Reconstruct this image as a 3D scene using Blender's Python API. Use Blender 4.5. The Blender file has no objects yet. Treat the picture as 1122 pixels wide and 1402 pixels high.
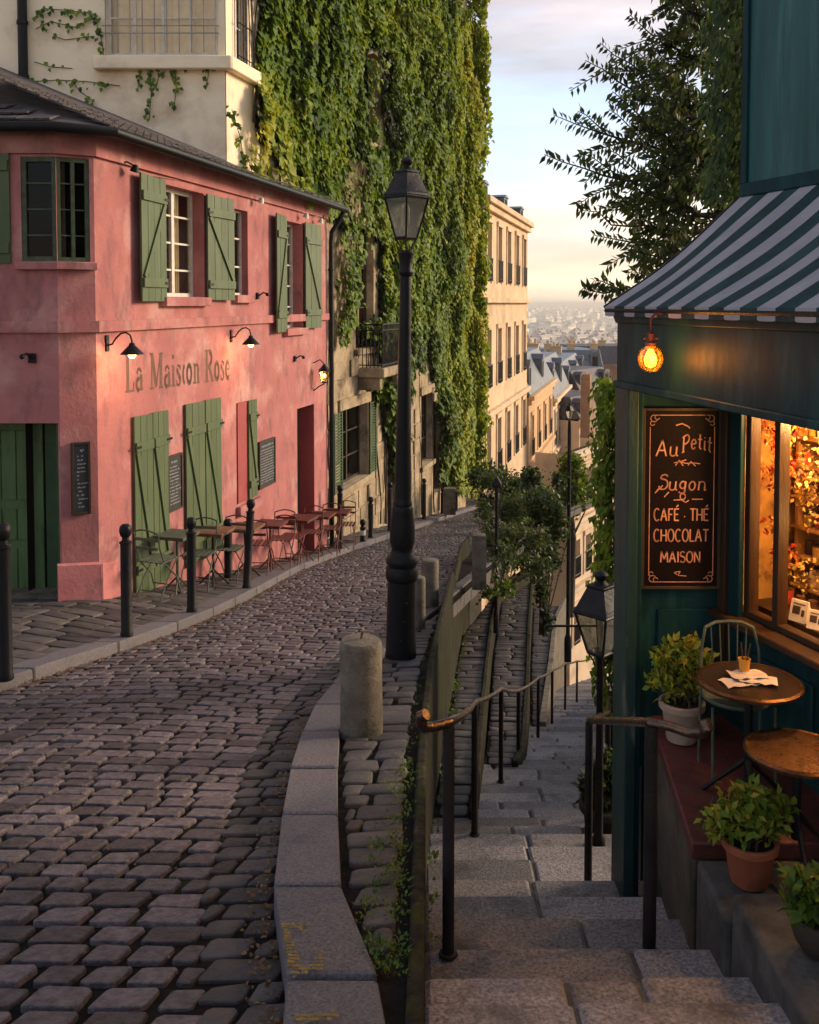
import bpy, math, random
import numpy as np
from mathutils import Vector, Matrix, noise
R = math.radians
random.seed(11); rng = np.random.default_rng(11)
SC = bpy.context.scene; COL = SC.collection
# ------------------------------------------------------------------ camera
F, PITCH, PW, PH, HOR = 1300.0, R(2.5), 1122.0, 1402.0, 415.0
SH = math.tan(PITCH) * F - (PH / 2 - HOR)            # lens shift in photo pixels
cam = bpy.data.cameras.new('camera'); camo = bpy.data.objects.new('camera', cam); COL.objects.link(camo)
cam.sensor_fit = 'VERTICAL'; cam.sensor_height = 36; cam.lens = 36 * F / PH
cam.shift_y = SH / PH; cam.clip_start = 0.05; cam.clip_end = 20000
camo.location = (0, 0, 0); camo.rotation_euler = (R(90) - PITCH, 0, 0)
SC.camera = camo
SC.render.resolution_x, SC.render.resolution_y = 819, 1024
# ------------------------------------------------------------------ light
SUN_EL, SUN_AZ = R(17), R(68)                        # azimuth clockwise from +Y (the view direction)
w = bpy.data.worlds.new('World'); SC.world = w; w.use_nodes = True
nt = w.node_tree; N = nt.nodes; Lk = nt.links; N.clear()
def nd(t, **k):
    n = N.new(t)
    for a, b in k.items(): setattr(n, a, b)
    return n
out = nd('ShaderNodeOutputWorld'); bg = nd('ShaderNodeBackground'); bg.inputs[1].default_value = 0.15
sky = nd('ShaderNodeTexSky', sky_type='NISHITA', sun_disc=False, sun_elevation=SUN_EL, sun_rotation=SUN_AZ)
sky.air_density = 1.0; sky.dust_density = 2.2; sky.ozone_density = 2.0
tc = nd('ShaderNodeTexCoord'); sp = nd('ShaderNodeSeparateXYZ'); Lk.new(tc.outputs['Generated'], sp.inputs[0])
mp = nd('ShaderNodeMapping'); mp.inputs['Scale'].default_value = (1.0, 1.0, 5.5); mp.inputs['Location'].default_value = (1.7, 0.2, 0.35)
Lk.new(tc.outputs['Generated'], mp.inputs[0])
n1 = nd('ShaderNodeTexNoise'); n1.inputs['Scale'].default_value = 1.6; n1.inputs['Detail'].default_value = 7; n1.inputs['Roughness'].default_value = .52
n1.inputs['Distortion'].default_value = .35
Lk.new(mp.outputs[0], n1.inputs['Vector'])
cr = nd('ShaderNodeValToRGB'); cr.color_ramp.elements[0].position = .33; cr.color_ramp.elements[1].position = .53
Lk.new(n1.outputs['Fac'], cr.inputs[0])
# cloud colour: warm cream low in the sky, pinkish grey high up
ce = nd('ShaderNodeValToRGB'); el = ce.color_ramp.elements
el[0].position = 0.0; el[0].color = (6.6, 4.9, 3.2, 1)
el[1].position = .42; el[1].color = (2.3, 2.4, 2.8, 1)
for p_, c_ in ((.06, (6.4, 5.1, 3.7, 1)), (.13, (5.9, 5.5, 5.0, 1)), (.20, (3.7, 4.0, 4.6, 1)), (.29, (4.1, 3.6, 3.6, 1))):
    e = el.new(p_); e.color = c_
Lk.new(sp.outputs['Z'], ce.inputs[0])
n2 = nd('ShaderNodeTexNoise'); n2.inputs['Scale'].default_value = 2.7; n2.inputs['Detail'].default_value = 8; n2.inputs['Roughness'].default_value = .55; Lk.new(mp.outputs[0], n2.inputs['Vector'])
r2 = nd('ShaderNodeMapRange'); r2.inputs[1].default_value = .3; r2.inputs[2].default_value = .7; r2.inputs[3].default_value = .52; r2.inputs[4].default_value = 1.15; Lk.new(n2.outputs['Fac'], r2.inputs[0])
cm = nd('ShaderNodeMix', data_type='RGBA', blend_type='MULTIPLY'); cm.inputs[0].default_value = 1; Lk.new(ce.outputs[0], cm.inputs['A']); Lk.new(r2.outputs[0], cm.inputs['B'])
mx = nd('ShaderNodeMix', data_type='RGBA')
lo = nd('ShaderNodeMapRange'); lo.inputs[1].default_value = .03; lo.inputs[2].default_value = .2; lo.inputs[3].default_value = .9; lo.inputs[4].default_value = 0
Lk.new(sp.outputs['Z'], lo.inputs[0])
mm = nd('ShaderNodeMath', operation='MAXIMUM'); Lk.new(cr.outputs[0], mm.inputs[0]); Lk.new(lo.outputs[0], mm.inputs[1])
m9 = nd('ShaderNodeMath', operation='MULTIPLY'); m9.inputs[1].default_value = .93; Lk.new(mm.outputs[0], m9.inputs[0])
blue = nd('ShaderNodeMix', data_type='RGBA', blend_type='ADD'); blue.inputs[0].default_value = 1
blue.inputs['B'].default_value = (.7, 1.15, 1.9, 1)
Lk.new(sky.outputs[0], blue.inputs['A'])
Lk.new(m9.outputs[0], mx.inputs[0]); Lk.new(blue.outputs['Result'], mx.inputs['A']); Lk.new(cm.outputs['Result'], mx.inputs['B'])
Lk.new(mx.outputs['Result'], bg.inputs[0]); Lk.new(bg.outputs[0], out.inputs[0])
sl = bpy.data.lights.new('sun', 'SUN'); sl.energy = 2.7; sl.angle = R(16); sl.color = (1.0, .78, .54)
so = bpy.data.objects.new('sun', sl); COL.objects.link(so); so.location = (20, 0, 30)
sd = Vector((math.sin(SUN_AZ) * math.cos(SUN_EL), math.cos(SUN_AZ) * math.cos(SUN_EL), math.sin(SUN_EL)))
so.rotation_euler = sd.to_track_quat('Z', 'Y').to_euler()
vs = SC.view_settings; vs.view_transform = 'Standard'; vs.look = 'None'; vs.gamma = 1; vs.exposure = 0.74; vs.use_curve_mapping = False
SC.cycles.max_bounces = 6; SC.cycles.volume_bounces = 0; SC.cycles.transparent_max_bounces = 12
# ------------------------------------------------------------------ measuring helpers
cp, sp_ = math.cos(PITCH), math.sin(PITCH)
def ray(px, py):
    u = (px - PW / 2) / F; v = (PH / 2 - py + SH) / F
    return Vector((u, cp + v * sp_, -sp_ + v * cp))
def at(px, py, Y):
    d = ray(px, py); return d * (Y / d.y)
def gz(Y): return -1.6 - .18 * Y if Y < 12 else -3.76 - .165 * (Y - 12)
def zs(Y):
    return -1.013 - .41 * Y if Y < 7 else -3.883 - .36 * (Y - 7)
def hitz(px, py, fn, lo=1.5, hi=80):
    """first point at which the line of sight meets a height profile z = fn(Y)"""
    d = ray(px, py); d = d / d.y
    a = lo
    for i in range(4000):
        b = a + .02
        if d.z * b < fn(b): break
        a = b
        if a > hi: break
    return Vector((d.x * a, a, d.z * a))
def ground(px, py, dz=0.): return hitz(px, py, lambda Y: gz(Y) + dz)
def interp(tab, y):
    ys = [t[0] for t in tab]; xs = [t[1] for t in tab]
    return float(np.interp(y, ys, xs)) if ys[0] <= y <= ys[-1] else (xs[0] + (y - ys[0]) * (xs[1] - xs[0]) / (ys[1] - ys[0]) if y < ys[0] else xs[-1] + (y - ys[-1]) * (xs[-1] - xs[-2]) / (ys[-1] - ys[-2]))
# ------------------------------------------------------------------ materials
MATS = {}
def mat(name, c1, c2=None, rough=.8, scale=4., bump=.3, bscale=None, metal=0., spec=.28, detail=6, c3=None, s3=1.2, t3=(.5, .62), stretch=None, rnd=0., coat=0., bdist=.02, coord='Object', c4=None, s4=3., t4=(.55, .7), st4=(3, 3, .35)):
    m = bpy.data.materials.new(name); m.use_nodes = True; t = m.node_tree; n = t.nodes; l = t.links
    b = n['Principled BSDF']; b.inputs['Roughness'].default_value = rough; b.inputs['Metallic'].default_value = metal
    b.inputs['Specular IOR Level'].default_value = spec; b.inputs['Coat Weight'].default_value = coat
    tc = n.new('ShaderNodeTexCoord'); vec = tc.outputs[coord]
    if stretch:
        mp = n.new('ShaderNodeMapping'); mp.inputs['Scale'].default_value = stretch; l.new(vec, mp.inputs[0]); vec = mp.outputs[0]
    if c2 is None: c2 = tuple(x * .7 for x in c1)
    nz = n.new('ShaderNodeTexNoise'); nz.inputs['Scale'].default_value = scale; nz.inputs['Detail'].default_value = detail; nz.inputs['Roughness'].default_value = .6
    l.new(vec, nz.inputs['Vector'])
    r = n.new('ShaderNodeValToRGB'); r.color_ramp.elements[0].position = .32; r.color_ramp.elements[1].position = .68
    r.color_ramp.elements[0].color = (*c2, 1); r.color_ramp.elements[1].color = (*c1, 1); l.new(nz.outputs['Fac'], r.inputs[0])
    col = r.outputs[0]
    if c3:
        n3 = n.new('ShaderNodeTexNoise'); n3.inputs['Scale'].default_value = s3; n3.inputs['Detail'].default_value = 8; n3.inputs['Roughness'].default_value = .65; l.new(vec, n3.inputs['Vector'])
        r3 = n.new('ShaderNodeValToRGB'); r3.color_ramp.elements[0].position = t3[0]; r3.color_ramp.elements[1].position = t3[1]; l.new(n3.outputs['Fac'], r3.inputs[0])
        mx = n.new('ShaderNodeMix'); mx.data_type = 'RGBA'; l.new(r3.outputs[0], mx.inputs[0]); l.new(col, mx.inputs['A']); mx.inputs['B'].default_value = (*c3, 1); col = mx.outputs['Result']
    if c4:
        m4 = n.new('ShaderNodeMapping'); m4.inputs['Scale'].default_value = st4; m4.inputs['Location'].default_value = (3.7, 1.1, 9.2); l.new(tc.outputs[coord], m4.inputs[0])
        n3 = n.new('ShaderNodeTexNoise'); n3.inputs['Scale'].default_value = s4; n3.inputs['Detail'].default_value = 8; n3.inputs['Roughness'].default_value = .7; l.new(m4.outputs[0], n3.inputs['Vector'])
        r3 = n.new('ShaderNodeValToRGB'); r3.color_ramp.elements[0].position = t4[0]; r3.color_ramp.elements[1].position = t4[1]; l.new(n3.outputs['Fac'], r3.inputs[0])
        mx = n.new('ShaderNodeMix'); mx.data_type = 'RGBA'; l.new(r3.outputs[0], mx.inputs[0]); l.new(col, mx.inputs['A']); mx.inputs['B'].default_value = (*c4, 1); col = mx.outputs['Result']
    if rnd:
        at_ = n.new('ShaderNodeAttribute'); at_.attribute_name = 'rnd'
        mr = n.new('ShaderNodeMapRange'); mr.inputs[3].default_value = 1 - rnd; mr.inputs[4].default_value = 1 + rnd; l.new(at_.outputs['Fac'], mr.inputs[0])
        mu = n.new('ShaderNodeMix'); mu.data_type = 'RGBA'; mu.blend_type = 'MULTIPLY'; mu.inputs[0].default_value = 1; l.new(col, mu.inputs['A']); l.new(mr.outputs[0], mu.inputs['B']); col = mu.outputs['Result']
    l.new(col, b.inputs['Base Color'])
    if bump:
        nb = n.new('ShaderNodeTexNoise'); nb.inputs['Scale'].default_value = bscale or scale * 6; nb.inputs['Detail'].default_value = 8; nb.inputs['Roughness'].default_value = .65; l.new(vec, nb.inputs['Vector'])
        bp = n.new('ShaderNodeBump'); bp.inputs['Strength'].default_value = bump; bp.inputs['Distance'].default_value = bdist; l.new(nb.outputs['Fac'], bp.inputs['Height']); l.new(bp.outputs[0], b.inputs['Normal'])
        rr = n.new('ShaderNodeMapRange'); rr.inputs[3].default_value = max(.03, rough - .15); rr.inputs[4].default_value = min(1, rough + .15); l.new(nb.outputs['Fac'], rr.inputs[0]); l.new(rr.outputs[0], b.inputs['Roughness'])
    MATS[name] = m; return m
def leafmat(name, cols, rough=.45, trans=.35):
    m = bpy.data.materials.new(name); m.use_nodes = True; t = m.node_tree; n = t.nodes; l = t.links
    b = n['Principled BSDF']; b.inputs['Roughness'].default_value = rough; b.inputs['Specular IOR Level'].default_value = .25
    a = n.new('ShaderNodeAttribute'); a.attribute_name = 'rnd'
    r = n.new('ShaderNodeValToRGB'); e = r.color_ramp.elements
    e[0].color = (*cols[0], 1); e[1].color = (*cols[-1], 1)
    for i, c in enumerate(cols[1:-1]): k = e.new((i + 1) / (len(cols) - 1)); k.color = (*c, 1)
    l.new(a.outputs['Fac'], r.inputs[0]); l.new(r.outputs[0], b.inputs['Base Color'])
    tr = n.new('ShaderNodeBsdfTranslucent'); hs = n.new('ShaderNodeHueSaturation'); hs.inputs['Value'].default_value = 1.6; hs.inputs['Hue'].default_value = .48; l.new(r.outputs[0], hs.inputs['Color']); l.new(hs.outputs[0], tr.inputs[0])
    mx = n.new('ShaderNodeMixShader'); mx.inputs[0].default_value = trans; l.new(b.outputs[0], mx.inputs[1]); l.new(tr.outputs[0], mx.inputs[2]); l.new(mx.outputs[0], n['Material Output'].inputs[0])
    MATS[name] = m; return m
def glassmat(name, tint=(1, 1, 1), refl=.12, rough=.03, fk=.55):
    m = bpy.data.materials.new(name); m.use_nodes = True; t = m.node_tree; n = t.nodes; l = t.links; n.remove(n['Principled BSDF'])
    tr = n.new('ShaderNodeBsdfTransparent'); tr.inputs[0].default_value = (*tint, 1); g = n.new('ShaderNodeBsdfGlossy'); g.inputs['Roughness'].default_value = rough
    lw = n.new('ShaderNodeLayerWeight'); lw.inputs[0].default_value = .35
    ma = n.new('ShaderNodeMath'); ma.operation = 'MULTIPLY_ADD'; ma.inputs[1].default_value = fk; ma.inputs[2].default_value = refl; l.new(lw.outputs['Fresnel'], ma.inputs[0])
    nz = n.new('ShaderNodeTexNoise'); nz.inputs['Scale'].default_value = 7; bp = n.new('ShaderNodeBump'); bp.inputs['Strength'].default_value = .12; bp.inputs['Distance'].default_value = .02
    l.new(nz.outputs['Fac'], bp.inputs['Height']); l.new(bp.outputs[0], g.inputs['Normal'])
    mx = n.new('ShaderNodeMixShader'); l.new(ma.outputs[0], mx.inputs[0]); l.new(tr.outputs[0], mx.inputs[1]); l.new(g.outputs[0], mx.inputs[2]); l.new(mx.outputs[0], n['Material Output'].inputs[0])
    MATS[name] = m; return m
def emit(name, col, s):
    m = bpy.data.materials.new(name); m.use_nodes = True; b = m.node_tree.nodes['Principled BSDF']
    b.inputs['Base Color'].default_value = (*col, 1); b.inputs['Emission Color'].default_value = (*col, 1); b.inputs['Emission Strength'].default_value = s; b.inputs['Roughness'].default_value = .3
    MATS[name] = m; return m
# ------------------------------------------------------------------ mesh helpers
class MB:
    def __init__(s): s.v = []; s.f = []; s.r = None
    def quad(s, a, b, c, d):
        i = len(s.v); s.v += [tuple(a), tuple(b), tuple(c), tuple(d)]; s.f.append((i, i + 1, i + 2, i + 3)); return s
    def poly(s, pts):
        i = len(s.v); s.v += [tuple(p) for p in pts]; s.f.append(tuple(range(i, i + len(pts)))); return s
    def hexa(s, p):            # 8 points: bottom ring of 4, top ring of 4
        i = len(s.v); s.v += [tuple(q) for q in p]
        for f in ((3, 2, 1, 0), (4, 5, 6, 7), (0, 1, 5, 4), (1, 2, 6, 5), (2, 3, 7, 6), (3, 0, 4, 7)): s.f.append(tuple(i + k for k in f))
        return s
    def box(s, x0, x1, y0, y1, z0, z1):
        return s.hexa([(x0, y0, z0), (x1, y0, z0), (x1, y1, z0), (x0, y1, z0), (x0, y0, z1), (x1, y0, z1), (x1, y1, z1), (x0, y1, z1)])
    def fbox(s, fr, s0, s1, n0, n1, z0, z1):
        P = fr.P; return s.hexa([P(s0, n0, z0), P(s1, n0, z0), P(s1, n1, z0), P(s0, n1, z0), P(s0, n0, z1), P(s1, n0, z1), P(s1, n1, z1), P(s0, n1, z1)])
    def prism(s, bot, top):
        i = len(s.v); n = len(bot); s.v += [tuple(p) for p in bot] + [tuple(p) for p in top]
        s.f.append(tuple(i + k for k in reversed(range(n)))); s.f.append(tuple(i + n + k for k in range(n)))
        for k in range(n): s.f.append((i + k, i + (k + 1) % n, i + n + (k + 1) % n, i + n + k))
        return s
    def tube(s, pts, r, n=8, cap=True, flat=1.):
        pts = [Vector(p) for p in pts]; m = len(pts); rr = r if hasattr(r, '__len__') else [r] * m
        i0 = len(s.v); up = None
        for k, p in enumerate(pts):
            t = (pts[min(k + 1, m - 1)] - pts[max(k - 1, 0)]).normalized()
            if up is None: up = Vector((0, 0, 1)) if abs(t.z) < .95 else Vector((1, 0, 0))
            a = t.cross(up).normalized(); b = a.cross(t).normalized(); up = b
            for j in range(n):
                q = 2 * math.pi * j / n; s.v.append(tuple(p + a * math.cos(q) * rr[k] + b * math.sin(q) * rr[k] * flat))
        for k in range(m - 1):
            for j in range(n):
                a_ = i0 + k * n + j; b_ = i0 + k * n + (j + 1) % n; s.f.append((a_, b_, b_ + n, a_ + n))
        if cap: s.f.append(tuple(i0 + j for j in reversed(range(n)))); s.f.append(tuple(i0 + (m - 1) * n + j for j in range(n)))
        return s
    def lathe(s, prof, c=(0, 0, 0), n=20, ax=None, rot=0, cap=True):
        i0 = len(s.v); c = Vector(c); ax = Vector(ax or (0, 0, 1)).normalized()
        a = ax.orthogonal().normalized() if ax.z < .99 else Vector((1, 0, 0)); b = ax.cross(a)
        for r, z in prof:
            for j in range(n):
                q = 2 * math.pi * j / n + rot; s.v.append(tuple(c + ax * z + (a * math.cos(q) + b * math.sin(q)) * r))
        for k in range(len(prof) - 1):
            for j in range(n):
                a_ = i0 + k * n + j; b_ = i0 + k * n + (j + 1) % n; s.f.append((a_, b_, b_ + n, a_ + n))
        if not cap: return s
        if prof[0][0] > 1e-4: s.f.append(tuple(i0 + j for j in reversed(range(n))))
        if prof[-1][0] > 1e-4: s.f.append(tuple(i0 + (len(prof) - 1) * n + j for j in range(n)))
        return s
    def ball(s, c, r, n=12, m=8, sq=1.):
        return s.lathe([(r * math.sin(math.pi * k / m) + 1e-5, -r * sq * math.cos(math.pi * k / m)) for k in range(m + 1)], c, n)
def mkmesh(name, v, f, attr=None, smooth=True, ang=38):
    me = bpy.data.meshes.new(name)
    if isinstance(f, np.ndarray):
        nf, k = f.shape; me.vertices.add(len(v)); me.vertices.foreach_set('co', np.asarray(v, dtype=np.float32).ravel())
        me.loops.add(nf * k); me.loops.foreach_set('vertex_index', f.astype(np.int32).ravel())
        me.polygons.add(nf); me.polygons.foreach_set('loop_start', (np.arange(nf) * k).astype(np.int32))
        me.update(calc_edges=True); me.validate()
    else:
        me.from_pydata(v, [], f); me.update()
    if attr is not None:
        a = me.attributes.new('rnd', 'FLOAT', 'POINT'); a.data.foreach_set('value', np.asarray(attr, dtype=np.float32))
    if smooth:
        me.polygons.foreach_set('use_smooth', [True] * len(me.polygons))
        try: me.set_sharp_from_angle(angle=R(ang))
        except Exception: pass
    return me
def props(o, label=None, cat=None, group=None, kind=None):
    if label: o['label'] = label
    if cat: o['category'] = cat
    if group: o['group'] = group
    if kind: o['kind'] = kind
    return o
def thing(name, label, cat, loc=(0, 0, 0), rotz=0., group=None):
    o = bpy.data.objects.new(name, None); COL.objects.link(o); o.location = loc; o.rotation_euler = (0, 0, rotz); o.empty_display_size = .1
    return props(o, label, cat, group)
def root_mx(p):
    while p.parent: p = p.parent
    return Matrix.Translation(p.location) @ p.rotation_euler.to_matrix().to_4x4()
def part(name, mb, m, parent, world=True, label=None, bevel=0., smooth=True, kind=None, mi=None):
    v = mb.v
    if world:
        inv = root_mx(parent).inverted(); v = [tuple(inv @ Vector(p)) for p in v]
    o = bpy.data.objects.new(name, mkmesh(name, v, mb.f, smooth=smooth)); COL.objects.link(o); o.parent = parent
    for q in (m if isinstance(m, list) else [m]): o.data.materials.append(q)
    if mi is not None: o.data.polygons.foreach_set('material_index', mi)
    if bevel: bv = o.modifiers.new('bevel', 'BEVEL'); bv.width = bevel; bv.segments = 2; bv.limit_method = 'ANGLE'
    if label: o['label'] = label
    if kind: o['kind'] = kind
    return o
def solo(name, mb, m, label=None, cat=None, group=None, kind=None, loc=None, bevel=0., smooth=True, attr=None, ang=38):
    v = mb.v; l = Vector(loc) if loc is not None else Vector((0, 0, 0))
    v = [tuple(Vector(p) - l) for p in v] if loc is not None else v
    o = bpy.data.objects.new(name, mkmesh(name, v, mb.f, attr=attr, smooth=smooth, ang=ang)); COL.objects.link(o); o.location = l
    if m: o.data.materials.append(m)
    if bevel: bv = o.modifiers.new('bevel', 'BEVEL'); bv.width = bevel; bv.segments = 2; bv.limit_method = 'ANGLE'
    return props(o, label, cat, group, kind)
def raw(name, v, f, m, attr=None, parent=None, smooth=False, loc=None, **k):
    v = np.asarray(v, dtype=np.float64)
    if parent is not None and not k.pop('local', False):
        inv = np.array(root_mx(parent).inverted()); v = v @ inv[:3, :3].T + inv[:3, 3]
    if loc is not None: v = v - np.array(loc)
    o = bpy.data.objects.new(name, mkmesh(name, v, f, attr=attr, smooth=smooth)); COL.objects.link(o); o.data.materials.append(m)
    if loc is not None: o.location = loc
    if parent is not None: o.parent = parent
    return props(o, **k)
def dup(r, loc, rotz=0., label=None, group=None, scale=None):
    c = r.copy(); COL.objects.link(c); c.location = loc; c.rotation_euler = (0, 0, rotz)
    if scale: c.scale = scale
    if label: c['label'] = label
    if group: c['group'] = group
    for ch in list(r.children):
        d = ch.copy(); COL.objects.link(d); d.parent = c
        for g in list(ch.children):
            e = g.copy(); COL.objects.link(e); e.parent = d
    return c
class Fr:
    """a vertical plane: s along it, n out of it, z up"""
    def __init__(s, o, d, flip=False):
        s.o = Vector((o[0], o[1], 0)); s.d = Vector((d[0], d[1], 0)).normalized(); s.n = Vector((s.d.y, -s.d.x, 0)) * (-1 if flip else 1)
    def P(s, a, n, z): return s.o + s.d * a + s.n * n + Vector((0, 0, z))
    def hit(s, px, py, n=0.):
        d = ray(px, py); o = s.o + s.n * n; t = o.dot(s.n) / d.dot(s.n); p = d * t
        return (p - o).dot(s.d), p.z
    def rect(s, x0, y0, x1, y1, n=0.):
        a, z1 = s.hit(x0, y0, n); b, z0 = s.hit(x1, y1, n); return (min(a, b), max(a, b), min(z0, z1), max(z0, z1))
def wall_open(fr, s0, s1, z0, z1, ops, mb=None, n=0., dep=.2):
    mb = mb or MB(); S = sorted({s0, s1, *[o[0] for o in ops], *[o[1] for o in ops]}); Z = sorted({z0, z1, *[o[2] for o in ops], *[o[3] for o in ops]})
    S = [x for x in S if s0 <= x <= s1]; Z = [x for x in Z if z0 <= x <= z1]
    for i in range(len(S) - 1):
        for j in range(len(Z) - 1):
            cs, cz = (S[i] + S[i + 1]) / 2, (Z[j] + Z[j + 1]) / 2
            if any(o[0] < cs < o[1] and o[2] < cz < o[3] for o in ops): continue
            mb.quad(fr.P(S[i], n, Z[j]), fr.P(S[i + 1], n, Z[j]), fr.P(S[i + 1], n, Z[j + 1]), fr.P(S[i], n, Z[j + 1]))
    for o in ops:
        d = o[4] if len(o) > 4 else dep; a, b, c, e = o[:4]
        for q in (((a, c), (a, e)), ((b, e), (b, c)), ((a, e), (b, e)), ((b, c), (a, c))):
            mb.quad(fr.P(q[0][0], n, q[0][1]), fr.P(q[1][0], n, q[1][1]), fr.P(q[1][0], n - d, q[1][1]), fr.P(q[0][0], n - d, q[0][1]))
    return mb
# foliage: arrays of small folded leaves
def leaves(pos, dr, nr, L, W):
    pos = np.asarray(pos); n = len(pos); dr = np.asarray(dr, float); nr = np.asarray(nr, float)
    dr /= np.linalg.norm(dr, axis=1)[:, None] + 1e-9; sd_ = np.cross(dr, nr); sd_ /= np.linalg.norm(sd_, axis=1)[:, None] + 1e-9; up = np.cross(sd_, dr)
    L = np.broadcast_to(np.asarray(L, float), (n,))[:, None]; W = np.broadcast_to(np.asarray(W, float), (n,))[:, None]
    m = pos + dr * L * .45
    v = np.stack([pos, m + sd_ * W * .5 + up * W * .16, m, m - sd_ * W * .5 + up * W * .16, pos + dr * L - up * L * .12], 1).reshape(-1, 3)
    b = (np.arange(n) * 5)[:, None]
    f = np.concatenate([b + np.array([[0, 2, 1]]), b + np.array([[0, 3, 2]]), b + np.array([[1, 2, 4]]), b + np.array([[2, 3, 4]])], 0)
    return v, f
def rdir(n): 
    v = rng.normal(size=(n, 3)); return v / np.linalg.norm(v, axis=1)[:, None]
def rep(a, k=5): return np.repeat(np.clip(a, 0, 1), k)
# stones: every quad (4 corners in plan) becomes a block with worn edges
def stones(quads, zfn, gap=.01, h=.06, rag=.006, wob=.004, inset=.013, cut=.022, drop=.006, tint=None, flat=False):
    Q = np.array(quads, float); n = len(Q); c = Q.mean(1, keepdims=True); d = Q - c; ln = np.linalg.norm(d, axis=2, keepdims=True)
    Q = c + d * np.clip(1 - gap * 1.1 / ln, .3, 1) + rng.normal(0, rag, Q.shape)
    ring = []
    for i in range(4):
        p, q, r_ = Q[:, i], Q[:, (i + 1) % 4], Q[:, (i - 1) % 4]
        cu = cut * (0.6 + .8 * rng.random((n, 1))); a1 = r_ - p; a2 = q - p; l1 = np.linalg.norm(a1, axis=1)[:, None]; l2 = np.linalg.norm(a2, axis=1)[:, None]
        ring += [p + a1 / l1 * np.minimum(cu, l1 * .3), p + a2 / l2 * np.minimum(cu, l2 * .3)]
    ring = np.stack(ring, 1) ; cc = ring.mean(1, keepdims=True); dd = ring - cc; ll = np.linalg.norm(dd, axis=2, keepdims=True)
    r2 = cc + dd * np.clip(1 - inset / ll, .2, 1); r1 = cc + dd * np.clip(1 - inset * .3 / ll, .2, 1)
    hz = rng.normal(0, wob, (n, 1)); tilt = rng.normal(0, .009, (n, 1, 2)) * min(1, wob / .004)
    def Z(rg, off):
        if flat: z = np.array([zfn(a[0], a[1]) for a in cc[:, 0]])[:, None] + 0 * rg[:, :, 0]
        else: z = np.array([[zfn(q[0], q[1]) for q in a] for a in rg])
        return z + hz + ((rg - cc) * tilt).sum(2) + off
    V = np.concatenate([np.dstack([ring, Z(ring, -h)]), np.dstack([ring, Z(ring, -drop * 2)]), np.dstack([r1, Z(r1, -drop * .7)]), np.dstack([r2, Z(r2, 0) + rng.normal(0, wob * .3, (n, 8))])], 1)
    cen = np.dstack([cc, Z(cc, drop * .35)]); V = np.concatenate([V, cen], 1)      # 33 verts
    v = V.reshape(-1, 3); F_ = []
    for k in range(3):
        for j in range(8): F_.append((k * 8 + j, k * 8 + (j + 1) % 8, (k + 1) * 8 + (j + 1) % 8, (k + 1) * 8 + j))
    T = [(24 + j, 24 + (j + 1) % 8, 32) for j in range(8)]
    b = (np.arange(n) * 33)[:, None, None]
    faces = [tuple(x) for x in (b + np.array(F_)[None]).reshape(-1, 4)] + [tuple(x) for x in (b + np.array(T)[None]).reshape(-1, 3)]
    rn = rng.random(n) if tint is None else tint
    return [tuple(x) for x in v], faces, np.repeat(rn, 33)
def stones_obj(name, quads, zfn, m, parent=None, kind=None, label=None, cat=None, group=None, ang=42, **k):
    v, f, a = stones(quads, zfn, **k)
    o = bpy.data.objects.new(name, mkmesh(name, v, f, attr=a, ang=ang)); COL.objects.link(o); o.data.materials.append(m)
    if parent is not None: o.parent = parent
    return props(o, label, cat, group, kind)
# ------------------------------------------------------------------ palette
pink = mat('pink_plaster', (.47, .172, .158), (.34, .115, .11), rough=.9, scale=1.3, bump=.4, bscale=22, c3=(.56, .30, .26), s3=1.1, t3=(.50, .70), c4=(.17, .085, .085), s4=2.6, t4=(.50, .76), st4=(1.6, 1.6, .7), detail=9)
pinkd = mat('pink_plinth', (.60, .22, .20), (.45, .15, .14), rough=.92, scale=2.4, bump=.4, bscale=20, c3=(.20, .10, .095), s3=2.2, t3=(.50, .66))
redm = mat('dark_red_paint', (.36, .07, .07), (.28, .05, .05), rough=.7, scale=3)
green = mat('green_paint', (.095, .128, .054), (.066, .092, .040), rough=.55, scale=5, bump=.35, bscale=18, stretch=(1, 1, .25), c3=(.07, .10, .045), s3=6, t3=(.58, .70))
greend = mat('dark_green_paint', (.05, .095, .035), (.03, .06, .025), rough=.6, scale=5, bump=.3, bscale=20)
white = mat('white_paint', (.72, .66, .56), (.55, .49, .40), rough=.5, scale=9, bump=.2)
cream = mat('cream_render', (.90, .74, .53), (.82, .65, .45), rough=.92, scale=1.1, bump=.3, bscale=18, c3=(.52, .37, .22), s3=.8, t3=(.55, .75))
stone = mat('rough_stone', (.46, .35, .22), (.25, .18, .11), rough=.95, scale=2.2, bump=.8, bscale=9, c3=(.12, .09, .055), s3=1.6, t3=(.52, .66), bdist=.05)
beige = mat('beige_render', (.70, .50, .31), (.55, .38, .23), rough=.9, scale=.9, bump=.25, bscale=12, c3=(.38, .27, .17), s3=.5, t3=(.55, .72))
beige2 = mat('pale_render', (.74, .56, .38), (.58, .42, .28), rough=.9, scale=.6, bump=.2, c3=(.4, .28, .18), s3=.4, t3=(.54, .7))
beige3 = mat('ochre_render', (.66, .42, .22), (.5, .32, .17), rough=.9, scale=.6, bump=.2)
brownw = mat('brown_render', (.32, .19, .12), (.22, .13, .09), rough=.9, scale=1.2, bump=.3)
zinc = mat('zinc_roof', (.16, .165, .18), (.09, .095, .11), rough=.45, scale=2, bump=.3, metal=.3)
slate = mat('old_tiles', (.12, .10, .10), (.05, .042, .045), rough=.6, scale=6, bump=.6, bscale=24, stretch=(1, 1, 1))
black = mat('black_iron', (.008, .008, .009), (.014, .012, .012), rough=.40, scale=12, bump=.25, bscale=60, spec=.16)
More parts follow.
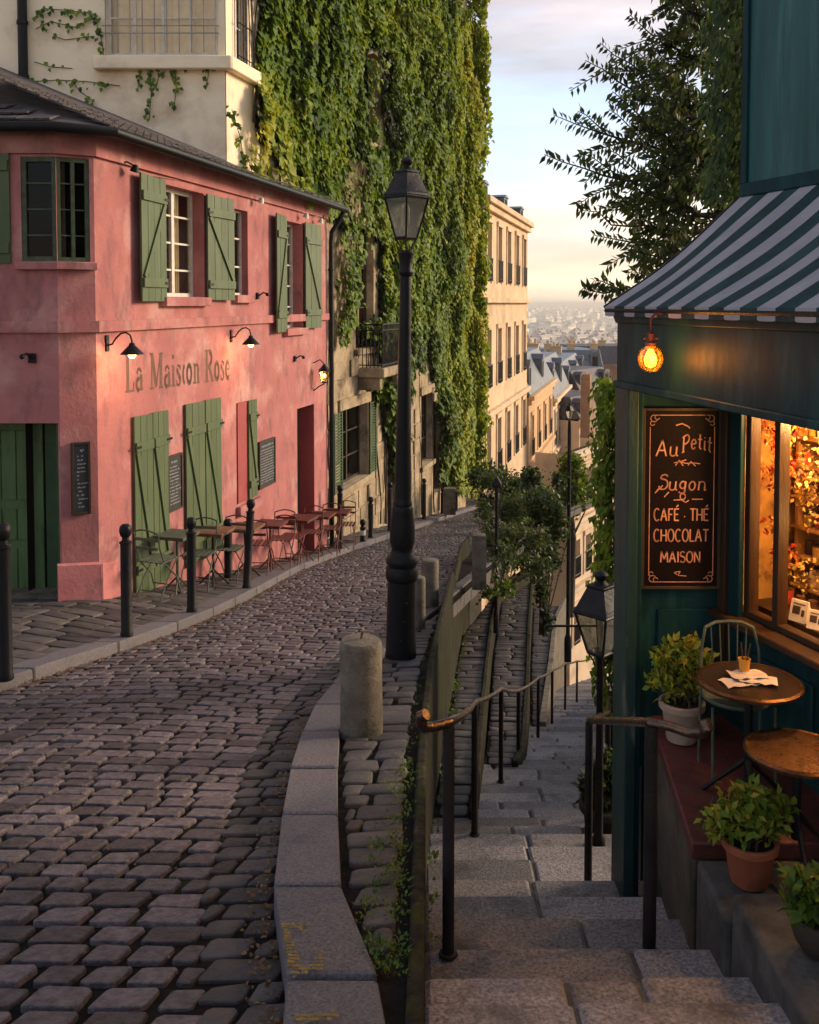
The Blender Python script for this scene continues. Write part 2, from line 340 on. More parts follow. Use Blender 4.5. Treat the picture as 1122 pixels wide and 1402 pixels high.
blackd = mat('black_paint_worn', (.010, .009, .010), (.026, .020, .018), rough=.45, spec=.16, scale=9, bump=.3, bscale=40)
rail = mat('worn_brass_iron', (.16, .10, .07), (.05, .035, .03), rough=.28, scale=8, bump=.2, metal=.85)
cobble = mat('cobble', (.145, .114, .119), (.044, .034, .037), rough=.44, scale=30, bump=.9, bscale=70, rnd=.55, spec=.42, bdist=.012)
cobb2 = mat('pavement_setts', (.095, .078, .073), (.048, .041, .039), rough=.62, scale=6, bump=.8, bscale=40, rnd=.35, bdist=.014, c3=(.06, .065, .03), s3=2.5, t3=(.6, .72))
mortar = mat('mortar_dirt', (.022, .018, .016), (.011, .009, .008), rough=.95, spec=.05, scale=14, bump=.6, c3=(.035, .042, .014), s3=3, t3=(.55, .68))
granite = mat('granite_kerb', (.19, .168, .172), (.070, .060, .064), rough=.72, scale=95, detail=9, bump=.6, bscale=140, rnd=.14, bdist=.008, c3=(.075, .066, .066), s3=2, t3=(.56, .72))
steps_m = mat('granite_steps', (.30, .26, .25), (.075, .064, .062), rough=.62, scale=75, detail=9, bump=.9, bscale=90, rnd=.46, bdist=.008, c3=(.060, .050, .046), s3=3.4, t3=(.52, .72))
mossw = mat('mossy_wall', (.046, .039, .029), (.013, .0115, .009), rough=.92, spec=.06, scale=9, bump=.9, bscale=30, stretch=(1.6, 1.6, .3), c3=(.045, .055, .010), s3=3.2, t3=(.52, .66), c4=(.10, .088, .066), s4=5, t4=(.56, .75), st4=(2, 2, .8))
conc = mat('old_concrete', (.21, .17, .125), (.10, .08, .058), rough=.92, scale=6, bump=.8, bscale=42, c3=(.05, .048, .028), s3=3.5, t3=(.5, .64), bdist=.015)
cheek = mat('cheek_stone', (.10, .088, .078), (.05, .043, .038), rough=.85, scale=8, bump=.5, bscale=45, c3=(.028, .025, .022), s3=2.5, t3=(.5, .66))
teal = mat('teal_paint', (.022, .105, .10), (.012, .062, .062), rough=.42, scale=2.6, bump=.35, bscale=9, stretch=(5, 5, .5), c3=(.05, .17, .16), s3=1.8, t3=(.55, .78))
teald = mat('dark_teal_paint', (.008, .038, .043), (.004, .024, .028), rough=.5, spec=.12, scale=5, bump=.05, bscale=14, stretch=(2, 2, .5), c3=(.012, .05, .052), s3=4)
pilast = mat('weathered_teal', (.018, .052, .045), (.010, .028, .024), rough=.5, scale=4, bump=.3, stretch=(3, 3, .6), c3=(.13, .12, .075), s3=2.4, t3=(.6, .68))
brownp = mat('brown_woodwork', (.050, .022, .010), (.026, .012, .006), rough=.45, scale=6, bump=.3, stretch=(4, 4, .4))
redfloor = mat('red_terrace', (.16, .040, .028), (.075, .022, .018), rough=.5, scale=6, bump=.4, bscale=30, c3=(.05, .03, .022), s3=4, t3=(.5, .64))
signm = mat('sign_maroon', (.010, .0035, .0035), (.006, .0025, .0025), spec=.1, rough=.5, scale=5, bump=.15)
signt = mat('sign_letters', (.62, .27, .15), (.42, .17, .10), rough=.6, scale=20, bump=0)
faded = mat('faded_lettering', (.125, .075, .052), (.19, .10, .07), rough=.9, scale=9, bump=.3)
slateb = mat('chalkboard', (.022, .024, .027), (.04, .04, .042), rough=.7, scale=7, bump=.1)
chalk = mat('chalk', (.55, .53, .50), (.35, .34, .33), rough=.9, scale=30, bump=0)
woodf = mat('dark_wood_frame', (.05, .028, .016), rough=.6)
terra = mat('terracotta', (.36, .105, .045), (.24, .065, .03), rough=.75, scale=6, bump=.35, c3=(.16, .10, .06), s3=3, t3=(.56, .7))
potw = mat('pale_glazed_pot', (.46, .33, .24), (.32, .22, .16), rough=.5, scale=5, bump=.2, c3=(.2, .12, .08), s3=3, t3=(.56, .7))
potd = mat('dark_pot', (.05, .035, .028), (.028, .02, .017), rough=.6, scale=6)
soil = mat('soil', (.025, .017, .011), rough=1, scale=20, bump=.8)
bark = mat('bark', (.075, .052, .035), (.035, .025, .018), rough=.95, scale=12, bump=.8)
rust = mat('red_rusty_metal', (.17, .042, .030), (.08, .026, .02), rough=.5, scale=12, bump=.3, metal=.2)
rustb = mat('brown_table_top', (.22, .10, .055), (.12, .055, .03), rough=.5, scale=8, bump=.25)
gmetal = mat('grey_green_metal', (.10, .115, .075), (.05, .055, .04), rough=.5, scale=12, bump=.3)
copper = mat('table_copper_rim', (.17, .085, .04), (.07, .032, .016), rough=.3, scale=8, metal=.8, bump=.15)
tabtop = mat('dark_table_top', (.035, .022, .016), (.02, .012, .01), rough=.18, scale=6, bump=.08)
paper = mat('paper', (.55, .47, .43), (.45, .36, .33), rough=.8, scale=12, bump=.2)
yellow = mat('yellow_road_paint', (.34, .21, .035), (.13, .10, .06), rough=.8, scale=30, bump=.2)
curtain = mat('curtain', (.92, .76, .52), (.74, .58, .38), rough=.9, scale=3, bump=.3)
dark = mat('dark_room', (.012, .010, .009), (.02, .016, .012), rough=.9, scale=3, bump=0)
glass = glassmat('window_glass', (.85, .88, .86), .10)
lglass = glassmat('lantern_glass', (.86, .84, .78), .40, .18)
ivy_m = leafmat('ivy_leaf', [(.020, .045, .006), (.06, .115, .008), (.12, .19, .010), (.21, .26, .012), (.38, .35, .02)], rough=.62, trans=.3)
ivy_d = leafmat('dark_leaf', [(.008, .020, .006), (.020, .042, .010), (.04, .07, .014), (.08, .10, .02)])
tree_m = leafmat('tree_leaf', [(.016, .028, .008), (.035, .055, .012), (.07, .10, .018), (.13, .09, .03)])
pot_m = leafmat('pot_leaf', [(.05, .10, .01), (.11, .18, .018), (.20, .24, .025), (.32, .25, .03)], rough=.6)
weed = leafmat('weed_leaf', [(.03, .06, .008), (.07, .12, .012), (.13, .17, .02)])
dead = leafmat('fallen_leaf', [(.06, .035, .015), (.16, .09, .03), (.26, .16, .06), (.3, .07, .03)])
# ================================================================== GROUND
S = 'structure'
# edges of the road (Y -> X)
LEFT = [(2.0, -4.13), (3.0, -3.88), (5.0, -3.40), (6.8, -2.96), (8.45, -2.52), (9.9, -2.22), (12.5, -1.96), (14.7, -1.75), (17.5, -1.22), (20.5, -.55), (23.5, .12), (29, 1.35), (35, 2.75), (46, 6.0)]
_r = [ground(x, y) for x, y in ((394, 1402), (372, 1232), (384, 1150), (400, 1060), (425, 992), (465, 941))]
RIGHT = [(1.5, -.28)] + [(p.y, p.x) for p in _r] + [(8.5, -.35), (10.1, .07), (12.5, .55), (14.8, 1.05), (19, 2.0), (25, 3.4), (33, 5.6), (46, 9.5)]
LE = lambda Y: interp(LEFT, Y)
RI = lambda Y: interp(RIGHT, Y)
def sheet(name, xa, xb, ys, zf, m, nx=8, **k):
    v, f = [], []
    for y in ys:
        a, b = xa(y), xb(y)
        for i in range(nx + 1): x = a + (b - a) * i / nx; v.append((x, y, zf(x, y)))
    for j in range(len(ys) - 1):
        for i in range(nx): q = j * (nx + 1) + i; f.append((q, q + 1, q + nx + 2, q + nx + 1))
    mb = MB(); mb.v = v; mb.f = f
    return solo(name, mb, m, kind=S, **k)
ys = list(np.arange(1.2, 46.1, .6))
sheet('road_bed', lambda y: LE(y) - .2, lambda y: RI(y) + .2, ys, lambda x, y: gz(y) - .010, mortar)
# setts laid in rows across the road, rows square to the road's own direction
def rows(xa, xb, y0, y1, dy, wd, tilt=lambda y: 0., jit=.03, grow=0.):
    Q = []; y = y0; 
    while y < y1:
        d = dy * (1 + rng.normal(0, .05)) * (1 + grow * max(0, y - 10)); a, b = xa(y), xb(y); x = a - rng.random() * wd * .7
        while x < b:
            w_ = wd * (.8 + .45 * rng.random()) * (1 + grow * .6 * max(0, y - 10)); x2 = x + w_
            if b - x2 < wd * .45: x2 = b + .001
            p, q = max(x, a), min(x2, b)
            if q - p > .045:
                tl = tilt(y); wv = lambda X: y + tl * (X - (a + b) / 2) + .016 * math.sin(X * 2.3 + y * .8)
                Q.append([(p, wv(p)), (q, wv(q)), (q + .21 * d * skew(y), wv(q) + d), (p + .21 * d * skew(y), wv(p) + d)])
            x = x2
        y += d
    return Q
skew = lambda y: 1.0
tl_ = lambda y: -.03 - .15 * min(1, max(0, (y - 4) / 6))
camber = lambda x, y: gz(y) + .03 * (1 - min(1, abs(2 * (x - (LE(y) + RI(y)) / 2) / (RI(y) - LE(y))))) 
Q = rows(LE, lambda y: RI(y) - .262, 1.7, 45, .128, .178, tl_, grow=.008)
stones_obj('road_cobbles', Q, camber, cobble, kind=S, gap=.018, rag=.0035, wob=.0025, inset=.006, cut=.011, drop=.0045, ang=24)
Q = rows(lambda y: RI(y) - .285, lambda y: RI(y) - .012, 1.7, 20, .13, .19, lambda y: .04, grow=.008)
stones_obj('gutter_setts', Q, lambda x, y: gz(y) + .004, cobb2, kind=S, gap=.013, rag=.006, wob=.003, inset=.008, cut=.013, drop=.005)
# left kerb and pavement
KW = .27
def kerb(name, e, side, wd, y0, y1, step, ht, m, h=.3):
    Q = []; y = y0
    while y < y1:
        d = step * (.8 + .4 * rng.random()); w0, w1 = wd(y) * side, wd(y + d) * side
        a, b, c, d_ = (e(y), y), (e(y) + w0, y), (e(y + d) + w1, y + d), (e(y + d), y + d)
        Q.append([a, b, c, d_] if side > 0 else [b, a, d_, c]); y += d
    stones_obj(name, Q, lambda x, yy: gz(yy) + ht, m, kind=S, gap=.008, rag=.0, wob=.002, inset=.014, cut=.012, drop=.011, h=h, ang=12)
kerb('left_kerb', LE, -1, lambda y: KW, 1.5, 45, .95, .10, granite)
def zp(x, y): return gz(y) + .10 + .13 * min(1, max(0, (LE(y) - KW - x) / 1.0))
sheet('left_pavement_bed', lambda y: LE(y) - 4.2, lambda y: LE(y) - KW + .01, ys, lambda x, y: zp(x, y) - .02, mortar, nx=14)
skew = lambda y: .8
Q = rows(lambda y: max(LE(y) - 3.6, -8), lambda y: LE(y) - KW - .005, 3.0, 42, .25, .34, lambda y: -.2, grow=.004)
stones_obj('left_pavement_stones', Q, zp, cobb2, kind=S, gap=.011, rag=.012, wob=.003, inset=.011, cut=.018, drop=.004)
# retaining wall beside the stairs
W1 = [(1.2, -.03)] + [(p.y, p.x) for p in [ground(x, y, .08) for x, y in ((555, 1402), (560, 1300), (565, 1170), (570, 1050), (577, 970), (586, 915), (613, 820), (629, 765))]] + [(22, 1.9), (30, 4.2), (46, 9.9)]
X1 = lambda Y: interp(W1, Y)
print('W1', [(round(a, 2), round(b, 2)) for a, b in W1]); print('RIGHT', [(round(a, 2), round(b, 2)) for a, b in RIGHT])
_k = [ground(x, y, .1) for x, y in ((548, 1402), (519, 1330), (490, 1270), (466, 1200), (463, 1060), (466, 1000))]
KI = [(1.5, _k[0].x + .03)] + [(p.y, p.x) for p in _k] + [(7.6, -.22)]
kin = lambda Y: interp(KI, Y) if Y < 7.6 else RI(Y) + .2
kerb('right_kerb', RI, 1, lambda y: max(.12, kin(y) - RI(y)), 1.5, 7.6, .62, .10, granite)
kerb('upper_right_kerb', RI, 1, lambda y: .14, 7.6, 40, .6, .055, cobb2)
zr = lambda x, y: gz(y) + (.085 if y < 7.6 else .05)
sheet('right_pavement_bed', lambda y: kin(y) - .02, lambda y: X1(y) + .01, list(np.arange(1.5, 44, .4)), lambda x, y: zr(x, y) - .022, mortar, nx=4)
skew = lambda y: .3
Q = rows(lambda y: kin(y) + .01, lambda y: X1(y) - .05, 1.9, 30, .165, .225, lambda y: .12, grow=.008)
stones_obj('right_pavement_setts', Q, zr, cobb2, kind=S, gap=.013, rag=.009, wob=.004, inset=.010, cut=.014, drop=.005)
# terraced strips that leave the stairs one after another (2, 3, 4) and their walls
def onstrip(Y0, px, py): return hitz(px, py, lambda Y: zs(Y0) - .2 * (Y - Y0))
def tab(Y0, pts, x0, extra): 
    t = [(p.y, p.x) for p in [onstrip(Y0, *q) for q in pts]]; return [(Y0, x0)] + t + extra
W2 = tab(6.9, ((656, 976), (670, 860), (683, 800)), .44, []); W2 += [(W2[-1][0] + 8, W2[-1][1] + 2.2)]
W3 = tab(9.9, ((713, 1022), (720, 925), (722, 860), (727, 800)), 1.08, []); W3 += [(W3[-1][0] + 8, W3[-1][1] + 1.6)]
W4 = tab(14.6, ((751, 905), (757, 850)), 2.02, []); W4 += [(W4[-1][0] + 6, W4[-1][1] + 1.3)]
print('W2', W2, 'W3', W3, 'W4', W4)
def wall_strip(name, tabl, y0, y1, ztop, zbot, th, m, label):
    mb = MB(); yy = list(np.arange(y0, y1, .45)) + [y1]; f = lambda Y: interp(tabl, Y)
    for a, b in zip(yy[:-1], yy[1:]):
        mb.hexa([(f(a), a, zbot(a)), (f(a) + th, a, zbot(a)), (f(b) + th, b, zbot(b)), (f(b), b, zbot(b)), (f(a), a, ztop(a)), (f(a) + th, a, ztop(a)), (f(b) + th, b, ztop(b)), (f(b), b, ztop(b))])
    # merge the segments into one skin
    import bmesh
    l = Vector((f(y0), y0, zbot(y0)))
    o = solo(name, mb, m, label, 'wall', loc=l, bevel=.012)
    bm = bmesh.new(); bm.from_mesh(o.data); bmesh.ops.remove_doubles(bm, verts=bm.verts, dist=.0005)
    seen = {}; kill = []
    for fc in bm.faces:
        key = tuple(sorted(v.index for v in fc.verts))
        if key in seen: kill += [fc, seen[key]]
        else: seen[key] = fc
    bmesh.ops.delete(bm, geom=list(set(kill)), context='FACES'); bm.to_mesh(o.data); bm.free(); return o
wob = lambda Y: .012 * math.sin(Y * 3.1) + .01 * math.sin(Y * 7.7)
wall_strip('retaining_wall', W1, 1.6, 17.2, lambda Y: gz(Y) + .10 + wob(Y) * .5 + (.05 + .20 * max(0, (Y - 7) / 5.2) if 7 < Y < 12.2 else (.04 + .22 * (Y - 12.2) / 5 if 12.2 <= Y < 17.3 else 0)), lambda Y: zs(Y) - .5, .05, mossw, 'mossy dark retaining wall between the sett pavement and the top of the stairs')
Z2 = lambda Y: zs(6.9) - .2 * (Y - 6.9); Z3 = lambda Y: zs(9.9) - .2 * (Y - 9.9); Z4 = lambda Y: zs(14.6) - .2 * (Y - 14.6)
wall_strip('terrace_wall', W2, 6.95, 30, lambda Y: Z2(Y) + .05 + wob(Y) * .5, lambda Y: zs(Y) - .4, .06, mossw, 'mossy wall holding the first paved ramp left of the stairs, behind the second rail post')
wall_strip('terrace_wall', W3, 9.95, 32, lambda Y: Z3(Y) + .05, lambda Y: zs(Y) - .4, .07, mossw, 'mossy wall holding the middle paved ramp left of the stairs')
wall_strip('terrace_wall', W4, 14.65, 32, lambda Y: Z4(Y) + .06, lambda Y: zs(Y) - .4, .12, conc, 'pale low wall holding the lowest ramp, nearest the narrow lower stairs')
def ramp(name, fa, fb, y0, y1, Z, wd):
    sheet(name + '_bed', fa, fb, list(np.arange(y0, y1, .5)), lambda x, y: Z(y) - .02, mortar, nx=4)
    Q = rows(lambda y: fa(y), lambda y: fb(y), y0 + .05, y1, .24, wd, lambda y: -.08, grow=.01)
    stones_obj(name + '_stones', Q, lambda x, y: Z(y), cobb2, kind=S, gap=.016, rag=.012, wob=.006, inset=.018, drop=.008)
skew = lambda y: .5
i2, i3, i4 = (lambda Y: interp(W2, Y)), (lambda Y: interp(W3, Y)), (lambda Y: interp(W4, Y))
ramp('first_ramp', lambda Y: X1(Y) + .06, lambda Y: i2(Y) + .01, 6.95, 28, Z2, .36)
ramp('middle_ramp', lambda Y: i2(Y) + .09, lambda Y: i3(Y) + .01, 9.95, 30, Z3, .42)
ramp('lowest_ramp', lambda Y: i3(Y) + .1, lambda Y: i4(Y) + .01, 14.65, 30, Z4, .42)
# ------------------------------------------------------------------ the stairs
noses = [1.9, 2.35, 2.86] + [hitz(700, y, lambda Y: zs(Y)).y for y in (1343, 1302, 1260, 1230, 1206, 1179, 1160, 1143)]
while noses[-1] < 34: noses.append(noses[-1] + (.38 if noses[-1] < 12 else .44))
RS = [(1.5, 1.35), (3.3, 1.30), (3.9, 1.25), (4.5, 1.35), (5.5, 1.55), (7, 1.95), (10.3, 2.35), (14.6, 3.3), (19.5, 4.6), (26, 6.8), (34, 9.6)]
XR = lambda Y: interp(RS, Y)
SL = [(1.5, -.05), (6.9, .02), (10, .4), (14.6, 1.3), (19.5, 2.6), (26, 4.3), (34, 6.8)]
Q, zz = [], []; zmap = {}
bedmb = MB()
for a, b in zip(noses[:-1], noses[1:]):
    xl, xr = max(X1(a) + .05, interp(SL, a)) if a < 6.9 else interp(SL, a), XR(a); n = 3 if rng.random() < .35 else 2
    cuts = sorted(xl + (xr - xl) * ((i + 1) / n + rng.normal(0, .06)) for i in range(n - 1)); cuts = [xl] + cuts + [xr]
    if b - a > .75: pass
    lean = rng.normal(0, .004)
    for p, q in zip(cuts[:-1], cuts[1:]): Q.append([(p, a + lean * p), (q, a + lean * q), (q, b + .03 + lean * q), (p, b + .03 + lean * p)])
    zb = zs(b)
    bedmb.hexa([(xl, a, zb - .6), (xr, a, zb - .6), (xr, b + .01, zb - .6), (xl, b + .01, zb - .6), (xl, a, zb - .012 + .04 * (b - a)), (xr, a, zb - .012 + .04 * (b - a)), (xr, b + .01, zb - .012), (xl, b + .01, zb - .012)])
NS = np.array(noses)
def ztread(x, y):
    i = int(np.clip(np.searchsorted(NS, y - .0) - 1, 0, len(NS) - 2)); return zs(NS[i + 1]) + .2 * (NS[i + 1] - y)
v, f, a = [], [], []
for q in Q:                                         # slabs one by one so that each keeps its own tread's plane
    ym = (q[0][1] + q[2][1]) / 2; i = int(np.clip(np.searchsorted(NS, ym) - 1, 0, len(NS) - 2)); zb, yb = zs(NS[i + 1]), NS[i + 1]
    vv, ff, aa = stones([q], lambda x, y: zb + .05 * (yb - y), gap=.003, rag=.003, wob=.0018, inset=.026, cut=.012, drop=.014, h=.20)
    o_ = len(v); v += vv; f += [tuple(k + o_ for k in t) for t in ff]; a += list(aa)
mb = MB(); mb.v, mb.f = v, f
solo('stone_stairs', mb, steps_m, kind=S, attr=a, ang=12)
solo('stairs_core', bedmb, cheek, kind=S)
def zst(Y):                                         # height of the tread surface
    i = int(np.clip(np.searchsorted(NS, Y) - 1, 0, len(NS) - 2)); return zs(NS[i + 1]) + .05 * (NS[i + 1] - Y)
# hillside and the plain of the city, one sheet to the horizon
T = [(-60, -4), (0, -4.2), (3, -4.8), (10, -7.4), (22, -12.5), (40, -21), (70, -34), (110, -45), (180, -56), (300, -62), (800, -66), (2500, -62), (5200, -42), (6400, -8), (7400, 14), (9000, -60)]
tx = [-6000, -2500, -900, -300, -100, -30, -9, 0, 9, 30, 60, 120, 300, 600, 900, 1300, 1900, 3000, 6000]
mb = MB()
def terr(x, y):
    z = interp(T, y)
    if y > 2500: z += 26 * noise.noise(Vector((x / 700, y / 1500, 0))) + (10 * noise.noise(Vector((x / 160, 3, 0))) if y > 5000 else 0)
    return z
ty = [t[0] for t in T]; ty = sorted(set(ty + [1200, 1800, 3200, 4000, 4600, 5600, 6000]))
tx = sorted(set(tx + list(range(400, 2600, 60))))
for y in ty:
    for x in tx: mb.v.append((x, y, terr(x, y)))
nx_ = len(tx)
for j in range(len(ty) - 1):
    for i in range(nx_ - 1): q = j * nx_ + i; mb.f.append((q, q + 1, q + nx_ + 1, q + nx_))
hill = mat('hillside', (.10, .10, .05), (.16, .13, .09), rough=1, scale=.02, bump=0, c3=(.05, .07, .03), s3=.05)
solo('ground', mb, hill, kind=S)
# ================================================================== PINK HOUSE
A_, B_ = Vector((-3.70, 10.0)), Vector((-3.37, 10.2)); dm = Vector((.2417, 1)).normalized()
MF = Fr(B_, dm); CF = Fr(A_, B_ - A_); LF = Fr(A_, (-1, 0), flip=True)
LM = (17.75 - 10.2) / dm.y; LC = (B_ - A_).length; LL = 5.2
pk = thing('pink_house', 'pink corner house with green shutters and faded painted name, beside the cobbled road', 'house', (-3.6, 10.1, -3.6))
ZT, ZB = 1.86, -5.4
up1 = MF.rect(222, 256, 280, 404); up2 = MF.rect(320, 289, 340, 400); up3 = MF.rect(389, 306, 415, 450)
up1 = (up1[0], up1[1], .08, 1.46); up2 = (up2[0], up2[1], .12, 1.36); up3 = (up3[0], up3[1], -.42, 1.36)
g1 = MF.rect(180, 576, 230, 800); g2 = MF.rect(251, 556, 301, 704); g3 = MF.rect(324, 552, 350, 680); dr = MF.rect(407, 560, 431, 700)
dr = (dr[0], dr[1], -4.75, dr[3])
wall = wall_open(MF, 0, LM, ZB, ZT, [(*up1, .2), (*up2, .14), (*up3, .22), (*dr, .35)])
by = LF.rect(28, 216, 75, 352); bw = (0., by[1], .44, 1.53); cw = CF.rect(76, 216, 124, 352); cw = (0., cw[1], .44, 1.53)
wall_open(CF, 0, LC, ZB, ZT, [(*cw, .06)], wall)
gd = LF.rect(0, 585, 75, 800); gdo = (0.02, 2.6, -4.2, -1.27)
wall_open(LF, 0, LL, ZB, ZT, [(*bw, .06), (*gdo, .62)], wall)
wall.quad(MF.P(LM, 0, ZB), MF.P(LM, -1.2, ZB), MF.P(LM, -1.2, ZT), MF.P(LM, 0, ZT))
wo = part('wall', wall, pink, pk)
# a dark space behind the openings
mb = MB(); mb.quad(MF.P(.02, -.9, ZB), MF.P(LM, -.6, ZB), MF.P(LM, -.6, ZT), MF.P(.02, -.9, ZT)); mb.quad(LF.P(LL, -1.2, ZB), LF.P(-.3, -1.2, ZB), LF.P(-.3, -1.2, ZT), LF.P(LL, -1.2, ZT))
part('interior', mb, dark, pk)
def band(name, z0, z1, n, m, par=pk, s1=LM):
    mb = MB(); o = .003
    def ring(z, n_):
        c = [LF.P(LL, n_, z)]
        a0 = LF.P(0, 0, z); na, nc, nm = LF.n, CF.n, MF.n
        def miter(p, u, v): b = (u + v).normalized(); return p + b * (n_ / max(.3, b.dot(u)))
        c.append(miter(LF.P(0, 0, z), na, nc)); c.append(miter(MF.P(0, 0, z), nc, nm)); c.append(MF.P(s1, n_, z)); return c
    i0, i1, o0, o1 = ring(z0, o), ring(z1, o), ring(z0, n), ring(z1, n)
    for k in range(3): mb.quad(o0[k], o0[k + 1], o1[k + 1], o1[k]); mb.quad(o1[k], o1[k + 1], i1[k + 1], i1[k]); mb.quad(i0[k], i0[k + 1], o0[k + 1], o0[k])
    return part(name, mb, m, par)
band('string_course', -.31, -.19, .055, pink); band('cornice', 1.56, 1.86, .045, pink)
# plinth follows the falling pavement
mb = MB()
def pl(fr, s0, s1, n, hgt):
    k = max(2, int((s1 - s0) / .6)); 
    for i in range(k):
        a, b = s0 + (s1 - s0) * i / k, s0 + (s1 - s0) * (i + 1) / k; pa, pb = fr.P(a, 0, 0), fr.P(b, 0, 0); za, zb_ = gz(pa.y) + .23 + hgt, gz(pb.y) + .23 + hgt
        mb.hexa([fr.P(a, .002, za - 1.5), fr.P(a, n, za - 1.5), fr.P(b, n, zb_ - 1.5), fr.P(b, .002, zb_ - 1.5), fr.P(a, .002, za), fr.P(a, n * .6, za - .02), fr.P(b, n * .6, zb_ - .02), fr.P(b, .002, zb_)])
pl(CF, -.05, LC + .03, .06, .40); pl(MF, -.02, .43, .06, .38)
part('plinth', mb, pinkd, pk)
# windows
def window(fr, o, root, dep, cols, rws, fm, fw=.05, mw=.022, curt=None, sill=None, pname='window', gl=None):
    s0, s1, z0, z1 = o[:4]; mb = MB(); n0, n1 = -dep - .03, -dep + .02
    mb.fbox(fr, s0, s0 + fw, n0, n1, z0, z1); mb.fbox(fr, s1 - fw, s1, n0, n1, z0, z1); mb.fbox(fr, s0 + fw, s1 - fw, n0, n1, z1 - fw, z1); mb.fbox(fr, s0 + fw, s1 - fw, n0, n1, z0, z0 + fw)
    for i in range(1, cols): c = s0 + (s1 - s0) * i / cols; m_ = mw * (1.6 if cols == 2 else 1); mb.fbox(fr, c - m_, c + m_, n0 + .005, n1 + .004, z0 + fw, z1 - fw)
    for j in range(1, rws): c = z0 + (z1 - z0) * j / rws; mb.fbox(fr, s0 + fw, s1 - fw, n0 + .01, n1 - .006, c - mw * .55, c + mw * .55)
    w_ = part(pname, mb, fm, root); g = MB(); g.quad(fr.P(s0 + .01, -dep - .012, z0 + .01), fr.P(s1 - .01, -dep - .012, z0 + .01), fr.P(s1 - .01, -dep - .012, z1 - .01), fr.P(s0 + .01, -dep - .012, z1 - .01)); part('pane', g, gl or glass, w_, smooth=False)
    if curt:
        for (a, b) in curt:
            c = MB(); k = 26; S0, S1 = s0 + (s1 - s0) * a, s0 + (s1 - s0) * b
            P_ = [(S0 + (S1 - S0) * i / k, -dep - .10 + .02 * math.sin(i * 1.9) + .01 * math.sin(i * .7)) for i in range(k + 1)]
            for i in range(k): c.quad(fr.P(*P_[i], z0), fr.P(*P_[i + 1], z0), fr.P(*P_[i + 1], z1), fr.P(*P_[i], z1))
            part('curtain', c, curtain, w_)
    if sill: m3 = MB(); m3.fbox(fr, s0 - .07, s1 + .05, -dep + .02, .09, z0 - .12, z0 - .004); part('sill', m3, sill, w_, bevel=.01)
    return w_
window(MF, up1, pk, .18, 2, 4, white, sill=pink, curt=[(.62, .85)]); window(MF, up2, pk, .12, 1, 3, white, fw=.03, sill=pink); window(MF, up3, pk, .2, 2, 5, white, sill=pink, curt=[(.1, .5)])
# corner bay window: frames of green timber on both faces
bglass = glassmat('bay_glass', (.5, .5, .48), .0, fk=.25)
dkfr = mat('bay_frame', (.075, .10, .05), (.03, .035, .02), rough=.5, scale=9)
window(LF, bw, pk, .03, 1, 4, dkfr, fw=.05, mw=.014, gl=bglass); window(CF, cw, pk, .03, 2, 4, dkfr, fw=.045, mw=.012, curt=[(.15, .35)], gl=bglass)
mb = MB(); mb.fbox(LF, -.03, bw[1] + .05, .003, .07, .35, .43); mb.fbox(CF, -.03, cw[1] + .06, .003, .07, .352, .432); part('bay_sill', mb, pink, pk, bevel=.008)
# shutters: boards, two ledges, a diagonal brace
def shutter(fr, s0, s1, z0, z1, n=.0, open_=0., nb=4, brace=1, m=green, name='shutter'):
    """hinged at s0 (open_>0 swings the free edge out)"""
    h = fr.P(s0, n, 0); d = fr.d * math.cos(open_) + fr.n * math.sin(open_); W = s1 - s0
    f2 = Fr((h.x, h.y), (d.x, d.y)); 
    if f2.n.dot(fr.n) < 0: f2.n = -f2.n
    mb = MB(); wb = W / nb; t = .028; a, b = (0, W) if W > 0 else (W, 0)
    for i in range(nb): p, q = a + (b - a) * i / nb, a + (b - a) * (i + 1) / nb; mb.fbox(f2, p + .003, q - .003, .002, t + .0015 * (i % 2), z0, z1 - .004 * ((i * 7) % 3))
    H = z1 - z0
    for zc in (z0 + H * .15, z1 - H * .17): mb.fbox(f2, a + .012, b - .012, t + .003, t + .026, zc - .055, zc + .055)
    p0, p1 = f2.P(a + .05, t + .004, z1 - H * .17 - .06), f2.P(b - .05, t + .004, z0 + H * .15 + .06)
    if brace < 0: p0, p1 = f2.P(b - .05, t + .004, z1 - H * .17 - .06), f2.P(a + .05, t + .004, z0 + H * .15 + .06)
    e = (p1 - p0).cross(f2.n).normalized() * .035; k = f2.n * .02
    mb.hexa([p0 - e, p0 + e, p0 + e + k, p0 - e + k, p1 - e, p1 + e, p1 + e + k, p1 - e + k])
    o = part(name, mb, m, pk, bevel=.003, smooth=False)
    for zc in (z0 + H * .15, z1 - H * .17): hg = MB(); hg.fbox(f2, *( (a - .03, a + .10) if W > 0 else (b - .10, b + .03)), t + .027, t + .034, zc - .014, zc + .014); part('hinge', hg, black, o)
    return o
r1 = MF.rect(182, 246, 222, 404); r2 = MF.rect(282, 273, 313, 408); r3 = MF.rect(370, 299, 388, 452); r4 = MF.rect(417, 311, 433, 450)
shutter(MF, up1[0] - .01, r1[0], .02, 1.50, n=.03, open_=-.07, brace=-1); shutter(MF, up1[1] + .01, r2[1], .04, 1.46, n=.03, open_=.06)
shutter(MF, up3[0] - .01, r3[0], -.47, 1.42, n=.03, open_=-.10, nb=3, brace=-1); shutter(MF, up3[1] + .01, r4[1], -.44, 1.40, n=.03, open_=.08, nb=3)
def pair(g, z0, z1, a0, a1):
    m_ = (g[0] + g[1]) / 2; shutter(MF, g[0], m_ - .006, z0, z1, n=.012, open_=a0, nb=3); shutter(MF, g[1], m_ + .006, z0, z1, n=.012, open_=a1, nb=3, brace=1)
pair(g1, -3.42, -1.31, .03, -.02); pair(g2, -3.42, -1.30, .02, -.03)
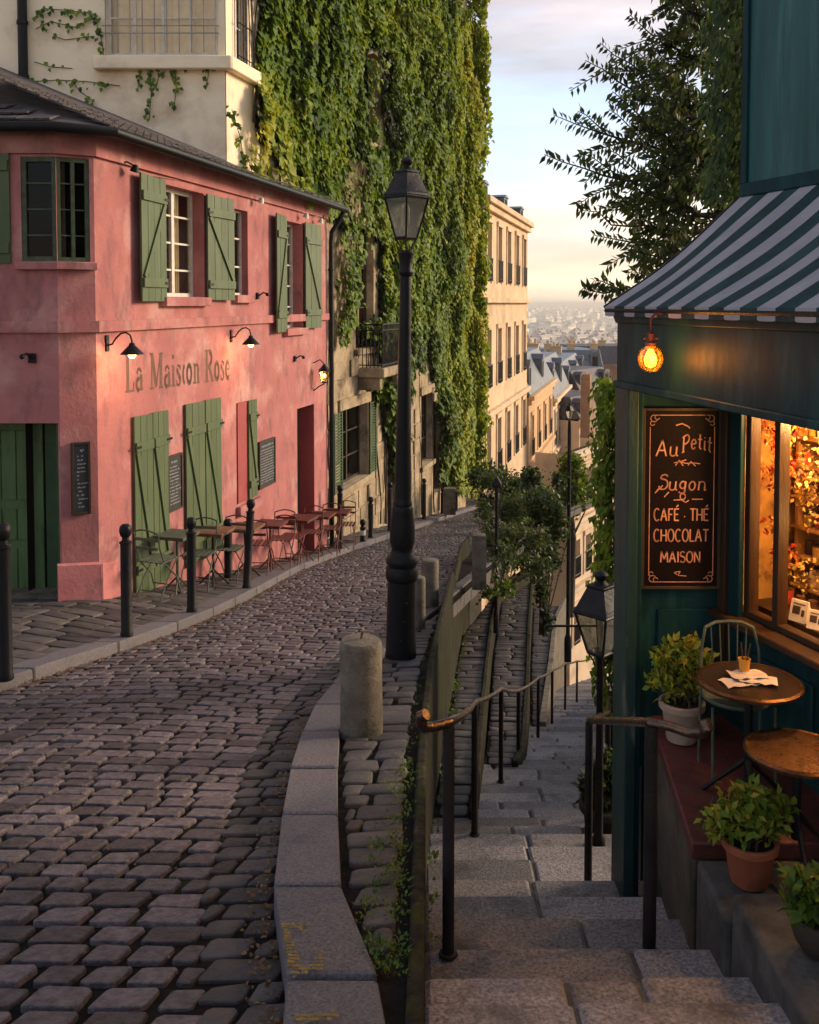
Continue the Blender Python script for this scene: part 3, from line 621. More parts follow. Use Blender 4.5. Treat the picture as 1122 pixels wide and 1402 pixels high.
shutter(MF, g3[1], (g3[0] + g3[1]) / 2, -2.93, -1.45, n=.012, open_=-.03, nb=3); 
mb = MB(); mb.fbox(MF, g3[0], (g3[0] + g3[1]) / 2, .003, .02, -2.93, -1.45); part('shuttered_recess', mb, redm, pk)
mb = MB(); mb.fbox(MF, g3[0] - .03, g3[1] + .12, .003, .07, -3.12, -2.97); part('window_ledge', mb, pink, pk, bevel=.01)
mb = MB(); mb.fbox(MF, dr[0] + .02, dr[1] - .02, -.34, -.28, -4.75, dr[3] - .01); d_ = part('door', mb, greend, pk)
mb = MB(); mb.fbox(MF, dr[1] - .012, dr[1] - .004, -.33, -.0, -4.75, dr[3] - .004); part('door_reveal', mb, redm, pk)
hb = MB(); hb.ball(MF.P(dr[0] + .1, -.26, -3.75), .03); part('handle', hb, rail, d_)
# left shutter by the bay and the green garage doors
s16 = LF.rect(0, 208, 17, 355); f_ = LF
mb = MB(); s0 = s16[0]
for i in range(4): mb.fbox(LF, s0 + i * .12 + .003, s0 + (i + 1) * .12 - .003, .01, .04, .42, 1.60)
mb.fbox(LF, s0 + .01, s0 + .47, .042, .066, .52, .63); mb.fbox(LF, s0 + .01, s0 + .47, .042, .066, 1.38, 1.49); part('shutter', mb, green, pk, bevel=.003, smooth=False)
for k, (a, b) in enumerate(((.40, 1.49), (1.50, 2.58))):
    mb = MB(); mb.fbox(LF, a, b, -.60, -.55, -4.1, -1.29); z = -3.25
    for zz0, zz1 in ((-3.2, -2.75), (-2.65, -2.3), (-2.2, -1.42)):
        nn = 5
        for i in range(nn): p, q = a + .12 + (b - a - .24) * i / nn, a + .12 + (b - a - .24) * (i + 1) / nn; mb.fbox(LF, p + .005, q - .005, -.548, -.53, zz0, zz1)
    gdr = part('garage_door', mb, greend if k else mat('green_door', (.105, .17, .06), (.07, .12, .04), rough=.5, scale=4, bump=.3, stretch=(2, 2, .4), c3=(.05, .08, .03), s3=3), pk, bevel=.006)
    hb = MB(); hb.ball(LF.P(a + .07 if k else b - .07, -.52, -2.5), .028); part('handle', hb, rail, gdr)
mb = MB(); mb.fbox(LF, .022, .06, -.61, -.05, -4.1, -1.29); mb.fbox(LF, .06, .38, -.61, -.57, -4.1, -1.29); part('door_casing', mb, greend, pk)
mb = MB(); mb.fbox(LF, -.0, 2.65, -.62, .12, -4.4, gz(10) + .20); part('door_step', mb, conc, pk, bevel=.01)
# roof, gutter, downpipe
EA = 1.84; EN = .26; AS = .42
def miter2(a, b, c, n_): b_ = (a + b).normalized(); return c + b_ * (n_ / b_.dot(a))
Ae = miter2(LF.n, CF.n, Vector((A_.x, A_.y, EA)), EN); Be = miter2(CF.n, MF.n, Vector((B_.x, B_.y, EA)), EN)
Le = LF.P(LL, EN, EA); Ee = MF.P(LM + .25, EN, EA)
H = Vector((-6.85, 14.5, EA + AS * 4.76)); T1 = Vector((-2.78, 14.5, 2.16)); Tend = Vector((-2.78 + .258 * (18.1 - 14.5), 18.1, 1.98)); Tl = Vector((-9.2, 14.5, EA + AS * 4.76))
def subdiv_roof(polys):
    mb = MB()
    for p in polys: mb.poly(p)
    dn = Vector((0, 0, -.09))
    for p in polys: mb.poly([q + dn for q in reversed(p)])
    e = [Le, Ae, Be, Ee, Tend]
    for a, b in zip(e[:-1], e[1:]): mb.quad(a + dn, b + dn, b, a)
    return mb
part('roof', subdiv_roof([[Be, Ee, Tend, T1, H], [Ae, Be, H], [Le, Ae, H, Tl]]), slate, pk, smooth=False)
# rows of tiles as raised laps running up the slope
mb = MB()
def laps(e0, e1, up, ln, step=.17):
    d = (e1 - e0); L_ = d.length; d = d / L_; nrm = d.cross(up).normalized(); nrm = nrm if nrm.z > 0 else -nrm
    for r_ in range(int(ln(0) / .3) + 1):
        k = 0
        while k < L_:
            q = .15; u0, u1 = r_ * .3, r_ * .3 + .31
            if u1 < ln(k / L_) + .1:
                h = .018 + rng.random() * .012; a = e0 + d * k + up * u0 + nrm * (h + .016); b = e0 + d * min(L_, k + q) + up * u0 + nrm * (h + .016); c = e0 + d * min(L_, k + q) + up * u1 + nrm * .006; dd = e0 + d * k + up * u1 + nrm * .006
                mb.hexa([a - nrm * .02, b - nrm * .02, c - nrm * .004, dd - nrm * .004, a, b, c, dd])
            k += step
upm = (-MF.n + Vector((0, 0, AS))).normalized()
laps(Be, Ee, upm, lambda t: max(.32, 3.6 * (1 - t * 2.0)) if t < .5 else .32)
upl = (-LF.n + Vector((0, 0, AS))).normalized(); laps(Le, Ae, upl, lambda t: min(3.6, 5.2 * (1 - t)) + .05)
part('roof_tiles', mb, slate, pk, smooth=False)
mb = MB(); g0 = Vector((0, 0, -.05)); mb.tube([Le + LF.n * .05 + g0, Ae + LF.n * .03 + g0, Be + MF.n * .05 + g0, Ee + MF.n * .05 + g0 - Vector((0, 0, .04))], .055, 10); part('gutter', mb, black, pk)
mb = MB(); q = MF.P(LM - .02, 0, 0); mb.tube([MF.P(LM + .18, .28, 1.72), MF.P(LM + .12, .22, 1.55), MF.P(LM + .06, .08, 1.32), MF.P(LM + .05, .07, 1.1), MF.P(LM + .05, .07, -4.9)], .045, 10)
for z in (.6, -.9, -2.4): mb.tube([MF.P(LM + .05, .07, z), MF.P(LM + .05, .07, z + .04)], .06, 10)
part('downpipe', mb, black, pk)
# ---------------------------------------------------------------- painted name, letter by letter
def arc(cx, cy, rx, ry, a0, a1, n=10): return [(cx + rx * math.cos(R(a0 + (a1 - a0) * i / n)), cy + ry * math.sin(R(a0 + (a1 - a0) * i / n))) for i in range(n + 1)]
GS = {  # glyph: (advance, [(width, points)...])  x-height .62, cap height 1
 'L': (.62, [(.15, [(.16, 0), (.16, 1)]), (.05, [(0, .98), (.32, .98)]), (.05, [(0, .02), (.55, .02)]), (.06, [(.53, 0), (.55, .26)])]),
 'M': (.98, [(.06, [(.14, 0), (.14, 1)]), (.15, [(.16, .98), (.46, .05)]), (.06, [(.46, .05), (.76, .98)]), (.15, [(.80, 0), (.80, 1)]), (.05, [(0, .98), (.24, .98)]), (.05, [(0, .02), (.28, .02)]), (.05, [(.72, .98), (.95, .98)]), (.05, [(.66, .02), (.95, .02)])]),
 'R': (.80, [(.15, [(.16, 0), (.16, 1)]), (.05, [(0, .98), (.4, .98)]), (.05, [(0, .02), (.32, .02)]), (.12, arc(.38, .74, .22, .22, 90, -90)), (.05, [(.16, .52), (.4, .52)]), (.13, [(.36, .52), (.66, .04)]), (.05, [(.58, .02), (.78, .02)])]),
 'a': (.52, [(.13, [(.38, 0), (.38, .45)]), (.07, arc(.24, .46, .14, .14, 10, 165, 7)), (.1, [(.12, .5), (.10, .46)]), (.10, arc(.20, .17, .14, .16, 80, 280, 8)), (.05, [(.22, .33), (.38, .37)]), (.05, [(.22, .01), (.38, .09)]), (.05, [(.36, .02), (.5, .05)])]),
 'i': (.30, [(.13, [(.14, 0), (.14, .6)]), (.05, [(.02, .59), (.16, .59)]), (.05, [(0, .02), (.28, .02)]), (.14, [(.13, .80), (.13, .93)])]),
 's': (.42, [(.06, arc(.20, .46, .13, .14, 25, 130, 7)), (.12, [(.10, .52), (.10, .42), (.30, .24), (.31, .14)]), (.06, arc(.18, .15, .14, .14, 0, -150, 8)), (.05, [(.05, .0), (.05, .17)]), (.05, [(.33, .46), (.33, .60)])]),
 'c': (.30, [(.10, arc(.26, .31, .17, .29, 105, 255, 10))]),
 'o': (.52, [(.12, arc(.24, .31, .18, .27, 70, 290, 12)), (.12, arc(.24, .31, .18, .27, -110, 110, 12))]),
 'n': (.58, [(.13, [(.14, 0), (.14, .6)]), (.05, [(.02, .59), (.14, .59)]), (.05, [(0, .02), (.26, .02)]), (.07, arc(.29, .43, .14, .15, 160, 10, 7)), (.13, [(.43, .46), (.43, 0)]), (.05, [(.32, .02), (.56, .02)])]),
 'e': (.48, [(.12, arc(.25, .31, .18, .28, 60, 300, 12)), (.06, arc(.23, .34, .17, .25, 0, 80, 6)), (.05, [(.09, .34), (.40, .34)]), (.05, arc(.24, .3, .17, .28, 290, 330, 3))]),
 ' ': (.36, [])}
def ribbon(mb, pts, wd, place):
    pts = [Vector(p) for p in pts]
    for k in range(len(pts) - 1):
        a, b = pts[k], pts[k + 1]; t = (b - a)
        if t.length < 1e-6: continue
        t.normalize(); e = Vector((-t.y, t.x)) * wd / 2; x = t * (wd * .16 if 0 < k else 0); y = t * (wd * .16 if k < len(pts) - 2 else 0)
        mb.quad(place(a - e - x), place(b - e + y), place(b + e + y), place(a + e - x))
def lettering(text, glyphs, place, mb, x0=0.):
    x = x0
    for ch in text:
        adv, st = glyphs[ch]
        for i, (wd, pts) in enumerate(st): 
            ribbon(mb, pts, wd * 1.22, lambda p, X=x, I=i: place(X + p.x, p.y, I))
        x += adv + .05
    return x
TXT = 'La Maiscon Rose'; tot = lettering(TXT, GS, lambda x, y, i: (0, 0, 0), MB())
sa, za = MF.hit(172, 540); sb, zb = MF.hit(316, 521); print('text', sa, za, sb, zb)
za, zb = MF.hit(174, 537)[1], MF.hit(314, 519)[1]
cap = lambda t: .36 - .02 * t
mb = MB(); lettering(TXT, GS, lambda x, y, i: MF.P(sa + (sb - sa) * x / tot, .0018 + .0003 * i, za + (zb - za) * x / tot + y * (.43 - .0 * x / tot)), mb)
part('painted_name', mb, faded, pk, smooth=False, label='faded brown serif lettering reading La Maiscon Rose')
# ================================================================== IVY-CLAD BUILDING (cream end wall, stone flank)
C0 = Vector((-2.78, 14.5)); IF = Fr(C0, (.258, 1)); EF = Fr(C0, (-1, 0), flip=True)
iv = thing('ivy_clad_house', 'tall cream and stone house with an ivy-covered side wall, behind the pink house', 'house', (-2.7, 15, -4.4))
cw1 = EF.rect(143, -60, 299, 82); cw1 = (cw1[0], cw1[1], 3.72, 5.5)
wb = wall_open(EF, 0, 9, -5, 16, [(*cw1, .14)])
part('end_wall', wb, cream, iv)
def orect(x0, y0, x1, y1): return IF.rect(x0, y0, x1, y1)
sw = IF.rect(318, -60, 339, 92); sw = (sw[0] + .03, sw[1], 3.72, 5.5)
o1 = orect(466, 552, 503, 655); o2 = orect(529, 570, 544, 720); o3 = orect(577, 545, 592, 650); o4 = orect(593, 560, 606, 690); o5 = orect(487, 322, 512, 470); o6 = orect(498, 60, 522, 200); o7 = orect(508, 600, 522, 735)
def fix(o, z0=None, z1=None): return (o[0], o[1], o[2] if z0 is None else z0, o[3] if z1 is None else z1)
o1 = fix(o1, -3.9, -2.25); o2 = fix(o2, gz(21.9) + .2, -2.9); o3 = fix(o3, -4.6, -2.6); o4 = fix(o4, gz(25) + .2, -2.9); o5 = fix(o5, -1.0, 1.7)
LI = 19.0
ops = [(*sw, .14), (*o1, .25), (*o2, .3), (*o3, .25), (*o4, .3), (*o5, .25), (*o6, .3)]
ws = wall_open(IF, 0, LI, -9, 16, ops); 
ws.quad(IF.P(LI, 0, -9), IF.P(LI, -9, -9), IF.P(LI, -9, 16), IF.P(LI, 0, 16)); ws.quad(IF.P(LI, 0, 16), IF.P(LI, -9, 16), EF.P(9, 0, 16), IF.P(0, 0, 16))
part('side_wall', ws, stone, iv)

# cream render wraps the corner as far as the ivy
cb = MB(); wall_open(IF, 0, 1.25, 1.2, 16, [(*sw, .05)], cb, n=.012); part('corner_render', cb, cream, iv)
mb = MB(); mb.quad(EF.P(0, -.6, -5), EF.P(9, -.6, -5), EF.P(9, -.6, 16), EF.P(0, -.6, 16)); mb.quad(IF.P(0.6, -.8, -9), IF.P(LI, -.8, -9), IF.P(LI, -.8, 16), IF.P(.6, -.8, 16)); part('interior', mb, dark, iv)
clear = glassmat('clear_glass', (1, .98, .94), .0)
wi = window(EF, cw1, iv, .1, 4, 3, white, fw=.06, mw=.02, curt=[(0, .98)], gl=clear); wj = window(IF, sw, iv, .1, 2, 3, white, fw=.04, mw=.014, curt=[(0, .98)])
mb = MB(); mb.fbox(EF, -.12, cw1[1] + .15, .004, .16, 3.50, 3.70); part('window_sill', mb, cream, iv, bevel=.02)
mb = MB(); mb.fbox(IF, -.1, sw[1] + .2, .014, .16, 3.502, 3.702); part('window_sill', mb, cream, iv, bevel=.02)
def grille(fr, s0, s1, z0, z1, n, par, nx, hz, m=black, r=.009):
    mb = MB()
    for i in range(nx + 1): s = s0 + (s1 - s0) * i / nx; mb.tube([fr.P(s, n, z0), fr.P(s, n, z1)], r, 5)
    for z in hz: mb.tube([fr.P(s0 - .05, n + .012, z), fr.P(s1 + .05, n + .012, z)], r * 1.1, 5)
    return part('window_bars', mb, m, par)
grille(EF, cw1[0] + .02, cw1[1] - .02, 3.76, 5.6, .05, wi, 9, (4.05, 4.16, 4.55, 5.0), m=mat('pale_bars', (.42, .38, .32), (.2, .18, .15), rough=.5), r=.009); grille(IF, sw[0], sw[1], 3.72, 5.6, .08, wj, 5, (3.8, 4.3, 4.8))
a, z = EF.hit(36, 110); mb = MB(); mb.tube([EF.P(a, .1, z + 3.5), EF.P(a, .1, z), EF.P(a, .1, z - .5)], .07, 10)
for q in (.0, .8, 1.6): mb.tube([EF.P(a, .1, z + q), EF.P(a, .1, z + q + .06)], .085, 10)
part('drainpipe', mb, black, iv)
# stone courses standing proud, lintels, sills and reveals on the street floor
cs = MB(); s = 0.9
while s < LI:
    for k in range(9):
        z = -1.2 - k * .42 - .01; L_ = .4 + .5 * rng.random()
        zlo = gz(14.5 + s * .968) + .1
        if z < zlo: break
        a, b = s + rng.random() * .25, s + L_ * .9
        if any(o[0] - .12 < b and o[1] + .12 > a and o[2] - .1 < z and o[3] + .3 > z - .40 for o in (o1, o2, o3, o4, o5)): continue
        d = .02 + .035 * rng.random(); cs.fbox(IF, a, b, .003, d, z - .36 - .03 * rng.random(), z)
    s += .62
part('rough_blocks', cs, stone, iv, bevel=.02)
for o, nm in ((o1, 'window'), (o3, 'window'), (o5, 'window')):
    fr_ = window(IF, o, iv, .2, 2, 3, woodf, fw=.05, mw=.02, curt=[(.1, .9)] if o is o5 else None)
    mb = MB(); mb.fbox(IF, o[0] - .12, o[1] + .12, .004, .09, o[2] - .14, o[2] - .004); part('sill', mb, stone, fr_, bevel=.015)
    mb = MB(); mb.fbox(IF, o[0] - .15, o[1] + .15, .004, .06, o[3] + .004, o[3] + .24); part('lintel', mb, stone, fr_, bevel=.015)
for o in (o2, o4):
    mb = MB(); mb.fbox(IF, o[0] + .01, o[1] - .01, -.28, -.22, o[2] - .2, o[3]); mb.fbox(IF, o[0] + .1, o[1] - .1, -.218, -.2, o[2] + .2, (o[2] + o[3]) / 2 - .1); mb.fbox(IF, o[0] + .1, o[1] - .1, -.218, -.2, (o[2] + o[3]) / 2 + .1, o[3] - .15)
    d_ = part('door', mb, woodf, iv, bevel=.006); hb = MB(); hb.ball(IF.P(o[0] + .12, -.18, (o[2] + o[3]) / 2), .03); part('handle', hb, rail, d_)
    mb = MB(); mb.fbox(IF, o[0] - .2, o[1] + .2, .004, .1, o[3] + .004, o[3] + .26); part('door_lintel', mb, stone, iv, bevel=.02)
# louvred shutters folded back either side of the street window
for a, b in ((o1[0] - .55, o1[0] - .03), (o1[1] + .03, o1[1] + .55)):
    mb = MB(); mb.fbox(IF, a, a + .06, .03, .07, o1[2], o1[3]); mb.fbox(IF, b - .06, b, .03, .07, o1[2], o1[3])
    for k in range(26): z = o1[2] + (o1[3] - o1[2]) * (k + .1) / 26; mb.fbox(IF, a + .06, b - .06, .032, .06, z, z + .035)
    part('louvred_shutter', mb, greend, iv)
# the balcony
b0, b1 = IF.hit(489, 510)[0], IF.hit(512, 510)[0] + .6; zb0 = -1.42
mb = MB(); mb.fbox(IF, b0, b1, .004, .62, zb0 - .22, zb0); mb.fbox(IF, b0 + .1, b0 + .3, .004, .5, zb0 - .5, zb0 - .222); mb.fbox(IF, b1 - .3, b1 - .1, .004, .5, zb0 - .5, zb0 - .222)
bl = part('balcony_slab', mb, stone, iv, bevel=.03); mb = MB()
def railrun(p, q, n_):
    for i in range(n_ + 1): r_ = p + (q - p) * i / n_; mb.tube([r_, r_ + Vector((0, 0, .95))], .011, 5)
    for h_ in (.06, .82, .95): mb.tube([p + Vector((0, 0, h_)), q + Vector((0, 0, h_))], .014 if h_ < .9 else .022, 6)
railrun(IF.P(b0 + .04, .03, zb0), IF.P(b0 + .04, .56, zb0), 6); railrun(IF.P(b0 + .04, .56, zb0), IF.P(b1 - .04, .56, zb0), 18); railrun(IF.P(b1 - .04, .56, zb0), IF.P(b1 - .04, .03, zb0), 6)
part('balcony_railing', mb, black, iv)
mb = MB(); mb.tube([IF.P(.8, .06, 1), IF.P(.8, .06, -4.6)], .04, 8); mb.tube([IF.P(1.35, .05, -1.6), IF.P(1.35, .05, -4.8)], .03, 8); part('wall_pipe', mb, black, iv)
# ---------------------------------------------------------------- ivy leaves on that wall
def inpoly(x, y, P):
    c = False; j = len(P) - 1
    for i in range(len(P)):
        if (P[i][1] > y) != (P[j][1] > y) and x < (P[j][0] - P[i][0]) * (y - P[i][1]) / (P[j][1] - P[i][1] + 1e-9) + P[i][0]: c = not c
        j = i
    return c
def proj(p):
    y = p.y * cp - p.z * sp_; zc = p.y * sp_ + p.z * cp
    return PW / 2 + F * p.x / y, PH / 2 + SH - F * zc / y
IVP = [(346, -400), (350, 40), (342, 110), (330, 180), (322, 225), (345, 262), (400, 285), (462, 300), (455, 345), (452, 470), (470, 455), (486, 440), (505, 470), (520, 500), (500, 520), (520, 560), (532, 640), (538, 655), (545, 560), (562, 520), (572, 440), (592, 520), (598, 640), (606, 665), (625, 672), (652, 668), (700, 640), (900, -400)]
HOLES = [([(492, 60), (520, 66), (526, 200), (500, 205)], .04), ([(466, 205), (500, 210), (498, 300), (505, 330), (470, 300)], .38), ([(484, 318), (515, 318), (516, 432), (486, 436)], .0), ([(452, 300), (486, 320), (486, 450), (452, 470)], .55), ([(322, 180), (345, 262), (400, 285), (400, 240), (372, 200), (345, 170)], .28), ([(576, 560), (600, 560), (600, 700), (576, 700)], .05)]
def nz(s, z, a, b, o=0.): return noise.noise(Vector((s * a, z * b, o)))
pos, dr_, nr_, ln, tint = [], [], [], [], []
cnt = 0
def ivy_n(s, z):
    e = nz(s, z, .75, .42, 3.1) + .5 * nz(s, z, 1.9, 1.1, 7.7) + .28 * nz(s, z, 4.5, 2.2, 1.3)
    return .10 + .62 * max(-.12, e + .10) + (.18 * max(0, (s - 16) / 5))
while cnt < 84000:
    s = (rng.random() ** 1.0) * (LI + .5) + .55; z = rng.random() * 17 - 7.5
    if z < gz(14.5 + s * .968) + .35: continue
    p = IF.P(s, 0, z); x, y = proj(p)
    if y < -260: continue
    x += 9 * nz(s, z, 2.2, 2.2, 5); y += 14 * nz(s, z, 2.4, 1.7, 9)
    if not inpoly(x, y, IVP): continue
    k = 1.
    for P_, q in HOLES:
        if inpoly(x + 4 * nz(s, z, 5, 5, 2), y + 5 * nz(s, z, 5, 5, 4), P_): k = q
    dn_ = nz(s, z, 1.1, .8, 41) + .5 * nz(s, z, 3, 1.8, 17)
    if dn_ < -.36: k *= .55
    if rng.random() > k: continue
    cnt += 1
    if cnt % 1 == 0:
        n_ = ivy_n(s, z); n_ = n_ * (.35 + .65 * rng.random() ** .5) + .04
        if s > LI - .2: pass
        pos.append(tuple(IF.P(s, n_, z))); sz = .085 + .13 * rng.random() ** 2
        ln.append(sz); o = Vector((0, 0, -1)) + IF.n * (.35 + .5 * rng.random()) + IF.d * rng.normal(0, .6)
        dr_.append(tuple(o)); nr_.append(tuple(IF.n * .9 + Vector((0, 0, .7 + rng.normal(0, .3))) + IF.d * rng.normal(0, .35)))
        tint.append(.44 + .30 * nz(s, z, .35, .35, 20) + .22 * nz(s, z, 1.6, 1.6, 30) + rng.normal(0, .13) + (.26 if s > 15.5 else 0) + (.30 * max(0, (3.8 - s) / 3) if z < 4 else 0) - (.10 if 8 < s < 15 and z < -1 else 0))  # far end tinted brighter, the light on that edge put into leaf colour
# hanging fringe on the far corner
for i in range(6500):
    z = rng.random() * 17 - 6; s = LI + rng.random() ** 1.5 * (.30 + .9 * max(0, nz(0, z, 1, .45, 6) + .25) + .5 * max(0, nz(0, z, 1, 1.6, 66))); n_ = -.9 + rng.random() * 1.9
    q = IF.P(s, n_ * .55 + .12 + .3 * nz(s, z, 1, .8, 3), z); pos.append(tuple(q)); ln.append(.13 + .08 * rng.random()); d_ = Vector((rng.normal(0, .3) + .25, rng.normal(0, .3), -.8)); dr_.append(tuple(d_)); nr_.append(tuple(IF.d * .4 + IF.n * .5 + Vector((0, 0, .6)) + Vector(rng.normal(0, .3, 3)))); tint.append(.62 + rng.normal(0, .18))
under, ud, un, ul, ut = [], [], [], [], []  # inner leaves, kept dark so the shade in the ivy's gaps is painted in
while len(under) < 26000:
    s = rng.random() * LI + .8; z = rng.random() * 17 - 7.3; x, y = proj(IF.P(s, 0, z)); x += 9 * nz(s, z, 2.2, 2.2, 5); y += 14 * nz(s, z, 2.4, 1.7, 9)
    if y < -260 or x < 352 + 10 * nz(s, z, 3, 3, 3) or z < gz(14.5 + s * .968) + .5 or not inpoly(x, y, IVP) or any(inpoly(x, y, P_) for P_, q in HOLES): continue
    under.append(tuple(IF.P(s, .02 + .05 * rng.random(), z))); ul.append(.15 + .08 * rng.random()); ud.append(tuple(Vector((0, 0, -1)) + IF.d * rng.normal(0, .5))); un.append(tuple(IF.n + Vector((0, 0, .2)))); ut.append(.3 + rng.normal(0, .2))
v, f = leaves(pos, dr_, nr_, ln, np.array(ln) * .95)
ivt = thing('ivy', 'thick green ivy hanging over the long side wall above the street lamp', 'ivy', (-1, 20, -5))
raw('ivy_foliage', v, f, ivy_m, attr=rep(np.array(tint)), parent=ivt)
v, f = leaves(under, ud, un, ul, np.array(ul) * 1.0); raw('inner_shade_foliage', v, f, ivy_d, attr=rep(np.array(ut)), parent=ivt)
# woody stems showing in the gaps
mb = MB()
for i in range(34):
    s = .9 + rng.random() ** 1.5 * 15; z0_ = gz(14.5 + s * .968) + .2 if rng.random() < .5 else rng.random() * 4; pts = []; a = s
    for k in range(9): a += rng.normal(0, .10); pts.append(IF.P(a, .05, z0_ + k * .55))
    mb.tube(pts, list(np.linspace(.022, .007, 9)), 5)
part('ivy_stem', mb, bark, ivt)
# sprigs creeping across the cream end wall
cr2 = thing('creeper', 'thin sprigs of creeper straggling over the cream wall by the barred window', 'creeper', (-5, 14.4, 3))
mb = MB(); pos, dr_, nr_, ln, tint = [], [], [], [], []
def sprig(pts, every=.05, dens=1., sag=.0):
    P = [EF.P(*((lambda h: (h[0], .02, h[1]))(EF.hit(x, y)))) for x, y in pts]; mb.tube(P, .006, 4)
    for a, b in zip(P[:-1], P[1:]):
        L_ = (b - a).length; k = int(L_ / every * dens) + 1
        for i in range(k):
            q = a + (b - a) * rng.random() + Vector((rng.normal(0, .03), -.03 - .04 * rng.random(), rng.normal(0, .03) - sag * rng.random())); pos.append(tuple(q)); ln.append(.06 + .04 * rng.random()); dr_.append((rng.normal(0, .6), -.3, -1)); nr_.append((rng.normal(0, .3), -1, .5)); tint.append(.3 + rng.normal(0, .2))
sprig([(143, 82), (141, 60), (130, 20), (95, 15), (60, 12), (48, 25)], dens=1.6); sprig([(135, 22), (105, 38), (70, 30), (50, 40)]); sprig([(130, 50), (90, 55), (75, 50)], dens=.6); sprig([(48, 85), (70, 92), (100, 94)], dens=.3)
sprig([(43, 112), (80, 110), (120, 112), (165, 118)], dens=.8); sprig([(100, 112), (110, 125), (130, 140)], dens=1.2); sprig([(150, 82), (240, 86), (300, 88)], dens=1.2, sag=.05)
for x, yb in ((190, 125), (206, 165), (216, 120), (240, 150), (237, 110), (284, 118), (205, 110), (225, 105)): sprig([(x, 88), (x + 2, (88 + yb) / 2), (x - 1, yb)], dens=1.1)
sprig([(318, 150), (330, 190), (335, 230), (350, 250)], dens=2)
part('creeper_stem', mb, bark, cr2); v, f = leaves(pos, dr_, nr_, ln, np.array(ln) * .8); raw('creeper_foliage', v, f, ivy_m, attr=rep(np.array(tint)), parent=cr2)
# ================================================================== STREET HOUSES BEYOND
def hwin(fr, root, o, m, depth=.25, shut=False, rail_=True, fm=None, curt=True):
    s0, s1, z0, z1 = o; mb = MB(); e = .06
    mb.fbox(fr, s0, s0 + e, -depth, -depth + .05, z0, z1); mb.fbox(fr, s1 - e, s1, -depth, -depth + .05, z0, z1); mb.fbox(fr, (s0 + s1) / 2 - .03, (s0 + s1) / 2 + .03, -depth, -depth + .05, z0, z1); mb.fbox(fr, s0 + e, s1 - e, -depth + .002, -depth + .045, z1 - e, z1)
    for k in (.35, .68): mb.fbox(fr, s0 + e, s1 - e, -depth + .002, -depth + .04, z0 + (z1 - z0) * k - .02, z0 + (z1 - z0) * k + .02)
    w_ = part('window', mb, fm or white, root); g = MB(); g.quad(fr.P(s0, -depth + .01, z0), fr.P(s1, -depth + .01, z0), fr.P(s1, -depth + .01, z1), fr.P(s0, -depth + .01, z1)); part('pane', g, glass, w_, smooth=False)
    if rail_:
        r_ = MB(); 
        for i in range(9): q = s0 + (s1 - s0) * i / 8; r_.tube([fr.P(q, .09, z0 + .02), fr.P(q, .09, z0 + .9)], .014, 4)
        r_.tube([fr.P(s0 - .06, .09, z0 + .9), fr.P(s1 + .06, .09, z0 + .9)], .025, 5); r_.tube([fr.P(s0 - .06, .09, z0 + .15), fr.P(s1 + .06, .09, z0 + .15)], .018, 5); part('window_railing', r_, black, w_)
    return w_
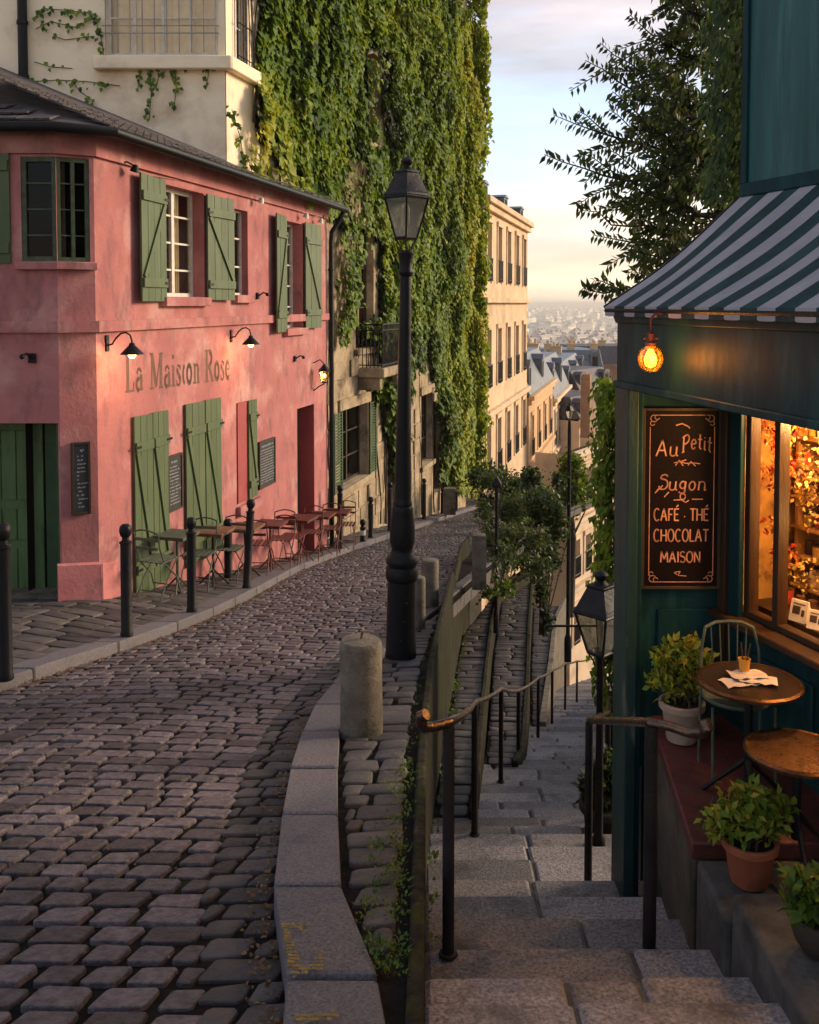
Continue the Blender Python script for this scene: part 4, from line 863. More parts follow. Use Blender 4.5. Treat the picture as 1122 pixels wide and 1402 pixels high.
def street_house(name, label, fr, s0, s1, z0, z1, floors, cols, wm, roofm, wh=1.9, ww=.95, depth=9., mans=1.9, ledges=(), z_first=None, end=True, loc=None, chim=2, railp=True):
    c = fr.P(s0, 0, z0); t = thing(name, label, 'house', tuple(loc or c)); ops = []
    for fz in floors:
        for k in range(cols):
            c_ = s0 + (s1 - s0) * (k + .5) / cols; ops.append((c_ - ww / 2, c_ + ww / 2, fz, fz + wh))
    mb = wall_open(fr, s0, s1, z0, z1, [(*o, .25) for o in ops])
    for a, flip in ((s0, 1), (s1, 0)):
        p = [fr.P(a, 0, z0), fr.P(a, -depth, z0), fr.P(a, -depth, z1), fr.P(a, 0, z1)]; mb.poly(p if flip else p[::-1])
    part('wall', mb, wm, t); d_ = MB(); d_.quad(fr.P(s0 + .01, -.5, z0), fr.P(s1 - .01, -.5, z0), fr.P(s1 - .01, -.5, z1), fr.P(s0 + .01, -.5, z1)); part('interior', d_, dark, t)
    for o in ops:
        w_ = hwin(fr, t, o, wm, rail_=railp); fr_ = MB(); fr_.fbox(fr, o[0] - .16, o[0] - .002, .004, .05, o[2] - .05, o[3] + .002); fr_.fbox(fr, o[1] + .002, o[1] + .16, .004, .05, o[2] - .05, o[3] + .002); fr_.fbox(fr, o[0] - .16, o[1] + .16, .004, .09, o[3] + .004, o[3] + .2); part('window_surround', fr_, wm, w_)
    mb = MB(); mb.fbox(fr, s0 - .15, s1 + .15, .004, .32, z1 - .12, z1 + .12); mb.fbox(fr, s0 - .08, s1 + .08, .004, .18, z1 - .38, z1 - .122); part('cornice', mb, wm, t, bevel=.03)
    for z in ledges: mb = MB(); mb.fbox(fr, s0 - .1, s1 + .1, .004, .22, z - .12, z + .1); part('ledge', mb, wm, t, bevel=.03)
    if mans:
        P = fr.P; b = [P(s0, .1, z1 + .12), P(s1, .1, z1 + .12), P(s1, -depth, z1 + .12), P(s0, -depth, z1 + .12)]; i_ = .9; tp = [P(s0 + .2, -i_, z1 + mans), P(s1 - .2, -i_, z1 + mans), P(s1 - .2, -depth + i_, z1 + mans), P(s0 + .2, -depth + i_, z1 + mans)]
        mb = MB(); mb.prism(b, tp); rf = part('mansard_roof', mb, roofm, t, bevel=.04)
        for k in range(0, cols, 2):
            c_ = s0 + (s1 - s0) * (k + .5) / cols; dm_ = MB(); dm_.fbox(fr, c_ - .5, c_ + .5, -1.2, -.12, z1 + .16, z1 + mans * .78); dm_.prism([P(c_ - .58, -.06, z1 + mans * .78), P(c_ + .58, -.06, z1 + mans * .78), P(c_ + .58, -1.4, z1 + mans * .78), P(c_ - .58, -1.4, z1 + mans * .78)], [P(c_ - .25, -.08, z1 + mans * .92), P(c_ + .25, -.08, z1 + mans * .92), P(c_ + .25, -1.4, z1 + mans * .92), P(c_ - .25, -1.4, z1 + mans * .92)])
            part('dormer', dm_, roofm, rf); g = MB(); g.quad(P(c_ - .32, -.112, z1 + .3), P(c_ + .32, -.112, z1 + .3), P(c_ + .32, -.112, z1 + mans * .7), P(c_ - .32, -.112, z1 + mans * .7)); part('dormer_pane', g, dark, rf)
        for k in range(chim):
            c_ = s0 + (s1 - s0) * (.06 + .9 * k / max(1, chim - 1)); mb = MB(); mb.fbox(fr, c_ - .28, c_ + .28, -3.2, -2.2, z1 + .13, z1 + mans + .55); mb.fbox(fr, c_ - .34, c_ + .34, -3.26, -2.14, z1 + mans + .55, z1 + mans + .65)
            for q in range(2): mb.lathe([(.10, 0), (.10, .35), (.08, .36)], fr.P(c_, -2.45 - q * .45, z1 + mans + .65), 8)
            part('chimney', mb, beige3, rf)
    return t
BF = IF
k0, k1 = (36.0 - 14.5) / .968, (48.6 - 14.5) / .968

street_house('apartment_house', 'tall beige apartment house with railed windows just right of the ivy wall', BF, k0, k1, -19, 3.95, (.85, -3.35, -7.1, -11.0), 5, beige, zinc, wh=2.3, ww=1.0, mans=.9, ledges=(.12, -4.35), chim=3)

street_house('slope_house', 'cream house with grey mansard roof stepping down the hill, next to the tall apartment house', BF, (49.4 - 14.5) / .968, (61 - 14.5) / .968, -30, -4.95, (-8.2, -11.8, -15.4), 4, beige3, zinc, wh=2.2, mans=2.1, ledges=(-8.6,))
street_house('slope_house', 'pale slate-roofed house in the middle of the row going down the hill', BF, (61.3 - 14.5) / .968, (72 - 14.5) / .968, -34, -6.3, (-9.4, -13, -16.6), 4, beige2, zinc, wh=2.2, mans=2.6, ledges=(-9.8,))
street_house('slope_house', 'farthest pale house of the row going down the hill, beneath the dark chimneys', BF, (72.3 - 14.5) / .968, (90 - 14.5) / .968, -38, -6.9, (-10, -13.6, -17.2), 5, beige, zinc, wh=2.2, mans=2.2)
# a lower house across the bend, turned towards us, with a tall bare gable
LFR = Fr((6.6, 38.5), (.62, 1.0)); 
street_house('lower_house', 'ochre house lower down the hill with ledges, partly behind the tall thin lamp post', LFR, 0, 5.0, -24, -6.2, (-8.6, -11.4, -14.2), 4, beige2, slate, wh=1.6, ww=.62, depth=1.6, mans=0, ledges=(-9.0, -11.8))
gb = thing('gable_wall', 'tall bare brown gable wall rising over the lower houses, left of the ivy strip', 'wall', (8.9, 46, -20))
gf = Fr((9.35, 49), (.33, .9)); P = gf.P
mb = MB(); mb.prism([P(0, 0, -24), P(3.2, 0, -24), P(3.2, -.5, -24), P(0, -.5, -24)], [P(0, 0, -4.0), P(3.2, 0, -6.4), P(3.2, -.5, -6.4), P(0, -.5, -4.0)]); part('gable_masonry', mb, brownw, gb, bevel=.05)
mb = MB(); mb.fbox(gf, .2, .8, -.45, -.05, -4.4, -3.7); part('chimney', mb, brownw, gb)
for (x, Y, zt, wd, m_, lb) in ((11.5, 64, -8.0, 5, beige2, 'small pinkish house behind the brown gable wall, beside the ivy strip'), (13.2, 74, -6.9, 6, beige3, 'ochre house behind the gable wall, farther down the slope')):
    fr_ = Fr((x, Y), (.8, 1)); street_house('slope_house', lb, fr_, 0, wd, -38, zt, (zt - 2.9, zt - 6), 3, m_, slate, wh=1.8, mans=1.6, chim=1)
# roofs just beyond
rr = random.Random(5)
for (x, Y, zt, wd, lb, wm_) in ((20.5, 118, -7.8, 9, 'dark roofed house with chimneys above the end of the sloping row', brownw), (27.5, 128, -10.2, 8, 'low dark roof right of the chimneys at the end of the row', beige2), (15.6, 104, -7.6, 6, 'grey roofed house just behind the mansard roofs of the row', beige), (25.5, 150, -9.6, 11, 'brown roofed house behind the chimneys', brownw)):
    fr_ = Fr((x, Y), (1, .15)); street_house('slope_house', lb, fr_, 0, wd, -50, zt, (zt - 2.9,), 3, wm_, slate if wm_ is brownw else zinc, wh=1.7, mans=2.4, chim=3, railp=False)
# the far city: the 280 nearest blocks are things, the rest one mass
wallc = [mat('city_wall', (.86, .72, .52), (.7, .56, .4), rough=.9, scale=.06, bump=0), mat('city_wall_pale', (.90, .80, .64), (.8, .68, .52), rough=.9, scale=.06, bump=0), mat('city_wall_ochre', (.62, .43, .26), (.5, .34, .2), rough=.9, scale=.06, bump=0)]
roofc = [mat('city_roof', (.46, .41, .36), (.30, .26, .23), rough=.6, scale=.2, bump=0), mat('city_roof_red', (.36, .17, .10), (.25, .12, .07), rough=.8, scale=.2, bump=0)]
wdark = mat('city_window', (.09, .075, .06), (.06, .05, .045), rough=.3, scale=1, bump=0)
def city_proto(w_, d_, h_, wm_, rm_, name='city_block'):
    t = thing(name, 'pale block of flats in the hazy city below, one of many alike', 'house', (0, 0, 0), 0, 'far city blocks'); mb = MB(); mb.box(-w_ / 2, w_ / 2, -d_ / 2, d_ / 2, -20, h_); wmb = mb
    i_ = min(w_, d_) * .22; mb = MB(); mb.prism([(-w_ / 2 - .3, -d_ / 2 - .3, h_ + .01), (w_ / 2 + .3, -d_ / 2 - .3, h_ + .01), (w_ / 2 + .3, d_ / 2 + .3, h_ + .01), (-w_ / 2 - .3, d_ / 2 + .3, h_ + .01)], [(-w_ / 2 + i_, -d_ / 2 + i_, h_ + 3.2), (w_ / 2 - i_, -d_ / 2 + i_, h_ + 3.2), (w_ / 2 - i_, d_ / 2 - i_, h_ + 3.2), (-w_ / 2 + i_, d_ / 2 - i_, h_ + 3.2)]); rf = part('roof', mb, rm_, t, world=False)
    for sx in (-.3, .25): mb = MB(); mb.box(w_ * sx, w_ * sx + 1, -1.5, 1.5, h_ + 2, h_ + 5.2); part('chimney', mb, brownw, rf, world=False)
    mb = wmb; nw = len(mb.f)
    for fl in range(int((h_ + 3) / 3.4)):
        z = h_ - 3 - fl * 3.4
        for k in range(int(w_ / 3)): x = -w_ / 2 + 1 + k * 3; mb.box(x, x + 1.2, -d_ / 2 - .06, -d_ / 2 + .1, z, z + 2)
        for k in range(int(d_ / 3)): y = -d_ / 2 + 1 + k * 3; mb.box(-w_ / 2 - .06, -w_ / 2 + .1, y, y + 1.2, z, z + 2)
    part('wall', mb, [wm_, wdark], t, world=False, mi=[0] * nw + [1] * (len(mb.f) - nw)); return t
protos = [city_proto(16, 11, 13, wallc[0], roofc[0]), city_proto(22, 12, 17, wallc[1], roofc[0]), city_proto(13, 10, 11, wallc[2], roofc[1]), city_proto(26, 14, 19, wallc[1], roofc[0])]
used = [False] * 4; cells = []
for Y in np.geomspace(175, 5000, 120):
    u = .10
    while u < .235:
        w_ = (20 + 12 * rng.random()); cells.append((u * Y + rng.normal(0, 3), Y + rng.normal(0, 6))); u += w_ / Y
cells.sort(key=lambda c: c[1]); near = cells[:280]; far = cells[280:]
print('city cells', len(cells), near[-1][1])
for (x, y) in near:
    k = int(rng.integers(0, 4)); z = terr(x, y) + rng.random() * 5 - (3 if y < 320 else 0); rz = rng.normal(.85, .3)
    if not used[k]: o = protos[k]; o.location = (x, y, z); o.rotation_euler.z = rz; used[k] = True
    else: dup(protos[k], (x, y, z), rz)
def citymass(name, lst, m, roofm, flat):
    mb = MB(); rb = MB()
    for (x, y) in lst:
        w_, d_, h_ = 12 + 22 * rng.random(), 9 + 7 * rng.random(), 9 + 16 * rng.random() ** 1.6 + (14 if rng.random() < .03 else 0); z = terr(x, y); a = rng.normal(.85, .3); c, s_ = math.cos(a), math.sin(a)
        Pq = lambda X, Y_, Z: (x + c * X - s_ * Y_, y + s_ * X + c * Y_, z + Z)
        b = [(-w_ / 2, -d_ / 2), (w_ / 2, -d_ / 2), (w_ / 2, d_ / 2), (-w_ / 2, d_ / 2)]
        mb.hexa([Pq(*q, -8) for q in b] + [Pq(*q, h_) for q in b]); i_ = .6
        rb.prism([Pq(q[0] * 1.03, q[1] * 1.03, h_ + .05) for q in b], [Pq(q[0] * i_, q[1] * i_, h_ + 3) for q in b])
    t = thing(name, 'dense mass of pale far city houses fading into haze at the horizon', 'city', (x, y, z)); t['kind'] = 'stuff'
    part('city_walls', mb, m, t, kind='stuff', smooth=False); part('city_roofs', rb, roofm, t, kind='stuff', smooth=False)
citymass('distant_city', far, wallc[1], roofc[0], True)
# ================================================================== CAFE ON THE RIGHT
FF = Fr((1.005, 4.6), (.305, -1.57)); WF = Fr((1.55, 4.6), (.33, -1)); SF = Fr((1.05, 4.62), (1, 0)); UF = Fr((1.69, 4.82), (.316, -1))
cf = thing('corner_cafe', 'dark teal corner cafe with striped awning and warm lit window, above the stairs', 'cafe', (1.4, 4.3, -2.1))
tz = lambda Y: -2.13 + .09 * (Y - 3.66) / .94
FT, FB = -.045, -.385
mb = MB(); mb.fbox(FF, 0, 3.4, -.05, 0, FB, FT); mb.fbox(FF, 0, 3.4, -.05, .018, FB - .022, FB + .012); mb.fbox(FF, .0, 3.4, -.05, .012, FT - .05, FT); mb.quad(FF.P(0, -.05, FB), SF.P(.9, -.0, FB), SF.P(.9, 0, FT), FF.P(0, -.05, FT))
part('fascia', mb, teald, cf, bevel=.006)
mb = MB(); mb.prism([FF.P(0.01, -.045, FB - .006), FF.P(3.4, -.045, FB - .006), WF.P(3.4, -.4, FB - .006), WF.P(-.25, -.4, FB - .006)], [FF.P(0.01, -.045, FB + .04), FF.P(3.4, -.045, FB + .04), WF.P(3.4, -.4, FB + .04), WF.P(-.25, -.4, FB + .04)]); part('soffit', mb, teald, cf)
# pillar at the corner, standing on the steps
mb = MB(); mb.box(1.045, 1.098, 4.52, 4.80, -3.25, FB - .008); part('corner_pillar', mb, pilast, cf, bevel=.006)
mb = MB(); mb.box(1.100, 1.128, 4.555, 4.80, -3.25, FB - .008); part('pillar_side', mb, teald, cf, bevel=.006)
mb = MB(); mb.box(1.035, 1.20, 4.50, 4.82, -3.25, -2.80); 
# frontal wall that carries the sign
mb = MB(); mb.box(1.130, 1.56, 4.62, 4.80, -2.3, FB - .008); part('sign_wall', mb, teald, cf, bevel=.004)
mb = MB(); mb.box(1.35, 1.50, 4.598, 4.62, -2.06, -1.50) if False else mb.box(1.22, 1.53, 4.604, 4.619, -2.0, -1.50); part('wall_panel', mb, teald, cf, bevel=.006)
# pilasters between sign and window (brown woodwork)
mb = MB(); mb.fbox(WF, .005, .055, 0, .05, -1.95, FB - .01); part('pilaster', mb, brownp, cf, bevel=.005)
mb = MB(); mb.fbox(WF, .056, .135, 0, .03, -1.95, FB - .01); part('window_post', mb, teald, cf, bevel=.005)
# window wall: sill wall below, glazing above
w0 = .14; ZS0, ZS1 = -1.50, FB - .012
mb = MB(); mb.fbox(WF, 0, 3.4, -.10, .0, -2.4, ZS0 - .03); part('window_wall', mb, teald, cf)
mb = MB()
for i in range(5): a = .08 + i * .62; mb.fbox(WF, a, a + .54, .001, .02, -2.0, ZS0 - .14)
part('wall_panel', mb, teald, cf, bevel=.008)
mb = MB(); mb.fbox(WF, -.02, 3.4, -.12, .09, ZS0 - .03, ZS0 + .005); sl_ = part('window_sill', mb, brownp, cf, bevel=.008)
wn = MB()
for s in (w0, w0 + .20, w0 + .20 + .95, w0 + 2.1): wn.fbox(WF, s - .018, s + .018, -.07, -.01, ZS0 + .006, ZS1)
wn.fbox(WF, w0, 3.3, -.068, -.012, ZS1 - .03, ZS1 - .001); wn.fbox(WF, w0, 3.3, -.068, -.012, ZS0 + .006, ZS0 + .035)
wn_ = part('shop_window', wn, brownp, cf, bevel=.004)
gp = MB(); gp.quad(WF.P(w0, -.04, ZS0), WF.P(3.3, -.04, ZS0), WF.P(3.3, -.04, ZS1), WF.P(w0, -.04, ZS1)); part('pane', gp, glassmat('shop_glass', (.97, .93, .86), .03), wn_, smooth=False)
# room behind the glass
room = mat('warm_room_wall', (.50, .26, .07), (.24, .11, .03), rough=.8, scale=5, bump=.3, c3=(.12, .05, .02), s3=4)
mb = MB(); q = lambda s, n, z: WF.P(s, n, z); a0, a1, dn, zf, zc = -.1, 3.4, -1.25, -2.1, FB - .016
mb.quad(q(a0, dn, zf), q(a1, dn, zf), q(a1, dn, zc), q(a0, dn, zc)); mb.quad(q(a0, -.1, zf), q(a0, dn, zf), q(a0, dn, zc), q(a0, -.1, zc)); mb.quad(q(a1, dn, zf), q(a1, -.1, zf), q(a1, -.1, zc), q(a1, dn, zc)); mb.quad(q(a0, -.1, zf), q(a1, -.1, zf), q(a1, dn, zf), q(a0, dn, zf)); mb.quad(q(a0, -.1, zc), q(a0, dn, zc), q(a1, dn, zc), q(a1, -.1, zc))
part('room', mb, room, cf, smooth=False)
mb = MB(); 
for z in (-1.42, -1.27, -1.12, -.97, -.82, -.67): mb.fbox(WF, -.05, 3.3, -.62, -.42, z - .012, z)
for s in (-.04, .36, .74, 1.3, 2.0): mb.fbox(WF, s, s + .02, -.60, -.44, -1.42, zc - .02)
part('shelves', mb, mat('shelf_wood', (.34, .16, .05), (.2, .09, .03), rough=.5, scale=6), cf, bevel=.002)
mb = MB(); mb.fbox(WF, .0, 3.3, -.40, -.13, ZS0 - .01, ZS0 + .03); part('display_ledge', mb, brownp, cf)
# goods on the shelves
gm = [mat('amber_glass', (.75, .36, .05), (.5, .2, .03), rough=.15, scale=8, bump=0), mat('golden_tin', (.85, .55, .14), (.5, .28, .05), rough=.3, scale=9, bump=.1, metal=.5), mat('red_tin', (.45, .05, .02), (.25, .03, .015), rough=.35, scale=9, bump=0), mat('brown_jar', (.10, .04, .015), (.05, .02, .01), rough=.2, scale=9, bump=0), mat('cream_packet', (.85, .66, .36), (.6, .4, .2), rough=.7, scale=15, bump=.2), mat('green_bottle', (.05, .10, .02), (.03, .05, .01), rough=.15, scale=9, bump=0)]
pr = []
def gp_(nm, m, prof, lab, cat, n=10, lid=None):
    t = thing(nm, lab, cat, (0, 0, 0), 0, 'goods on the cafe shelves'); mb = MB(); mb.lathe(prof, n=n); part(nm + '_body', mb, m, t, world=False)
    l = MB(); l.lathe(lid or [(prof[-1][0] + .004, prof[-1][1]), (prof[-1][0] + .004, prof[-1][1] + .012), (.001, prof[-1][1] + .014)], n=n); part('lid', l, gm[3], t, world=False); return t
pr.append(gp_('bottle', gm[0], [(.022, 0), (.023, .10), (.010, .135), (.009, .165)], 'amber bottle among the goods on the lit cafe shelves', 'bottle'))
pr.append(gp_('tin', gm[1], [(.030, 0), (.030, .075)], 'golden tin among the goods on the lit cafe shelves', 'tin', 14))
pr.append(gp_('tin', gm[2], [(.026, 0), (.026, .10)], 'red tin among the goods on the lit cafe shelves', 'tin', 4))
pr.append(gp_('jar', gm[3], [(.028, 0), (.030, .05), (.024, .085)], 'dark jar among the goods on the lit cafe shelves', 'jar'))
pr.append(gp_('packet', gm[4], [(.036, 0), (.034, .11), (.02, .125)], 'cream packet among the goods on the lit cafe shelves', 'packet', 4))
pr.append(gp_('bottle', gm[5], [(.023, 0), (.024, .11), (.010, .15), (.009, .18)], 'green bottle among the goods on the lit cafe shelves', 'bottle'))
first = [True] * 6
what = [o_['label'].split(' among')[0] for o_ in pr]
def put(k, p, rz, where):
    lb = what[k] + ' ' + where; pr[k].scale = (.78, .78, .72)
    if first[k]: pr[k].location = p; pr[k].rotation_euler.z = rz; first[k] = False; pr[k]['label'] = lb
    else: dup(pr[k], p, rz, lb)
for z, wh_ in ((-1.42, 'on the lowest lit shelf in the cafe window'), (-1.27, 'on the second shelf from below in the cafe window'), (-1.12, 'on the third shelf from below in the cafe window'), (-.97, 'on the fourth shelf from below in the cafe window'), (-.82, 'on the shelf below the top one in the cafe window'), (-.67, 'on the top shelf in the cafe window')):
    s = .0
    while s < 1.75:
        k = int(rng.choice([0, 1, 1, 2, 3, 4, 4, 5], p=[.2, .15, .15, .12, .1, .1, .1, .08])); put(k, tuple(WF.P(s, -.47 - .05 * rng.random(), z + .001)), rng.random() * 3, wh_); s += .056 + .02 * rng.random()
s = .12
while s < 1.3:
    k = int(rng.choice([0, 1, 2, 3, 4, 4])); put(k, tuple(WF.P(s, -.30 + .05 * rng.random(), ZS0 + .032)), rng.random() * 3, 'at the front of the cafe window, just above its sill'); s += .075 + .04 * rng.random()
# dried flowers / sprigs hanging in the window
pos, dr_, nr_, ln, tint = [], [], [], [], []
for c in range(150):
    s_, z_ = .1 + 1.2 * rng.random(), -1.45 + .95 * rng.random()
    n = 26; o = np.array(WF.P(s_, -.30 - .12 * rng.random(), z_)); P_ = o + rng.normal(0, .035, (n, 3)); pos += [tuple(x) for x in P_]; dr_ += [tuple(x) for x in rdir(n)]; nr_ += [tuple(x) for x in rdir(n)]; ln += list(.012 + .022 * rng.random(n)); tint += list(rng.random(n))
gold = leafmat('dried_flowers', [(.06, .025, .01), (.25, .13, .02), (.75, .52, .12), (.9, .75, .32)])
v, f = leaves(pos, dr_, nr_, ln, np.array(ln) * .6); hang = thing('dried_flowers', 'dried golden flowers and sprigs crowding the lit cafe window', 'dried flowers', tuple(WF.P(.6, -.3, -.9))); raw('flower_heads', v, f, gold, attr=rep(np.array(tint)), parent=hang)
mb = MB(); mb.tube([WF.P(.05, -.34, -.5), WF.P(2, -.34, -.5)], .004, 5); part('string', mb, black, hang)
pos, dr_, nr_, ln, tint = [], [], [], [], []
for c in range(16):
    o = np.array(WF.P(.02 + .22 * rng.random(), -.14 - .14 * rng.random(), -1.35 + .85 * rng.random())); n = 34; P_ = o + rng.normal(0, .024, (n, 3)); pos += [tuple(x) for x in P_]; dr_ += [tuple(x) for x in rdir(n) - np.array([0, 0, .8])]; nr_ += [tuple(x) for x in rdir(n)]; ln += list(.022 + .022 * rng.random(n)); tint += list(rng.random(n))
v, f = leaves(pos, dr_, nr_, ln, np.array(ln) * .5); hg2 = thing('dried_flowers', 'red and rust coloured dried bunches hanging at the far side of the cafe window', 'dried flowers', tuple(WF.P(.12, -.2, -.9))); raw('flower_heads', v, f, leafmat('red_bunches', [(.10, .01, .008), (.35, .03, .015), (.5, .16, .03), (.6, .35, .08)]), attr=rep(np.array(tint)), parent=hg2)
mb = MB(); mb.tube([WF.P(.12, -.2, -1.35), WF.P(.12, -.2, -.42)], .003, 5); part('string', mb, black, hg2)
bul = emit('lit_bulb', (1, .72, .28), 9.)
for s_, n_, z_, e_ in ((.42, -.26, -.50, 26), (.95, -.24, -.50, 24), (.62, -.38, -1.0, 8), (1.6, -.3, -.5, 16)):
    t = thing('pendant_bulb', 'small lit bulb inside the cafe window', 'lamp', tuple(WF.P(s_, n_, z_)), 0, 'bulbs inside the cafe'); mb = MB(); mb.ball((0, 0, 0), .022, 12, 8); part('bulb', mb, bul, t, world=False); mb = MB(); mb.tube([(0, 0, .02), (0, 0, -z_ + zc)], .003, 5); mb.lathe([(.012, .018), (.012, .04)], n=8); part('flex', mb, black, t, world=False)
    l = bpy.data.lights.new('bulb_light', 'POINT'); l.energy = e_; l.color = (1, .58, .20); l.shadow_soft_size = .03; lo_ = bpy.data.objects.new('bulb_light', l); COL.objects.link(lo_); lo_.parent = t; lo_.location = (0, 0, -.045)
# menu cards standing on the sill
def card(px, py, Yw, wd, ht, rz, lab):
    s_, z_ = WF.hit(px, py, -.16); t = thing('menu_card', lab, 'menu card', tuple(WF.P(s_, -.16, ZS0 + .033)), math.atan2(WF.d.y, WF.d.x) + rz); mb = MB(); mb.prism([(-wd / 2, -.03, 0), (wd / 2, -.03, 0), (wd / 2, .03, 0), (-wd / 2, .03, 0)], [(-wd / 2, -.002, ht), (wd / 2, -.002, ht), (wd / 2, .006, ht), (-wd / 2, .006, ht)]); part('card', mb, paper, t, world=False)
    mb = MB(); 
    def fq(x0, x1, h0, h1): 
        y = lambda h: -.0315 + .028 * h / ht; mb.quad((x0, y(h0), h0), (x1, y(h0), h0), (x1, y(h1), h1), (x0, y(h1), h1))
    fq(-wd * .35, wd * .1, ht * .35, ht * .72); part('printed_picture', mb, brownp, t, world=False)
    mb = MB(); fq(wd * .18, wd * .36, ht * .3, ht * .6); fq(-wd * .35, wd * .36, ht * .80, ht * .86); part('printed_lines', mb, woodf, t, world=False)
card(1096, 850, 0, .085, .095, .3, 'pinkish menu card standing at the near corner of the cafe window'); card(1118, 872, 0, .07, .08, .5, 'smaller menu card beside the pinkish one in the cafe window')
# upper storey
mb = MB(); P = UF.P; mb.hexa([P(0, 0, .545), P(3.6, 0, .545), P(3.6, -2.6, .545), P(0, -2.6, .545), P(0, 0, 7), P(3.6, 0, 7), P(3.6, -2.6, 7), P(0, -2.6, 7)]); part('upper_storey', mb, teal, cf)
mb = MB(); mb.fbox(UF, -.012, 3.6, .001, .022, .535, .60); mb.fbox(UF, -.014, .03, .001, .016, .602, 7); part('upper_trim', mb, teald, cf, bevel=.003)
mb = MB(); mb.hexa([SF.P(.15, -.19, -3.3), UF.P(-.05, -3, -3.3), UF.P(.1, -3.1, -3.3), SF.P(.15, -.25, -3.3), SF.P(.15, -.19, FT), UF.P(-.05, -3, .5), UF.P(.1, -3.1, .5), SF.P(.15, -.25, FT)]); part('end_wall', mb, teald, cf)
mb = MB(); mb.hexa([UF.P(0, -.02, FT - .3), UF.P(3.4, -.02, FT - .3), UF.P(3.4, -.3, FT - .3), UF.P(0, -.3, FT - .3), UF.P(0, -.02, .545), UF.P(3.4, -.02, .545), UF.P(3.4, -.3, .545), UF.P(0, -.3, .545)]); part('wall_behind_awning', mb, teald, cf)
# awning
awm = [mat('awning_pale', (.36, .325, .345), (.27, .245, .26), rough=.8, scale=4, bump=.25, c3=(.28, .26, .28), s3=5), mat('awning_teal', (.008, .034, .038), (.005, .024, .028), rough=.75, scale=4, bump=.25, c3=(.016, .052, .054), s3=3)]
SW = .112; NS_ = 30
def awp(s, t, sag=True):
    a = FF.P(s - .03, .045, FT + .03); b = UF.P(max(-.02, s * .985 - .02), .012, .535); p = a + (b - a) * t
    return p - Vector((0, 0, (.028 * math.sin(math.pi * t) + .010 * math.sin(s * 7 + t * 3) * math.sin(math.pi * t))))
mb = MB(); mi_ = []
if True:
    for k in range(NS_):
        s0, s1 = k * SW, (k + 1) * SW
        for i in range(10):
            t0, t1 = i / 10, (i + 1) / 10; mb.quad(awp(s0, t0), awp(s1, t0), awp(s1, t1), awp(s0, t1))
        # valance with a rounded end
        top = [awp(s0, 0), awp(s1, 0)]; dn = Vector((0, 0, -1)); pts = [(0, 0), (0, .044), (.08, .047), (.5, .048), (.92, .047), (1, .044), (1, 0)]
        fr_ = lambda u, h, n: top[0] + (top[1] - top[0]) * u + dn * h + FF.n * n
        mb.poly([fr_(u, h, .004) for u, h in pts][::-1]); mb.poly([fr_(u, h, -.002) for u, h in pts])
        for (u0, h0), (u1, h1) in zip(pts[:-1], pts[1:]): mb.quad(fr_(u0, h0, .004), fr_(u0, h0, -.002), fr_(u1, h1, -.002), fr_(u1, h1, .004))
        mi_ += [k % 2] * (len(mb.f) - len(mi_))
    part('awning', mb, awm, cf, mi=mi_, smooth=False)
mb = MB(); mb.tube([awp(0, t) + Vector((-.004, .006, -.006)) for t in np.linspace(0, 1, 8)], .011, 6); mb.tube([awp(0, 0) + Vector((0, 0, -.02)), awp(3.2, 0) + Vector((0, 0, -.02))], .010, 6); part('awning_frame', mb, black, cf)
# terrace slab with its wall, and cheek blocks
ter = thing('cafe_terrace', 'narrow red floored cafe terrace on a stone wall beside the stairs', 'terrace', (1.2, 4.1, -3))
e0, e1 = Vector((1.10, 3.66, 0)), Vector((1.195, 4.62, 0)); r0, r1 = WF.P(1.0, 0, 0), WF.P(0, 0, 0)
e0 = Vector((*[ (lambda p: p.x)(hitz(958, 1177, tz))], 3.66, 0)); print('terrace edge', e0)
def V3(p, z): return Vector((p.x, p.y, z))
mb = MB(); mb.prism([V3(e0, tz(e0.y) - .07), Vector((3.0, 3.66, tz(3.66) - .07)), V3(r1, tz(4.6) - .07) + Vector((1.2, .1, 0)), V3(e1, tz(4.62) - .07)], [V3(e0, tz(e0.y)), Vector((3.0, 3.66, tz(3.66))), V3(r1, tz(4.6)) + Vector((1.2, .1, 0)), V3(e1, tz(4.62))]); part('terrace_floor', mb, redfloor, ter, bevel=.008)
i0, i1 = e0 + Vector((.012, .01, 0)), e1 + Vector((.012, 0, 0))
mb = MB(); mb.prism([V3(i0, -3.6), Vector((3, 3.67, -3.6)), V3(i1, -3.6) + Vector((1.8, .1, 0)), V3(i1, -3.6)], [V3(i0, tz(3.66) - .072), Vector((3, 3.67, tz(3.66) - .072)), V3(i1, tz(4.6) - .072) + Vector((1.8, .1, 0)), V3(i1, tz(4.6) - .072)]); part('terrace_masonry', mb, mat('damp_stone', (.11, .082, .055), (.05, .038, .026), rough=.8, scale=5, bump=.6, c3=(.03, .028, .018), s3=3), ter, bevel=.01)
mb = MB(); x1_ = e0.x + .015; mb.hexa([(x1_, 3.30, -3.6), (3, 3.30, -3.6), (3, 3.655, -3.6), (x1_, 3.655, -3.6), (x1_, 3.30, -2.20), (3, 3.30, -2.20), (3, 3.655, -2.19), (x1_, 3.655, -2.19)])
solo('cheek_block', mb, cheek, 'stone block beside the stairs carrying the terracotta pot, just below the red terrace', 'stone block', loc=(x1_, 3.4, -3.2), bevel=.02)
c_ = hitz(1017, 1243, lambda Y: -2.09); c2_ = hitz(1108, 1402, lambda Y: -2.09); print('cheek2', c_, c2_)
mb = MB(); k_ = (c2_.x - c_.x) / (c2_.y - c_.y); xx = lambda Y: c_.x + k_ * (Y - c_.y)
